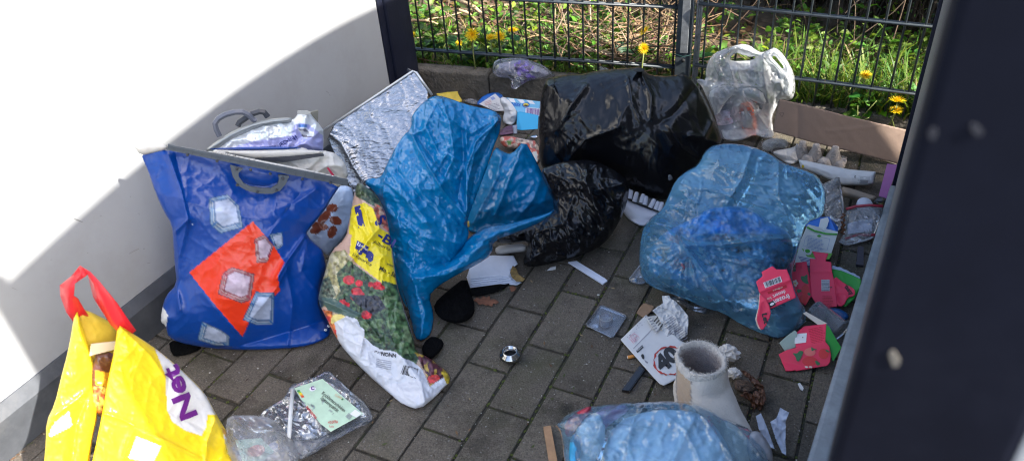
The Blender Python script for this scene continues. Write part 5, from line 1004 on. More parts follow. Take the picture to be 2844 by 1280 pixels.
m_clear2 = film('cloudy_film', (.9, .91, .93), (.58, .58, .60), op=.26, edge=.45, rough=.13, bump=.1, bscale=30, facet=.07, fscale=60, var=.7, vscale=18)
m_pink = mat('pink_card', (.78, .035, .095), rough=.5, var=.05, vscale=14); m_pinkd = mat('red_print', (.48, .008, .022), rough=.5); m_green = mat('green_card', (.012, .27, .022), rough=.45); m_leafp = mat('leaf_print', (.03, .15, .05), rough=.5); m_berry = mat('berry_print', (.62, .03, .035), rough=.5)
m_creamp = mat('cream_print', (.72, .62, .52), rough=.6); m_bluep = mat('blue_print', (.015, .13, .48), rough=.45); m_cyanp = mat('cyan_print', (.02, .36, .66), rough=.45); m_greyink = mat('grey_ink', (.22, .22, .26), rough=.6)
def top(o, lab, cat, group=None): return tag(o, lab, cat, group)
def flat(name, poly, z, th, m, lab, cat, **k): return top(slab(name, poly, level(z), th, m, **k), lab, cat)
def puff(name, poly, pl, m, lab, cat, **k): o, s = bag(name, poly, pl, m, None, **k); top(o, lab, cat); return o, s
def lines(surf, p0, p1, gap, n, hpx, parent, m, seed=1, off=.001):            # rows of small print
    rg = random.Random(seed); p0 = np.array(p0, float); d = np.array(p1, float) - p0; up = np.array([d[1], -d[0]]); up /= np.linalg.norm(up); V, F = [], []
    for k in range(n):
        b = p0 - up * gap * k; x = 0.; e = rg.uniform(.75, 1)
        while x < e:
            w_ = rg.uniform(.05, .16); q, nn = surf(np.array([b + d * x, b + d * min(x + w_, e), b + d * min(x + w_, e) + up * hpx, b + d * x + up * hpx])); i = len(V); V += list(q + nn * off); F.append((i, i + 1, i + 2, i + 3)); x += w_ + .025
    return mk('small_print', V, F, m, parent)

# ---- on the paving, middle
c = G(1418, 995); ring = thing('metal_ring', 'shiny chrome ring cap standing on the paving', 'ring', tuple(c)); m_chrome = mat('chrome', (.45, .45, .45), rough=.16, metal=1)
V, F = latheVF([(.016, .001), (.0215, .004), (.0245, .010), (.0225, .0165), (.0175, .0190), (.0165, .0235), (.0150, .0235), (.0150, .002)], 32, c); mk('ring_wall', V, F, m_chrome, ring); V, F = latheVF([(.0150, .003), (.0001, .003)], 24, c); mk('ring_inside', V, F, m_dark, ring)
flat('paper_strip', ZF([(895, 415), (970, 405), (1225, 562), (1246, 580), (1205, 611)]), .004, .004, m_paperb, 'white folded paper strip on the paving beside the black sack', 'paper')
flat('paper_scrap', ZF([(708, 486), (735, 462), (785, 450), (782, 475)]), .004, .002, m_paper, 'tiny white scrap below the small black sack', 'paper')
for i, (px, r, lab) in enumerate(((ZF([(1165, 706)])[0], .0042, 'white gravel chip below the folded paper strip'), (ZF([(1230, 636)])[0], .0020, 'tiny white chip at the end of the paper strip'), (ZF([(592, 1018)])[0], .0020, 'tiny white chip in the joint above the chrome ring'), (ZH([(1068, 560)])[0], .0028, 'white chip on the moss joint right of the chrome ring'), (ZI([(965, 375)])[0], .0032, 'white chip in the joint in front of the blue cooler bag'), (ZI([(558, 412)])[0], .0034, 'grey chip in the joint beside the yellow bag'))):
    o = crumple_ball('gravel_chip', G(*px, r * .6), r, m_grit, None, (1, .8, .7), .25, 1.0, i + 3, 1); top(o, lab, 'chip', 'gravel chips on the paving')
# clear blister tray with a round knob
bl = thing('blister_tray', 'clear plastic blister tray with a round dome on the paving', 'tray', tuple(G(*ZF([(1235, 940)])[0])))
oq = ZF([(1058, 962), (1180, 806), (1205, 800), (1400, 882), (1412, 900), (1385, 945), (1300, 1075), (1280, 1082), (1075, 985)]); bag('tray_sheet', oq, level(.006), m_pet, bl, sheet=.0008, step=3, sm=1, zmin=.004)
P = level(.011).hit(oq); V, F = tubeVF(np.concatenate([P, P[:1]]), .0013, 5); mk('tray_rim', V, F, m_pet, bl); P2_ = level(.0025).hit(ZF([(1068, 985), (1395, 930), (1290, 1095)])); V = np.concatenate([P, level(.002).hit(oq)]); k = len(P); mk('tray_wall', V, [(i, (i + 1) % k, (i + 1) % k + k, i + k) for i in range(k)], m_pet, bl)
slab('tray_floor', ZF([(1085, 965), (1190, 830), (1380, 905), (1285, 1055)]), level(.003), .0008, film('tinted_film', (.62, .66, .86), (.28, .32, .52), op=.22, edge=.3, var=.4, facet=.01, bump=.02), bl)
cc = G(*ZF([(1232, 960)])[0]); V, F = latheVF([(.0165, .002), (.0150, .020), (.0135, .0215), (.0001, .0215)], 28, cc); mk('dome', V, F, m_pet, bl); V, F = latheVF([(.0150, .0195), (.0158, .0205), (.0150, .0215)], 28, cc); mk('dome_highlight', V, F, m_wfilm, bl)  # milky ring modelled as the bright highlight round the dome
# cardboard scrap, cigarette, black strip, wooden slat
puff('cardboard_scrap', ZU([(300, 140), (345, 150), (398, 168), (385, 205), (345, 240), (330, 262), (290, 272), (230, 232), (255, 190)]), level(.006), m_kraft, 'torn piece of brown cardboard beside the receipt', 'cardboard', sheet=.002, step=2, cr=((.003, 30, 20, 1),), sm=0)
a0, a1 = G(*ZU([(146, 655)])[0], .0038), G(*ZU([(262, 632)])[0], .0038); cg = thing('cigarette_end', 'orange cigarette end sticking out from under the birthday card', 'cigarette', tuple(a0)); V, F = tubeVF([a0, a0 + (a1 - a0) * .85], .0038, 10); mk('filter', V, F, mat('cork_paper', (.62, .25, .05), rough=.7, var=.2, vscale=200), cg); V, F = tubeVF([a0 - (a1 - a0) * .012, a0 + (a1 - a0) * .01], .0033, 10); mk('filter_end', V, F, m_paper, cg)
st_ = thing('plastic_strip', 'black glossy plastic strip on the paving left of the birthday card', 'strip', tuple(G(*ZU([(205, 860)])[0]))); slab('strip_body', ZU([(262, 742), (320, 768), (165, 986), (92, 970)]), level(.005), .007, m_blackpl, st_); slab('strip_groove', ZU([(268, 756), (300, 770), (158, 970), (112, 965)]), level(.0092), .0012, mat('groove_black', (.006, .006, .009), rough=.12), st_)
flat('wooden_stick', ZH([(800, 952), (846, 944), (900, 1230), (846, 1232)]), .006, .007, mat('bare_wood', (.36, .20, .10), rough=.7, var=.25, vscale=30, bump=.2, bscale=60, bstretch=(1, .1, 1)), 'bare flat wooden stick at the lower edge beside the front sack', 'stick')
# birthday card with the number 40
cdp = thing('birthday_card', 'white printed card with a red edged number 40 under the boot', 'card', tuple(G(*ZU([(450, 600)])[0])))
_, cs = bag('card_sheet', ZU([(80, 485), (322, 250), (345, 270), (465, 330), (655, 498), (740, 540), (900, 582), (985, 606), (1010, 640), (700, 800), (560, 885), (490, 918), (455, 905), (400, 850)]), level(.012), m_paper, cdp, sheet=.0012, step=4, sm=0, seed=131, cr=((.004, 130, 30, 1.5),), zmin=.005)
rr_ = random.Random(5); ringp = []
for s_, n_ in ((1.0, 1), (.90, -1)):
    t_ = np.linspace(0, 6.283, 46)[:-1]; ringp.append([(545 + (158 * s_ + (rr_.uniform(-9, 9))) * math.cos(t) , 690 + (138 * s_ + rr_.uniform(-8, 8)) * math.sin(t)) for t in t_])
O_, I_ = ZU(ringp[0]), ZU(ringp[1]); qo, no = cs(O_); qi, ni = cs(I_); k = len(O_); mk('red_ring', np.concatenate([qo + no * .0014, qi + ni * .0014]), [(i, (i + 1) % k, (i + 1) % k + k, i + k) for i in range(k)], mat('red_drip', (.42, .03, .015), rough=.5, var=.5, vscale=120), cdp)
text('40', ZU([(478, 800)])[0], ZU([(650, 648)])[0], 42, cs, m_ink, cdp, bold=.06); text("LET'S", ZU([(180, 500)])[0], ZU([(235, 448)])[0], 11, cs, mat('pale_pink', (.62, .28, .36), rough=.6), cdp); text('PARTY', ZU([(205, 530)])[0], ZU([(268, 470)])[0], 11, cs, bpy.data.materials['pale_pink'], cdp)
decal('size_field', ZU([(228, 592), (285, 540), (298, 562), (240, 615)]), cs, m_ink, cdp); text('83x64cm', ZU([(242, 603)])[0], ZU([(291, 558)])[0], 4.5, cs, m_white_print, cdp, off=.0022); decal('rule_line', ZU([(200, 574), (378, 388), (381, 391), (203, 578)]), cs, m_greyink, cdp)
decal('balloon_print', smooth(ZU([(272, 632), (292, 622), (306, 645), (306, 678), (285, 670)]), 2), cs, m_ink, cdp); decal('balloon_print', ZU([(306, 678), (322, 690), (340, 700), (336, 716), (318, 704)]), cs, m_greyink, cdp)
for _ in range(34):
    x, y = rr_.uniform(140, 380), 0; y = 470 - (x - 100) * .93 + rr_.uniform(-10, 75); r_ = rr_.uniform(1.2, 2.6); q = ZU([(x, y)])[0]
    if inside(np.array([q]), ZU([(110, 480), (322, 262), (400, 350), (220, 540)]))[0]: decal('dot_print', [(q[0] + r_ * math.cos(t) * .5, q[1] + r_ * math.sin(t) * .5) for t in (0, 1.2, 2.5, 3.8, 5)], cs, m_greyink, cdp)
rc = thing('receipt', 'crumpled white till receipt lying on the birthday card', 'receipt', tuple(G(*ZU([(590, 480)])[0])))
_, rs = bag('receipt_paper', ZU([(475, 74), (540, 68), (552, 95), (605, 125), (660, 185), (680, 212), (722, 265), (716, 432), (655, 480), (592, 542), (540, 520), (468, 452), (462, 330), (430, 262), (380, 212), (440, 170), (482, 140)]), stand(1868, 955, 58), m_paper, rc, sheet=.001, step=2, sm=0, seed=133, cr=((.010, 46, 60, 1.3), (.005, 22, 20, 1)), zmin=.006); lines(rs, ZU([(485, 330)])[0], ZU([(600, 250)])[0], 6, 13, 2.0, rc, m_greyink, 4); lines(rs, ZU([(510, 470)])[0], ZU([(690, 360)])[0], 7, 2, 3, rc, m_greyink, 5)
_, rs2 = bag('receipt_end', ZU([(318, 272), (466, 248), (468, 345), (425, 415), (360, 340)]), level(.022), mat('receipt_offwhite', (.56, .55, .52), rough=.8), rc, sheet=.001, step=2, sm=0, cr=((.003, 30, 0, 1),)); lines(rs2, ZU([(400, 322)])[0], ZU([(450, 268)])[0], 8, 4, 3.5, rc, m_ink, 6); lines(rs2, ZU([(345, 300)])[0], ZU([(380, 282)])[0], 8, 6, 2.5, rc, m_greyink, 7)  # the end piece gets a slightly darker, warmer white

# ---- boot
bo_t = G(1947, 1003, .165); bd = np.array([.72, -.69, 0]); bd /= np.linalg.norm(bd); bs_ = np.array([-bd[1], bd[0], 0]); b_org = np.array([bo_t[0], bo_t[1], 0]) - bd * .060
boot = thing('boot', 'beige ankle boot with a fleecy rim standing on the paving', 'boot', tuple(b_org)); zs = np.concatenate([np.linspace(.0, .03, 6), np.linspace(.034, .168, 40)]); V, C = [], []; NR = 72
fz = lambda z: np.interp(z, [0, .004, .022, .034, .05, .066, .082, .10, .13, .17], [.240, .246, .247, .242, .230, .212, .186, .154, .116, .106]); bz = lambda z: np.interp(z, [0, .03, .06, .1, .13, .17], [-.014, -.020, -.016, .000, .010, .014]); wz = lambda z: np.interp(z, [0, .006, .03, .06, .09, .17], [.046, .051, .052, .049, .044, .0435])
for z in zs:
    f0, b0_ = fz(z), bz(z)
    for k in range(NR):
        t = 2 * math.pi * k / NR; e_ = 2.3; cx_, sx_ = math.cos(t), math.sin(t); u = (abs(cx_) ** (2 / e_)) * np.sign(cx_); v = (abs(sx_) ** (2 / e_)) * np.sign(sx_); xx = (f0 + b0_) / 2 + u * (f0 - b0_) / 2; taper = 1 - .22 * max(0, (xx - .16) / .08) ** 2 - .12 * max(0, .05 - xx) / .05 * (z < .05); V.append(b_org + bd * xx + bs_ * (v * wz(z) * taper) + np.array([-.10 * (z - .165), .02 * (z - .165), z]))
V = np.array(V); V += (.0012 * pn(V * 45) + .0008 * pn(V * 110))[:, None] * (bs_ * .5 + np.array([.4, .2, .3])); F = []
for i in range(len(zs) - 1):
    for k in range(NR): a_, b_ = i * NR + k, i * NR + (k + 1) % NR; F.append((a_, b_, b_ + NR, a_ + NR))
F.append(tuple(range(NR - 1, -1, -1)))
pb_ = paintbox((.66, .60, .53)); 
def bootpaint(P, V=V):
    q = proj(P); c = pb_(q); m = P[:, 2] < .016; c[m] = (.50, .45, .40)
    el = inside(q, ZU([(612, 690), (640, 760), (748, 855), (748, 1080), (622, 1080), (600, 940)])); c[el] = (.50, .36, .24)
    for ln in ([(748, 855), (748, 1100)], [(615, 720), (606, 960), (625, 1100)], [(545, 905), (500, 970), (530, 1070)]):
        d_, _ = nearest(q, [ZU(ln)], closed=False); c[d_ < 1.4] = (.30, .255, .22)
    return c
mk('boot_body', V, F, mat('beige_suede', (.5, .4, .3), rough=.9, vc=True, var=.10, vscale=26, bump=.25, bscale=320, sheen=.25), boot, col=bootpaint(V))
topv = V[-NR:]; ctr = topv.mean(0); V2, F2 = [], []
for j, (sc_, dz) in enumerate(((1.02, -.010), (1.04, -.002), (1.01, .006), (.93, .008), (.85, .003), (.83, -.012), (.80, -.06), (.78, -.12))):
    W = ctr + (topv - ctr) * np.array([sc_, sc_, 1]) + np.array([0, 0, dz]); nzv = pn(W * 160 + j)[:, None] * .0022; V2.append(W + nzv)
V2 = np.concatenate(V2)
for i in range(7):
    for k in range(NR): a_, b_ = i * NR + k, i * NR + (k + 1) % NR; F2.append((a_, b_, b_ + NR, a_ + NR))
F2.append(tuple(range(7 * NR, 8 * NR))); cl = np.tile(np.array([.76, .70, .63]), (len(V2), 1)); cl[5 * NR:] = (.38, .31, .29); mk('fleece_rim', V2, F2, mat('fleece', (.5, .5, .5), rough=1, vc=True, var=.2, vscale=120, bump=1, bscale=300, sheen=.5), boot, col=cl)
hv, hf = [], []
for _ in range(2600):
    k = random.randrange(NR); j = random.choice((0, 1, 2, 2, 3, 3, 4, 5)); p = V2[j * NR + k] + RNG.normal(0, .0015, 3); d = (p - ctr) * np.array([1, 1, 0]); d /= np.linalg.norm(d) + 1e-9; d = d * (.6 if j < 3 else -.4) + np.array([0, 0, .6]) + RNG.normal(0, .45, 3); d /= np.linalg.norm(d); s = np.cross(d, (.3, .2, 1)); s /= np.linalg.norm(s); i = len(hv); l_ = U(.0010, .0026); hv += [p - s * .0005, p + s * .0005, p + d * l_]; hf.append((i, i + 1, i + 2))
mk('fleece_hair', hv, hf, mat('fleece_hair', (.78, .72, .65), rough=1, trans=.3), boot, kind='stuff')
def pull(pts): return smooth(pts, 1)
# tissues, brown strap, torn paper
for pl_, px, r, sq, lab, sd in ((.03, (1108, 610), .020, (1.1, .9, .75), 'crumpled white tissue with a tan stain behind the boot', 3), (.018, (1155, 800), .014, (1, .9, .7), 'small wad of white tissue between the boot and the brown strap', 5)):
    q = G(*ZU([px])[0], pl_); o = crumple_ball('tissue', q, r, mat('tissue_paper', (.68, .66, .63), rough=.9, dirt=((.45, .28, .14), .8, 22) if sd == 3 else None, trans=.15), None, sq, .40, .55, sd, 4); top(o, lab, 'tissue')
m_strap = mat('brown_leather', (.11, .042, .018), rough=.5, var=.35, vscale=40, bump=.25, bscale=90); sp_ = thing('leather_strap', 'crumpled brown leather strap on the paving behind the boot', 'strap', tuple(G(2090, 1090)))
for pts, zz, tl, sd in (([(478, 566), (545, 598), (612, 660), (646, 735), (636, 790), (600, 838), (588, 812), (610, 752), (596, 700), (548, 640), (500, 600)], .004, 60, 3), ([(470, 738), (520, 712), (560, 735), (575, 780), (578, 830), (556, 812), (540, 770), (505, 748)], .004, 55, 4), ([(560, 700), (604, 720), (612, 760), (590, 800), (572, 770)], .012, 70, 5)):
    bag('strap_piece', ZG(pts), stand(*ZG([max(pts, key=lambda q: q[1])])[0], tl, z=zz), m_strap, sp_, sheet=.003, step=2, sm=1, cr=((.010, 34, 60, 2.2), (.004, 14, 30, 1.5)), seed=sd)
puff('fur_scrap', ZG([(430, 640), (500, 630), (570, 660), (600, 690), (540, 720), (450, 710)]), level(.015), mat('brown_fur', (.13, .085, .06), rough=1, var=.5, vscale=90, bump=1, bscale=200), 'greyish brown fur scrap against the back of the boot', 'cloth', T=.012, R=18, step=2, cr=((.004, 16, 0, 1),))
puff('torn_paper', ZG([(735, 815), (792, 846), (770, 902), (768, 1000), (772, 1120), (745, 1100), (705, 1010), (672, 905), (712, 880)]), stand(2165, 1260, 55), m_paperb, 'torn white paper standing up right of the front sack', 'paper', sheet=.0008, step=2, cr=((.008, 30, 70, 2),), sm=0)
puff('torn_paper', ZG([(578, 868), (610, 850), (645, 930), (700, 1080), (650, 1060), (600, 960)]), stand(2125, 1240, 60), m_paperb, 'narrow torn white paper leaning on the boot toe', 'paper', sheet=.0008, step=2, cr=((.005, 26, 60, 2),), sm=0)
flat('paper_scrap', ZG([(848, 660), (862, 656), (885, 690), (880, 706), (862, 695)]), .004, .002, m_paper, 'tiny white scrap on the paving beside the right container', 'paper')
flat('plastic_clip', ZU([(548, 86), (600, 82), (660, 105), (760, 178), (820, 190), (905, 200), (886, 240), (840, 222), (740, 192), (650, 140), (600, 110)]), .006, .006, m_pet, 'clear plastic edging strip under the front of the right blue sack', 'strip', sm=1)

# ---- ham packs in front
hp = thing('ham_pack', 'open clear ham package with a green label on the paving', 'package', tuple(G(*ZN([(1150, 560)])[0])))
tz = level(.022)
bag('tray_film', ZN([(735, 225), (800, 188), (930, 190), (1060, 110), (1200, 34), (1262, 58), (1335, 145), (1540, 330), (1690, 445), (1782, 640), (1700, 700), (1500, 790), (1300, 900), (1000, 1085), (870, 1150), (700, 1100), (560, 900), (520, 640), (640, 420)]), level(.012), m_clear, hp, T=.014, R=22, step=3, seed=141, cr=((.005, 40, 35, 2), (.003, 18, 30, 1.4)))
bag('lid_film', ZN([(335, 578), (560, 440), (690, 350), (740, 230), (1060, 110), (1200, 36), (1330, 145), (1540, 330), (1650, 560), (1450, 690), (1240, 800), (1000, 900), (760, 900), (540, 760), (430, 640)]), level(.024), m_clear, hp, sheet=.0006, step=3, seed=142, cr=((.009, 50, 30, 2), (.004, 20, 20, 1.4)), lift=lambda p: .012 * np.exp(-((p[..., 0] - 905) ** 2 + (p[..., 1] - 1120) ** 2) / 90 ** 2))
_, hs = bag('white_pad', ZN([(760, 640), (950, 520), (1130, 680), (1120, 720), (1030, 890), (900, 880), (780, 720)]), level(.018), m_wplastic, hp, T=.006, R=14, step=3, cr=((.002, 40, 0, 1),))
bag('film_rumple', ZN([(760, 880), (840, 770), (920, 880), (1040, 900), (1250, 790), (1000, 1060), (860, 1110)]), level(.016), m_clear2, hp, T=.012, R=16, step=2, cr=((.007, 22, 40, 1.6),))
lb = Plane(G(*ZN([(1200, 470)])[0], .036), (-.04, -.10, 1)); lab_ = slab('label', ZN([(790, 256), (1140, 140), (1642, 572), (1242, 792), (1110, 690), (980, 520), (870, 390)]), lb, .0008, mat('label_green', (.44, .60, .44), rough=.45, var=.14, vscale=22), hp)
lbs = Plane(lb.o + lb.n * .0006, lb.n)
text('Kochhinterschinken', ZN([(1128, 330)])[0], ZN([(1408, 556)])[0], 10, lbs, m_ink, lab_, bold=.008); text('Spitzenqualität', ZN([(1115, 388)])[0], ZN([(1325, 558)])[0], 10, lbs, m_ink, lab_, bold=.008); text('200 g', ZN([(1215, 535)])[0], ZN([(1275, 585)])[0], 6, lbs, m_greyink, lab_)
text('+10 EXTRA', ZN([(1210, 700)])[0], ZN([(1335, 690)])[0], 8, lbs, mat('red_ink', (.55, .04, .04), rough=.5), lab_, bold=.02); text('Punkte', ZN([(1225, 745)])[0], ZN([(1285, 745)])[0], 6, lbs, bpy.data.materials['red_ink'], lab_)
decal('logo_field', smooth(ZN([(975, 255), (1020, 235), (1070, 262), (1025, 298), (985, 292)]), 2), lbs, m_white_print, lab_, off=.0008); text('C', ZN([(1000, 282)])[0], ZN([(1044, 276)])[0], 9, lbs, m_purple, lab_, off=.0016, bold=.05)
for i, cl_ in enumerate(((.01, .22, .08), (.25, .5, .05), (.75, .6, .02), (.75, .28, .02), (.65, .05, .03))): x, y = 822 + 13 * i, 285 + 18 * i; decal('grade_field', ZN([(x, y), (x + 34, y - 8), (x + 42, y + 10), (x + 8, y + 18)]), lbs, mat('grade_colour', cl_, rough=.5), lab_, off=.0008)
bars(ZN([(1425, 610)])[0], ZN([(1470, 650)])[0], 14, lbs, lab_, None, m_greyink, n=8); decal('white_field', ZN([(1480, 575), (1545, 520), (1625, 572), (1560, 620)]), lbs, m_white_print, lab_, off=.0007); lines(lbs, ZN([(945, 480)])[0], ZN([(1085, 650)])[0], 4, 2, 2.2, lab_, bpy.data.materials['red_ink'], 9)
text('Gutes', ZN([(1290, 350)])[0], ZN([(1375, 395)])[0], 7, lbs, mat('orange_ink', (.62, .36, .18), rough=.5), lab_); decal('leaf_mark', smooth(ZN([(1370, 392), (1395, 378), (1404, 398), (1382, 410)]), 2), lbs, m_leafp, lab_, off=.0008)
V, F = tubeVF([G(*ZN([(770, 270)])[0], .040), G(*ZN([(745, 560)])[0], .036), G(*ZN([(722, 870)])[0], .03)], .0045, 8); mk('sealed_edge', V, F, mat('milky_plastic', (.62, .62, .60), rough=.3), hp)
h2 = thing('ham_pack', 'second clear package with a pinkish green label beside the yellow bag', 'package', tuple(G(*ZN([(350, 900)])[0])))
bag('pack_film', ZN([(-60, 640), (10, 590), (40, 580), (420, 590), (560, 650), (690, 780), (850, 1000), (860, 1170), (700, 1300), (100, 1300), (-80, 1000)]), stand(*ZN([(400, 1250)])[0], 62), m_clear2, h2, T=.03, R=40, step=3, seed=145, cr=((.008, 60, 20, 2), (.004, 26, 50, 1.4)), folds=((ZN([(20, 600), (200, 760), (420, 750), (700, 860)]), 6, .012), (ZN([(30, 830), (300, 1100)]), 5, .010)))
pl2 = Plane(stand(*ZN([(400, 1250)])[0], 62).o + np.array([0, -.005, .012]), stand(*ZN([(400, 1250)])[0], 62).n); l2 = slab('label', ZN([(60, 900), (380, 870), (545, 1040), (400, 1160), (150, 1180)]), pl2, .001, mat('label_green_faded', (.40, .55, .46), rough=.5, var=.1, vscale=20), h2); decal('meat_print', smooth(ZN([(200, 1010), (340, 940), (440, 990), (400, 1090), (220, 1110)]), 2), Plane(pl2.o + pl2.n * .0006, pl2.n), mat('ham_print', (.55, .30, .28), rough=.5, var=.2, vscale=40), l2, off=.0008)

# ---- under and beside the blue sack
pp_ = thing('paper_stack', 'fanned stack of bluish white papers under the blue sack tail', 'papers', tuple(G(*ZB([(880, 510)])[0])))
for i in range(5):
    o_ = i * 9; pts = [(742 + 3 * i, 492 - o_), (800, 430 - o_), (880, 390), (965, 392), (985, 430), (948, 468 - 3 * i), (962, 508 - o_ * .5), (1008 - 14 * i, 517 - o_), (982 - 10 * i, 530 - o_), (900, 524 - o_ * 1.05), (760, 543 - o_ * 1.2)]
    bag('sheet', ZB(pts), level(.004 + .003 * i), m_paperb, pp_, sheet=.0008, step=3, sm=0, seed=150 + i, cr=((.003, 60, 10, 2),), zmin=.003 + .003 * i)
puff('oak_leaf', ZF([(375, 500), (400, 440), (430, 470), (450, 520), (510, 560), (490, 580), (430, 582), (390, 545)]), level(.022), mat('tan_leaf', (.20, .13, .04), rough=.8, var=.5, vscale=90), 'withered yellow brown leaf on the end of the paper stack', 'leaf', sheet=.001, step=2, cr=((.006, 18, 0, 1),), sm=0)
puff('oak_leaf', ZF([(48, 752), (80, 722), (110, 738), (130, 712), (165, 728), (190, 708), (200, 742), (240, 742), (275, 765), (250, 785), (225, 776), (215, 806), (180, 790), (160, 798), (130, 782), (100, 792), (75, 768)]), level(.006), mat('brown_leaf', (.16, .062, .032), rough=.8, var=.35, vscale=80), 'lobed dry brown oak leaf on the paving by the black cloth', 'leaf', sheet=.001, step=2, cr=((.004, 26, 10, 1.4),), sm=0)
puff('oak_leaf', ZF([(370, 632), (400, 622), (432, 640), (415, 665), (385, 675)]), level(.005), bpy.data.materials['brown_leaf'], 'small dark brown leaf piece below the paper stack', 'leaf', sheet=.001, step=2, sm=0)
puff('black_cloth', ZB([(585, 620), (650, 560), (740, 490), (762, 560), (786, 640), (765, 690), (705, 714), (640, 702), (598, 670)]), level(.012), m_blackcloth, 'black knitted cloth lying under the blue sack tail', 'cloth', T=.030, R=44, step=3, cr=((.014, 46, 20, 1.4), (.006, 20, 50, 1.3)), seed=6)
puff('black_cloth', ZB([(530, 830), (545, 795), (582, 768), (640, 796), (622, 842), (565, 888), (538, 865)]), level(.010), m_blackcloth, 'small black cloth beside the tip of the printed bag', 'cloth', T=.014, R=24, step=3, cr=((.004, 30, 20, 1.4),), seed=7)
puff('black_cloth', ZB([(740, 545), (900, 530), (960, 520), (900, 560), (800, 585), (760, 580)]), level(.006), m_blackcloth, 'flat black cloth under the paper stack', 'cloth', T=.008, R=18, step=3, seed=8)
puff('black_cloth', ZA([(172, 1065), (260, 1085), (330, 1098), (300, 1120), (215, 1142), (188, 1135)]), level(.006), m_blackcloth, 'black cloth peeking out under the blue cooler bag', 'cloth', T=.010, R=20, step=3, seed=9)
puff('white_tube', ZB([(880, 348), (950, 338), (1026, 336), (1030, 372), (960, 380), (900, 392), (878, 380)]), stand(1420, 712, 35), mat('dull_white', (.40, .38, .37), rough=.6, dirt=((.2, .15, .1), .8, 14)), 'dirty white cardboard tube under the black sack tail', 'tube', T=.016, R=14, step=2)
puff('yellow_packet', ZB([(738, 235), (760, 218), (785, 225), (780, 248), (750, 262)]), stand(1320, 640, 40), mat('mustard', (.36, .30, .06), rough=.5), 'small mustard yellow packet between the folds of the blue sack', 'packet', T=.01, R=10, step=2)
puff('jar_lid', ZB([(780, 225), (805, 200), (840, 205), (850, 220), (800, 235)]), stand(1340, 622, 40), m_clear2, 'small clear lid between the folds of the blue sack', 'lid', T=.01, R=10, step=2)

# ---- behind the heap, by the kerb
yp = puff('yellow_card', ZC([(740, 388), (850, 374), (950, 368), (962, 400), (1000, 462), (900, 480), (780, 440)]), stand(1260, 290, 55), mat('yellow_card', (.62, .46, .05), rough=.5, var=.2, vscale=20), 'yellow card behind the top of the blue sack', 'card', sheet=.002, step=3, sm=0, cr=((.004, 40, 20, 1.5),))
slab('yellow_leaflet', ZC([(850, 374), (950, 368), (965, 440), (900, 440)]), stand(1260, 286, 55), .002, mat('pale_yellow', (.66, .58, .18), rough=.5), None); o = bpy.data.objects['yellow_leaflet']; top(o, 'pale yellow leaflet lying on the yellow card', 'leaflet')
puff('grey_film', ZC([(1000, 450), (1080, 430), (1170, 455), (1140, 500), (1040, 480)]), stand(1310, 292, 60), m_clear2, 'greyish film scrap left of the letter', 'film', T=.015, R=20, step=2, cr=((.006, 30, 20, 1.4),))
bw = puff('blue_wrapper', ZC([(1125, 492), (1205, 400), (1335, 368), (1405, 412), (1372, 445), (1300, 480), (1180, 510)]), stand(1350, 300, 45), m_bluep, 'dark blue and white wrapper behind the letter', 'wrapper', T=.012, R=20, step=2, cr=((.006, 34, 30, 1.4),))
lt = thing('letter', 'white printed letter lying on top of the blue sack', 'letter', tuple(G(1375, 305))); ltp = stand(1390, 320, 42); slab('letter_sheet', ZC([(1162, 490), (1318, 388), (1362, 432), (1410, 556), (1312, 556), (1236, 522)]), ltp, .001, m_paper, lt); lts = Plane(ltp.o + ltp.n * .0008, ltp.n)
decal('stamp_print', ZC([(1270, 430), (1300, 415), (1322, 438), (1290, 455)]), lts, mat('pale_blue_print', (.25, .32, .55), rough=.6), lt); lines(lts, ZC([(1215, 478)])[0], ZC([(1290, 452)])[0], 4, 3, 1.6, lt, mat('faint_red', (.55, .25, .25), rough=.6), 3); lines(lts, ZC([(1250, 505)])[0], ZC([(1360, 480)])[0], 4, 5, 1.6, lt, m_greyink, 4)
puff('crumpled_paper', ZC([(1350, 440), (1405, 414), (1480, 470), (1530, 555), (1536, 640), (1492, 696), (1440, 690), (1398, 670), (1392, 620), (1412, 560)]), stand(1415, 345, 38), m_paper, 'crumpled white kitchen paper right of the letter', 'paper', T=.022, R=30, step=2, seed=15, cr=((.010, 34, 40, 1.2), (.005, 16, 0, 1)))
bx = thing('carton', 'light blue cleaner carton with print behind the big black sack', 'carton', tuple(G(1450, 330))); bxp = stand(1455, 345, 35)
slab('lid_flap', ZC([(1430, 428), (1755, 465), (1750, 610), (1610, 585), (1540, 575), (1490, 500)]), Plane(bxp.o - bxp.n * .005, bxp.n), .003, mat('pale_blue_card', (.16, .45, .68), rough=.45), bx); bls = Plane(bxp.o - bxp.n * .0032, bxp.n)
for k in range(3): decal('white_wave', ZC([(1440 + 90 * k, 432 + 10 * k), (1500 + 90 * k, 438 + 10 * k), (1520 + 95 * k, 478 + 8 * k), (1470 + 95 * k, 470 + 8 * k)]), bls, m_white_print, bx, off=.0006)
text('REIN', ZC([(1565, 484)])[0], ZC([(1480, 476)])[0], 9, bls, m_bluep, bx, bold=.04); decal('badge', smooth(ZC([(1575, 495), (1600, 476), (1640, 476), (1660, 498), (1635, 528), (1595, 525)]), 2), bls, m_bluep, bx, off=.0014); decal('badge_centre', smooth(ZC([(1588, 495), (1606, 482), (1634, 483), (1648, 499), (1630, 518), (1600, 517)]), 2), bls, mat('lemon_print', (.7, .55, .04), rough=.5), bx, off=.002); decal('badge_centre', ZC([(1590, 505), (1615, 496), (1645, 504), (1620, 516)]), bls, m_ink, bx, off=.0026)
bars(ZC([(1620, 590)])[0], ZC([(1742, 600)])[0], 18, bls, bx, m_white_print, m_purple, n=10)
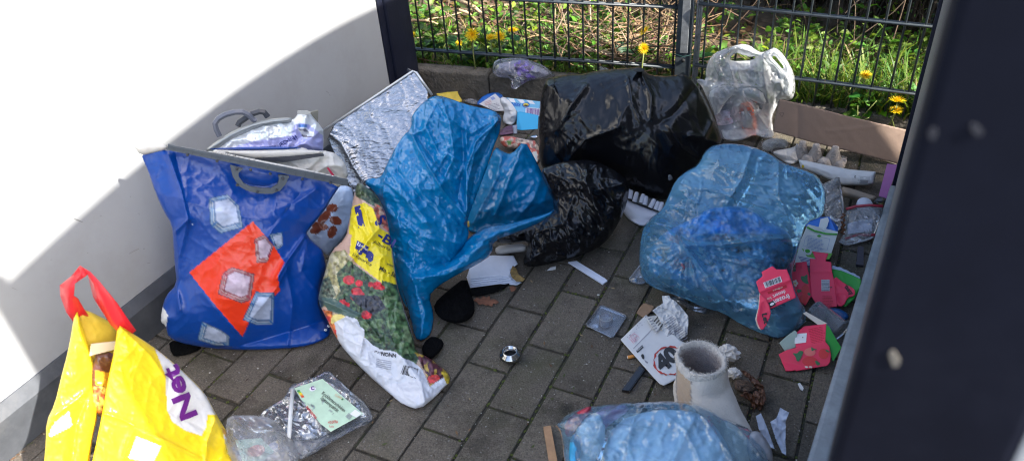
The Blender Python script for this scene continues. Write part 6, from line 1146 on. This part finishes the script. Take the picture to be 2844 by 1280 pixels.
fp_ = Plane(bxp.o + bxp.n * .012, bxp.n); slab('carton_front', ZC([(1534, 578), (1560, 568), (1740, 605), (1735, 782), (1582, 797), (1530, 762)]), fp_, .03, m_cyanp, bx); fps = Plane(fp_.o + fp_.n * .0155, fp_.n)
decal('logo_field', ZC([(1598, 650), (1652, 655), (1656, 725), (1602, 728)]), fps, m_white_print, bx, off=.0006); text('Land', ZC([(1640, 722)])[0], ZC([(1632, 662)])[0], 8, fps, m_ink, bx, off=.0014, bold=.03); text('frische', ZC([(1690, 735)])[0], ZC([(1680, 625)])[0], 7, fps, m_white_print, bx, bold=.02); text('Natur', ZC([(1728, 735)])[0], ZC([(1716, 635)])[0], 7, fps, m_white_print, bx)
fw = paintbox((.42, .30, .22)); fw.fn(lambda p, c: blob(p, c, ZC([(1300, 780), (1780, 780), (1780, 1100), (1300, 1100)]), (.50, .38, .30), 3, 9, .6, cols=(.45, .10, .07))); fw.poly(ZC([(1435, 850), (1480, 845), (1475, 890), (1440, 890)]), (.10, .22, .04)); fw.poly(ZC([(1660, 960), (1720, 950), (1735, 1050), (1690, 1050)]), (.55, .56, .52))
puff('food_wrapper', ZC([(1352, 812), (1450, 798), (1600, 832), (1742, 852), (1748, 1060), (1700, 1062), (1660, 980), (1620, 905), (1460, 932), (1380, 892)]), stand(1450, 425, 45), m_carrier, 'patterned food wrapper between the blue and black sacks', 'wrapper', T=.016, R=24, step=2, paint=fw, cr=((.006, 30, 20, 1.4),), seed=16)
puff('foil_scrap', ZC([(1650, 812), (1690, 795), (1738, 790), (1735, 828), (1690, 832)]), stand(1480, 390, 45), mat('bright_foil', (.6, .6, .62), rough=.2, metal=.9), 'small silver foil scrap beside the big black sack', 'foil', T=.008, R=10, step=2, cr=((.005, 10, 0, 1),))
puff('maroon_wrapper', ZC([(1350, 800), (1370, 740), (1440, 700), (1500, 700), (1530, 770), (1440, 790)]), stand(1410, 372, 45), mat('maroon_film', (.10, .04, .075), rough=.3, var=.4, vscale=40), 'dark maroon wrapper under the crumpled kitchen paper', 'wrapper', T=.014, R=20, step=2, cr=((.006, 26, 40, 1.4),))
puff('grey_carton', ZC([(1486, 700), (1532, 690), (1534, 780), (1490, 780)]), stand(1430, 372, 30), mat('grey_card', (.30, .33, .42), rough=.6), 'narrow grey card edge left of the cyan carton', 'card', T=.01, R=10, step=2, sm=0)
pk = thing('purple_wrapper', 'crumpled clear wrapper with purple print lying on the kerb', 'wrapper', tuple(G(1450, 210, .1))); pkp = stand(1450, 215, 40, z=.10); pkq = paintbox((.32, .30, .36)); pkq.fn(lambda p, c: blob(p, c, ZC([(1500, 100), (1560, 60), (1640, 60), (1700, 130), (1640, 190), (1720, 230), (1640, 265), (1540, 220)]), (.22, .11, .50), 6, 9, .6, cols=(.10, .05, .14))); pkq.fn(lambda p, c: blob(p, c, ZC([(1290, 90), (1340, 60), (1360, 130), (1310, 170)]), (.42, .40, .22), 8, 9, .4))
bag('print_layer', ZC([(1310, 110), (1450, 70), (1620, 50), (1700, 110), (1820, 150), (1860, 215), (1700, 250), (1600, 240), (1440, 200), (1340, 200)]), pkp, m_carrier, pk, T=.022, R=24, step=2, paint=pkq, cr=((.010, 24, 30, 1.3), (.005, 11, 0, 1)), zmin=.09, seed=17)
bag('clear_layer', ZC([(1288, 120), (1318, 55), (1450, 38), (1600, 38), (1690, 76), (1790, 105), (1885, 190), (1905, 225), (1780, 245), (1650, 262), (1605, 292), (1505, 357), (1465, 325), (1480, 240), (1340, 232), (1292, 190)]), Plane(pkp.o + pkp.n * .012, pkp.n), m_clear, pk, T=.024, R=26, step=2, cr=((.010, 30, 20, 1.5), (.006, 14, 0, 1.2)), zmin=.05, seed=18)
flat_ = slab('paper_corner', Q3([(440, 327), (492, 352), (470, 362), (442, 366)]), stand(1675, 205, 15, z=.08), .001, m_paper); top(flat_, 'white paper corner sticking up behind the big black sack', 'paper')
wt = thing('wooden_tray', 'pale wooden tray with a white rim behind the foil pad', 'tray', tuple(G(1080, 330))); wtp = stand(1085, 330, 6, back=.0); bag('tray_side', ZC([(100, 184), (200, 206), (320, 216), (440, 218), (430, 330), (250, 340), (84, 318)]), wtp, mat('pale_wood', (.42, .31, .21), rough=.6, var=.12, vscale=12), wt, sheet=.006, step=3, sm=0); V, F = tubeVF(wtp.hit(smooth(ZC([(103, 180), (200, 205), (320, 217), (450, 216)]), 0)) + wtp.n * .003, .0035, 6); mk('tray_rim', V, F, m_white_print, wt)
puff('film_sheet', ZC([(250, 120), (400, 108), (520, 165), (545, 200), (440, 215), (260, 200)]), stand(1110, 330, 4, back=.01), m_pet, 'clear film sheet sticking up above the wooden tray', 'film', sheet=.0006, step=3, cr=((.006, 40, 30, 2),), sm=1)
puff('grey_film', ZC([(75, 380), (130, 330), (240, 318), (250, 340), (170, 400), (75, 450)]), stand(1040, 370, 20), m_clear2, 'dark grey film under the wooden tray', 'film', T=.02, R=20, step=2, cr=((.007, 22, 30, 1.4),), seed=3)
flat_ = slab('wood_splinter', ZC([(182, 165), (200, 105), (214, 107), (198, 170)]), wtp, .006, mat('dark_wood', (.10, .075, .06), rough=.8)); top(flat_, 'small brown splinter standing behind the wooden tray', 'splinter')
bk_ = thing('metal_bracket', 'small dark bracket with a hole left of the foil pad', 'bracket', tuple(G(1018, 400))); bp2 = stand(1018, 400, 8); slab('bracket_plate', ZC([(48, 385), (75, 376), (82, 440), (52, 462)]), bp2, .005, m_navy, bk_); V, F = latheVF([(.0001, .003), (.003, .003), (.003, .004), (.0001, .004)], 10, bp2.hit(ZC([(60, 410)]))[0], bp2.n); mk('bracket_hole', V, F, m_white_print, bk_)

# ---- peg rack
pr_ = thing('dish_rack', 'white plastic dish rack with upright pegs beside the black sack', 'rack', tuple(G(1790, 600))); prp = stand(1790, 615, 35)
bag('rack_rim', Q3([(560, 990), (600, 1015), (660, 1040), (745, 1068), (760, 1090), (700, 1125), (655, 1142), (600, 1115), (565, 1080), (548, 1040)]), prp, m_wplastic, pr_, T=.022, R=26, step=2); bag('rack_floor', Q3([(575, 985), (620, 975), (770, 1010), (755, 1070), (660, 1042), (600, 1015)]), Plane(prp.o + prp.n * .004, prp.n), m_blackpl, pr_, T=.004, R=10, step=3)
for (x0, y0, x1, y1) in ((592, 1000, 600, 955), (615, 1015, 630, 965), (650, 1020, 662, 975), (668, 1030, 676, 985), (695, 1045, 718, 1000), (722, 1055, 738, 1012), (742, 1062, 756, 1015), (580, 985, 588, 950)):
    q = Plane(prp.o + prp.n * .014, prp.n).hit(Q3([(x0, y0), (x1, y1)])); L_ = np.linalg.norm(q[1] - q[0]); V, F = latheVF([(.0065, 0), (.0062, L_ * .8), (.0045, L_ * .97), (.0001, L_)], 12, q[0], q[1] - q[0]); mk('peg', V, F, m_wplastic, pr_)

# ---- right side: cardboard, egg box, rolls, bags
cb = thing('cardboard_flap', 'long brown cardboard flap leaning along the right fence', 'cardboard', tuple(G(2400, 425))); cbp = stand(2330, 425, 16, yaw=10, back=-.06)
CBP = Q4([(58, 500), (180, 528), (420, 590), (700, 655), (720, 660), (665, 830), (650, 824), (480, 780), (220, 716), (25, 662), (40, 580)])
_, cbs = bag('cardboard_sheet', CBP, cbp, m_card, cb, sheet=.004, step=4, sm=0, seed=161, cr=((.0015, 160, 15, 3),), folds=((Q4([(300, 660), (520, 640), (600, 618)]), 3, .0015), (Q4([(150, 540), (150, 690)]), 14, -.004)))
q = Q4([(70, 578)])[0]; tri = [(q[0] - 6, q[1] - 4), (q[0] + 5, q[1] - 5), (q[0], q[1] + 6)]
for i in range(3): a_, b_ = np.array(tri[i]), np.array(tri[(i + 1) % 3]); n_ = np.array([b_[1] - a_[1], a_[0] - b_[0]]); n_ = n_ / np.linalg.norm(n_) * .8; decal('recycling_mark', [a_, b_, b_ + n_, a_ + n_], cbs, m_ink, cb)
ecp = level(.05); ecc = G(*ZE([(590, 215)])[0], .03); eg = thing('egg_carton', 'grey pulp egg carton turned upside down under the cardboard', 'egg carton', tuple(G(*ZE([(600, 230)])[0]))); m_pulp = mat('grey_pulp', (.36, .32, .285), rough=1, var=.15, vscale=60, bump=.6, bscale=200)
def frust(px, z0, r0, r1, h, nm='cup'):
    c0 = G(*ZE([px])[0], z0); V, F = latheVF([(r0, 0), (r0 * .93, h * .3), (r1 * 1.12, h * .8), (r1 * .9, h), (r1 * .5, h * 1.02), (.0001, h * .97)], 18, c0); V = np.array(V); V = V + .0012 * pn(V * 90)[:, None]; mk(nm, V, F, m_pulp, eg)
for px, r0, r1, h in (((455, 200), .020, .0095, .052), ((555, 222), .022, .010, .052), ((690, 240), .023, .010, .052), ((505, 235), .020, .012, .020), ((625, 258), .022, .013, .020), ((735, 262), .018, .010, .016)): frust(px, .012, r0, r1, h)
bag('carton_tray', ZE([(400, 180), (480, 175), (620, 200), (740, 205), (800, 205), (785, 262), (720, 270), (600, 255), (450, 225)]), level(.014), m_pulp, eg, sheet=.003, step=3, cr=((.004, 30, 0, 1),))
bag('torn_lid', ZE([(720, 175), (790, 200), (804, 208), (770, 222), (740, 215)]), stand(*ZE([(760, 235)])[0], 30), m_pulp, eg, sheet=.002, step=2, cr=((.004, 16, 0, 1),))
m_towel = mat('white_terry', (.48, .46, .44), rough=1, var=.15, vscale=60, bump=1, bscale=260, sheen=.4)
sbt = thing('boot', 'second pale boot lying on its side with a fluffy cuff above the blue sack', 'boot', tuple(G(2170, 450)))
c1 = stand(2150, 425, 40); bag('fleece_rim', ZE([(172, 110), (200, 80), (258, 62), (320, 68), (357, 78), (362, 115), (352, 140), (300, 132), (262, 138), (240, 166), (190, 150)]), c1, m_towel, sbt, T=.022, R=24, step=2, cr=((.006, 22, 20, 1.2), (.004, 8, 0, 1)), seed=20)
bag('boot_lining', ZE([(236, 160), (262, 132), (300, 128), (352, 136), (344, 160), (300, 170)]), Plane(c1.o - c1.n * .004, c1.n), mat('brown_lining', (.30, .25, .22), rough=1, bump=.6, bscale=200), sbt, T=.004, R=12, step=2)  # lining in a browner tone than the cuff
bag('boot_shaft', ZE([(244, 166), (300, 150), (345, 142), (400, 132), (428, 112), (446, 220), (440, 240), (380, 262), (300, 215)]), stand(2185, 450, 40), mat('pale_suede', (.52, .485, .44), rough=.9, bump=.3, bscale=260, var=.08, vscale=30, sheen=.2), sbt, T=.028, R=34, step=2, cr=((.004, 40, 20, 1.6),), folds=((ZE([(250, 172), (340, 158), (430, 132)]), 2.5, -.004), (ZE([(352, 148), (372, 250)]), 2, -.003)), seed=21)
hv, hf = [], []; hq = Plane(c1.o + c1.n * .012, c1.n)
for _ in range(1500):
    px = (random.uniform(168, 366), random.uniform(58, 166))
    if not inside(np.array([px], float), [(172, 110), (200, 80), (258, 62), (320, 68), (357, 78), (362, 115), (352, 140), (300, 132), (262, 138), (240, 166), (190, 150)])[0]: continue
    p = hq.hit(ZE([px]))[0] + RNG.normal(0, .004, 3); d = RNG.normal(0, .6, 3) + np.array([0, 0, .5]); d /= np.linalg.norm(d); s_ = np.cross(d, (.3, .2, 1)); s_ /= np.linalg.norm(s_); i = len(hv); l_ = U(.004, .009); hv += [p - s_ * .0006, p + s_ * .0006, p + d * l_]; hf.append((i, i + 1, i + 2))
mk('fleece_hair', hv, hf, bpy.data.materials['fleece_hair'], sbt, kind='stuff')
for pts in ([(430, 110), (436, 150), (444, 200), (448, 225)],):
    V, F = tubeVF(stand(2185, 450, 40).hit(smooth(ZE(pts), 0)) + stand(2185, 450, 40).n * .01, .003, 6); mk('shaft_hem', V, F, m_towel, sbt)
_, mls = bag('mailer', ZE([(440, 220), (500, 228), (600, 250), (820, 292), (1010, 308), (992, 396), (950, 406), (850, 408), (760, 406), (700, 380), (560, 320), (460, 285)]), stand(2320, 520, 40), m_paper, None, T=.018, R=30, step=3, sm=0, seed=22, cr=((.004, 60, 15, 2.4), (.002, 24, 0, 1.5))); mo = bpy.data.objects['mailer']; top(mo, 'white flattened paper mailer roll below the egg carton', 'mailer')
decal('address_field', ZE([(880, 340), (965, 345), (955, 398), (868, 395)]), mls, mat('pale_grey_print', (.50, .50, .50), rough=.7), mo, off=.0008); decal('address_print', ZE([(892, 366), (952, 370), (944, 394), (886, 392)]), mls, mat('mid_grey_print', (.24, .24, .25), rough=.7), mo, off=.0014); lines(mls, ZE([(850, 342)])[0], ZE([(862, 344)])[0], 4, 2, 2.5, mo, m_ink, 3); decal('yellow_mark', smooth(ZE([(466, 262), (480, 256), (486, 272), (474, 284)]), 1), mls, mat('yellow_print', (.6, .45, .02), rough=.5), mo, off=.0012)
puff('kraft_roll', ZE([(750, 415), (820, 428), (940, 468), (1015, 488), (1002, 515), (982, 534), (930, 530), (850, 510), (756, 492)]), stand(2380, 575, 35), mat('kraft_paper', (.30, .23, .17), rough=.8, var=.1, vscale=30), 'brown kraft paper roll below the white mailer', 'paper roll', T=.022, R=26, step=3, sm=1, cr=((.003, 50, 20, 2),))
puff('crisp_packet', ZE([(1000, 500), (1045, 490), (1080, 500), (1070, 555), (1020, 552), (980, 535)]), stand(2440, 568, 35), mat('dark_packet', (.035, .035, .04), rough=.3, dirt=((.5, .35, .03), 1., 45)), 'small dark packet with yellow print beside the right container', 'packet', T=.012, R=14, step=2, cr=((.005, 14, 0, 1),))
puff('bubble_film', ZE([(610, 400), (660, 380), (738, 335), (752, 400), (778, 560), (772, 690), (740, 745), (700, 740), (640, 650), (615, 560)]), stand(2320, 640, 50), m_clear2, 'crinkled clear plastic bag behind the right blue sack', 'film', T=.022, R=30, step=2, cr=((.008, 30, 5, 3), (.004, 13, 0, 2)), seed=23)
zb_ = thing('zip_bag', 'clear zip bag with red seams and white card beside the right container', 'bag', tuple(G(*ZE([(890, 800)])[0]))); zbp = stand(*ZE([(880, 830)])[0], 55)
bag('bag_film', ZE([(785, 588), (870, 558), (960, 550), (1062, 560), (1045, 640), (1005, 755), (992, 800), (900, 825), (790, 852), (722, 822), (762, 790), (775, 700)]), zbp, m_clear2, zb_, T=.016, R=26, step=2, cr=((.005, 34, 20, 1.6), (.003, 15, 0, 1.2)), seed=24)
for pts in ([(790, 582), (860, 562), (960, 553), (1060, 560)], [(782, 804), (830, 782), (880, 768), (950, 772), (1003, 768)]):
    V, F = bandVF(Plane(zbp.o + zbp.n * .012, zbp.n).hit(smooth(ZE(pts), 0)), zbp.n, .007, .002); mk('red_seam', V, F, mat('dull_red', (.30, .02, .04), rough=.4), zb_)
slab('white_insert', ZE([(800, 690), (880, 665), (985, 655), (975, 745), (880, 752), (800, 765)]), Plane(zbp.o + zbp.n * .011, zbp.n), .001, m_paperb, zb_)
cpq = G(*ZE([(918, 560)])[0], .02); cpo = thing('bottle_cap', 'white ribbed bottle cap above the zip bag', 'cap', tuple(cpq)); V, F = latheVF([(.020, 0), (.020, .012), (.017, .016), (.0001, .017)], 20, cpq, (.1, -.4, .9)); mk('cap_shell', V, F, m_wplastic, cpo)
flat('dark_strip', ZE([(875, 860), (916, 865), (916, 997), (862, 992)]), .005, .006, mat('slate_card', (.05, .045, .06), rough=.6), 'dark slate coloured strip on the paving beside the right container', 'strip')
pkb = slab('pink_board', ZE([(1090, 250), (1170, 258), (1085, 505), (1028, 485)]), stand(2450, 550, 28), .006, mat('orchid_board', (.42, .15, .38), rough=.6, var=.08, vscale=30)); top(pkb, 'pink board edge standing against the right container', 'board')
cps = thing('rust_crumbs', 'brown dried stalk hanging between the clear bags', 'stalk', tuple(G(*ZE([(770, 740)])[0]))); zz_ = Plane(zbp.o + zbp.n * .02, zbp.n)
for i in range(16): q = zz_.hit(ZE([(768 + 12 * math.sin(i * 1.7), 618 + 9.5 * i)]))[0]; crumple_ball('crumb', q, .0035, mat('rust_brown', (.14, .055, .022), rough=.9) if i == 0 else bpy.data.materials['rust_brown'], cps, (1, 1, .8), .3, .9, i, 1)
# milk carton
mc = thing('drink_carton', 'white drink carton with a blue gable top and green band', 'carton', tuple(G(*ZE([(560, 930)])[0]))); mp = stand(*ZE([(560, 1000)])[0], 50); m_wcard = mat('white_card', (.66, .68, .66), rough=.4)
FR = ZE([(508, 712), (726, 766), (668, 950), (600, 985), (395, 1000), (420, 905)]); slab('carton_body', FR, Plane(mp.o - mp.n * .025, mp.n), .05, m_wcard, mc, shade=False); mcs = Plane(mp.o + mp.n * .0008, mp.n)
gp = mp.hit(ZE([(508, 712), (726, 766)])); rb_ = Plane(mp.o - mp.n * .035, mp.n).hit(ZE([(470, 690), (600, 640), (664, 636), (732, 712)]))
mk('gable_top', np.array([gp[0], gp[1], rb_[3], rb_[2], rb_[1], rb_[0]]), [(0, 1, 2, 3, 4, 5)], mat('gable_blue', (.006, .13, .52), rough=.4), mc, shade=False)
gpl = through(gp[0], gp[1], rb_[2]); slab('gable_tab', ZE([(602, 655), (655, 641), (664, 665), (652, 705), (632, 742), (588, 716)]), Plane(gpl.o + gpl.n * .002, gpl.n), .0012, m_wcard, mc)
decal('green_band', ZE([(506, 708), (560, 735), (640, 755), (726, 760), (724, 772), (640, 768), (560, 748), (503, 722)]), mcs, mat('bright_green', (.06, .36, .03), rough=.45), mc, off=.0012); decal('green_field', ZE([(440, 860), (520, 890), (690, 905), (668, 948), (600, 950), (424, 912)]), mcs, mat('lime_print', (.16, .44, .05), rough=.45), mc, off=.0012)
decal('green_diamond', ZE([(592, 768), (610, 778), (592, 789), (574, 778)]), mcs, bpy.data.materials['bright_green'], mc); lines(mcs, ZE([(512, 790)])[0], ZE([(640, 815)])[0], 3.6, 10, 1.3, mc, mat('blue_grey_ink', (.20, .28, .50), rough=.6), 3)
for a_, b_ in (((488, 800), (478, 850)), ((478, 850), (652, 880)), ((652, 880), (672, 800)), ((505, 778), (488, 800)), ((505, 778), (560, 782)), ((625, 790), (672, 800))):
    P = ZE([a_, b_]); a_, b_ = np.array(P[0]), np.array(P[1]); n_ = np.array([b_[1] - a_[1], a_[0] - b_[0]]); n_ = n_ / np.linalg.norm(n_) * .7; decal('frame_line', [a_, b_, b_ + n_, a_ + n_], mcs, bpy.data.materials['blue_grey_ink'], mc)
decal('emblem', smooth(ZE([(480, 870), (520, 865), (545, 890), (525, 922), (480, 910)]), 1), mcs, m_wcard, mc, off=.002); decal('emblem_ring', smooth(ZE([(488, 878), (515, 874), (530, 890), (515, 905), (492, 900)]), 1), mcs, bpy.data.materials['bright_green'], mc, off=.0026)
decal('stripe_field', ZE([(418, 916), (560, 948), (590, 985), (400, 1000)]), mcs, m_white_print, mc, off=.0014)
for k in range(8): decal('blue_stripe', ZE([(416, 922 + 10 * k), (570, 952 + 10 * k), (570, 956 + 10 * k), (415, 926 + 10 * k)]), mcs, mat('stripe_blue', (.03, .05, .28), rough=.5) if k == 0 else bpy.data.materials['stripe_blue'], mc, off=.002)

# ---- pink frozen dessert sleeves, cup, green cards
def leafprint(surf, parent, pts, m=None, off=.0012): decal('leaf_print', smooth(ZP(pts), 1), surf, m or m_leafp, parent, off=off)
def circ(c_, r, ry=None, n=14): return ZP([(c_[0] + r * math.cos(t), c_[1] + (ry or r) * math.sin(t)) for t in np.linspace(0, 6.28, n + 1)[:-1]])
pa = thing('pink_sleeve', 'pink dessert sleeve with the words frozen dessert, on the blue sack', 'sleeve', tuple(G(*ZP([(240, 600)])[0]))); pap_ = stand(*ZP([(240, 720)])[0], 52); pap_.o = pap_.o + pap_.n * .105
_, pas = bag('sleeve_card', ZP([(110, 235), (205, 183), (240, 213), (330, 213), (365, 300), (412, 455), (190, 555), (150, 500), (90, 410), (62, 320), (120, 270)]), pap_, m_pink, pa, sheet=.002, step=3, sm=0, folds=((ZP([(90, 410), (365, 300)]), 5, .005),), seed=170)
_, pas2 = bag('sleeve_tail', ZP([(92, 412), (150, 470), (185, 540), (190, 610), (150, 700), (110, 746), (80, 690), (66, 630), (92, 520)]), Plane(pap_.o + pap_.n * .004, pap_.n), m_pink, pa, sheet=.002, step=2, sm=1, cr=((.003, 60, 60, 2),)); bag('sleeve_edge', ZP([(92, 412), (98, 430), (94, 530), (72, 630), (86, 690), (112, 748), (80, 720), (54, 645), (82, 540)]), Plane(pap_.o + pap_.n * .002, pap_.n), mat('card_edge', (.62, .55, .46), rough=.8), pa, sheet=.002, step=2, sm=0)
bars(ZP([(150, 372)])[0], ZP([(282, 322)])[0], 15, pas, pa, m_white_print, m_ink, n=12, pad=.06); decal('red_band', ZP([(160, 408), (325, 345), (330, 368), (168, 428)]), pas, m_pinkd, pa); text('erdbeere', ZP([(290, 362)])[0], ZP([(205, 392)])[0], 5, pas, m_creamp, pa, off=.002)
text('frozen', ZP([(345, 425)])[0], ZP([(212, 482)])[0], 13, pas, m_white_print, pa, bold=.015); text('dessert', ZP([(312, 392)])[0], ZP([(205, 436)])[0], 10, pas, m_white_print, pa, bold=.01); text('bio', ZP([(190, 450)])[0], ZP([(155, 465)])[0], 7, pas, m_creamp, pa); decal('logo_field', ZP([(165, 505), (218, 480), (235, 520), (182, 545)]), pas, m_ink, pa); decal('animal_print', smooth(ZP([(178, 520), (200, 500), (222, 505), (215, 520), (190, 530)]), 1), pas, m_white_print, pa, off=.002); text('Let', ZP([(112, 600)])[0], ZP([(135, 690)])[0], 13, pas2, m_ink, pa, bold=.05)
pbx = thing('pink_sleeve', 'opened pink dessert sleeve with a strawberry strip and tall tab', 'sleeve', tuple(G(*ZP([(560, 560)])[0]))); pbp = stand(*ZP([(560, 600)])[0], 55)
_, pbs = bag('strawberry_strip', ZP([(370, 238), (410, 228), (404, 155), (502, 144), (512, 215), (535, 300), (560, 420), (490, 527), (415, 455), (372, 330)]), pbp, m_pink, pbx, sheet=.002, step=2, sm=0, cr=((.003, 80, 70, 2),)); _, pbs2 = bag('tall_panel', ZP([(530, 118), (582, 122), (550, 55), (692, 74), (666, 140), (716, 150), (722, 232), (745, 320), (770, 535), (640, 548), (600, 530), (545, 450), (532, 300)]), Plane(pbp.o + pbp.n * .006, pbp.n), m_pink, pbx, sheet=.002, step=2, sm=0, folds=((ZP([(535, 232), (722, 232)]), 4, .003),))
_, pbs3 = bag('side_wing', ZP([(735, 260), (830, 335), (910, 375), (926, 410), (915, 445), (862, 452), (820, 535), (765, 528), (745, 400)]), Plane(pbp.o + pbp.n * .003, pbp.n), m_pink, pbx, sheet=.002, step=2, sm=1, cr=((.004, 60, 30, 2),))
leafprint(pbs, pbx, [(450, 270), (480, 275), (510, 252), (508, 300), (522, 345), (490, 335), (455, 310)]); leafprint(pbs, pbx, [(415, 390), (440, 385), (465, 400), (440, 415), (425, 420)]); leafprint(pbs, pbx, [(500, 420), (525, 410), (540, 440), (515, 440)])
decal('berry_print', circ((480, 470), 42, 40), pbs, m_berry, pbx); decal('berry_print', circ((490, 390), 34, 44), pbs, m_berry, pbx)
for t in range(5): decal('blossom_print', circ((402 + 17 * math.cos(t * 1.257), 335 + 19 * math.sin(t * 1.257)), 11, 13, 9), pbs, m_creamp, pbx, off=.0016)
decal('blossom_centre', circ((402, 335), 7, 8, 8), pbs, bpy.data.materials['yellow_print'], pbx, off=.0024); bars(ZP([(630, 305)])[0], ZP([(632, 400)])[0], 22, pbs2, pbx, m_white_print, m_greyink, n=9, pad=.02)
lines(pbs2, ZP([(640, 320)])[0], ZP([(705, 322)])[0], 5, 4, 1.8, pbx, m_pinkd, 2); lines(pbs2, ZP([(640, 450)])[0], ZP([(740, 452)])[0], 4.2, 7, 1.6, pbx, m_pinkd, 3); text('1x4', ZP([(690, 372)])[0], ZP([(722, 374)])[0], 4, pbs2, m_ink, pbx, bold=.03); text('tasty', ZP([(828, 365)])[0], ZP([(885, 440)])[0], 12, pbs3, m_ink, pbx, bold=.03)
gc = thing('green_insert', 'green card insert with a wavy pale edge behind the tall pink panel', 'card', tuple(G(*ZP([(880, 420)])[0]))); gcp = Plane(pbp.o - pbp.n * .006, pbp.n); bag('insert_card', ZP([(722, 208), (800, 222), (900, 262), (976, 300), (966, 375), (912, 472), (838, 540), (780, 500), (740, 300)]), gcp, m_green, gc, sheet=.002, step=3, sm=0, cr=((.004, 80, 30, 2),)); bag('wavy_edge', ZP([(720, 182), (745, 180), (765, 192), (800, 192), (820, 210), (860, 220), (880, 240), (920, 245), (940, 268), (962, 272), (974, 300), (900, 266), (800, 226), (722, 212)]), Plane(gcp.o - gcp.n * .003, gcp.n), mat('pale_blue_card2', (.36, .43, .55), rough=.7), gc, sheet=.0015, step=2, sm=1)
pcb = thing('pink_box', 'open pink strawberry dessert box lying beside the right container', 'box', tuple(G(*ZP([(500, 1080)])[0]))); fpz = stand(*ZP([(500, 1085)])[0], 42); FT = [(258, 950), (330, 912), (500, 872), (662, 836), (700, 885), (714, 960), (706, 1020), (680, 1050), (640, 1056), (410, 1092), (405, 1082), (385, 1090), (322, 1092)]
_, fts = bag('front_panel', ZP(FT), fpz, m_pink, pcb, sheet=.002, step=2, sm=0, lift=lambda p: .004 * np.sin((p[..., 0] - 2160) / 70)); e0, e1 = fpz.hit(ZP([(330, 912), (662, 836)])); tb = Plane(fpz.o - fpz.n * .03, fpz.n); tpl = through(e0, e1, tb.hit(ZP([(575, 700)]))[0]); _, tps = bag('top_panel', ZP([(400, 772), (480, 706), (672, 684), (664, 836), (500, 872), (408, 892)]), tpl, m_pink, pcb, sheet=.0015, step=2, sm=0)
bag('inner_side', ZP([(264, 850), (330, 790), (400, 740), (420, 760), (405, 890), (312, 922)]), Plane(fpz.o - fpz.n * .016, fpz.n), mat('pale_green_card', (.36, .47, .42), rough=.7), pcb, sheet=.002, step=2, sm=0); slab('side_panel', ZP([(674, 690), (700, 715), (762, 825), (802, 890), (732, 1014), (712, 960), (664, 838)]), Plane(fpz.o - fpz.n * .006, fpz.n), .004, m_green, pcb); slab('top_tab', ZP([(470, 594), (498, 580), (684, 684), (600, 694)]), Plane(tb.o, tb.n), .002, mat('cream_card', (.66, .62, .54), rough=.7), pcb)
decal('label_field', ZP([(400, 776), (505, 768), (498, 850), (398, 862)]), tps, m_white_print, pcb, off=.0012); decal('label_mark', circ((470, 808), 5, 6, 8), tps, m_ink, pcb, off=.002); lines(tps, ZP([(520, 740)])[0], ZP([(655, 712)])[0], 4.5, 10, 1.6, pcb, m_pinkd, 5)
decal('berry_print', smooth(circ((530, 1010), 68, 42), 1), fts, m_berry, pcb); decal('berry_print', circ((650, 945), 46, 46), fts, m_berry, pcb); decal('berry_print', circ((530, 930), 50, 36), fts, mat('berry_cut', (.72, .16, .14), rough=.5), pcb, off=.0016)
for pts in ([(375, 935), (420, 945), (440, 915), (478, 925), (462, 960), (440, 1010), (415, 1010), (410, 975)], [(540, 880), (560, 900), (598, 905), (560, 915), (545, 925)], [(660, 905), (690, 915), (705, 935), (675, 930)], [(570, 1000), (600, 1010), (625, 1035), (590, 1050)]): leafprint(fts, pcb, pts, off=.002)
for x in (500, 535): decal('blossom_print', circ((x, 1062), 16, 11, 9), fts, m_creamp, pcb, off=.002)
cu = thing('plastic_tub', 'clear plastic tub lying on its side between the pink sleeves', 'tub', tuple(G(*ZP([(680, 760)])[0], 0))); ca, cb2 = G(*ZP([(560, 545)])[0], .045), G(*ZP([(775, 735)])[0], .030); V, F = latheVF([(.019, 0), (.021, .002), (.0265, np.linalg.norm(cb2 - ca)), (.0295, np.linalg.norm(cb2 - ca) + .002), (.0295, np.linalg.norm(cb2 - ca) + .008), (.0255, np.linalg.norm(cb2 - ca) + .006)], 28, ca, cb2 - ca); mk('tub_wall', V, F, m_pet, cu); V, F = latheVF([(.0001, .001), (.019, .001)], 24, ca, cb2 - ca); mk('tub_floor', V, F, m_pet, cu)
ct = puff('clear_tray', ZP([(185, 565), (300, 500), (412, 462), (492, 540), (500, 640), (470, 700), (360, 780), (280, 812), (200, 812), (130, 770), (150, 700)]), (lambda q: Plane(q.o - q.n * .004, q.n))(stand(*ZP([(280, 812)])[0], 62)), m_clear, 'crumpled clear film tray below the frozen dessert sleeve', 'tray', T=.018, R=60, step=2, cr=((.008, 40, 30, 1.6), (.004, 18, 10, 1.2)), seed=25)
sbp = puff('striped_bag', ZP([(670, 548), (780, 545), (870, 600), (868, 640), (820, 660), (740, 600)]), stand(*ZP([(800, 660)])[0], 60), mat('deep_blue_film', (.01, .08, .24), rough=.3, var=.4, vscale=50), 'dark blue striped film under the tall pink panel', 'film', T=.012, R=16, step=2, cr=((.005, 12, 40, 3),), seed=26)
cr_ = puff('cyan_tray_edge', ZP([(470, 690), (500, 660), (440, 640), (380, 700), (420, 720)]), stand(*ZP([(430, 760)])[0], 60), m_paperb, 'pale blue scrap between the sleeve and the pink box', 'scrap', sheet=.001, step=2, cr=((.003, 30, 0, 1),), sm=0)
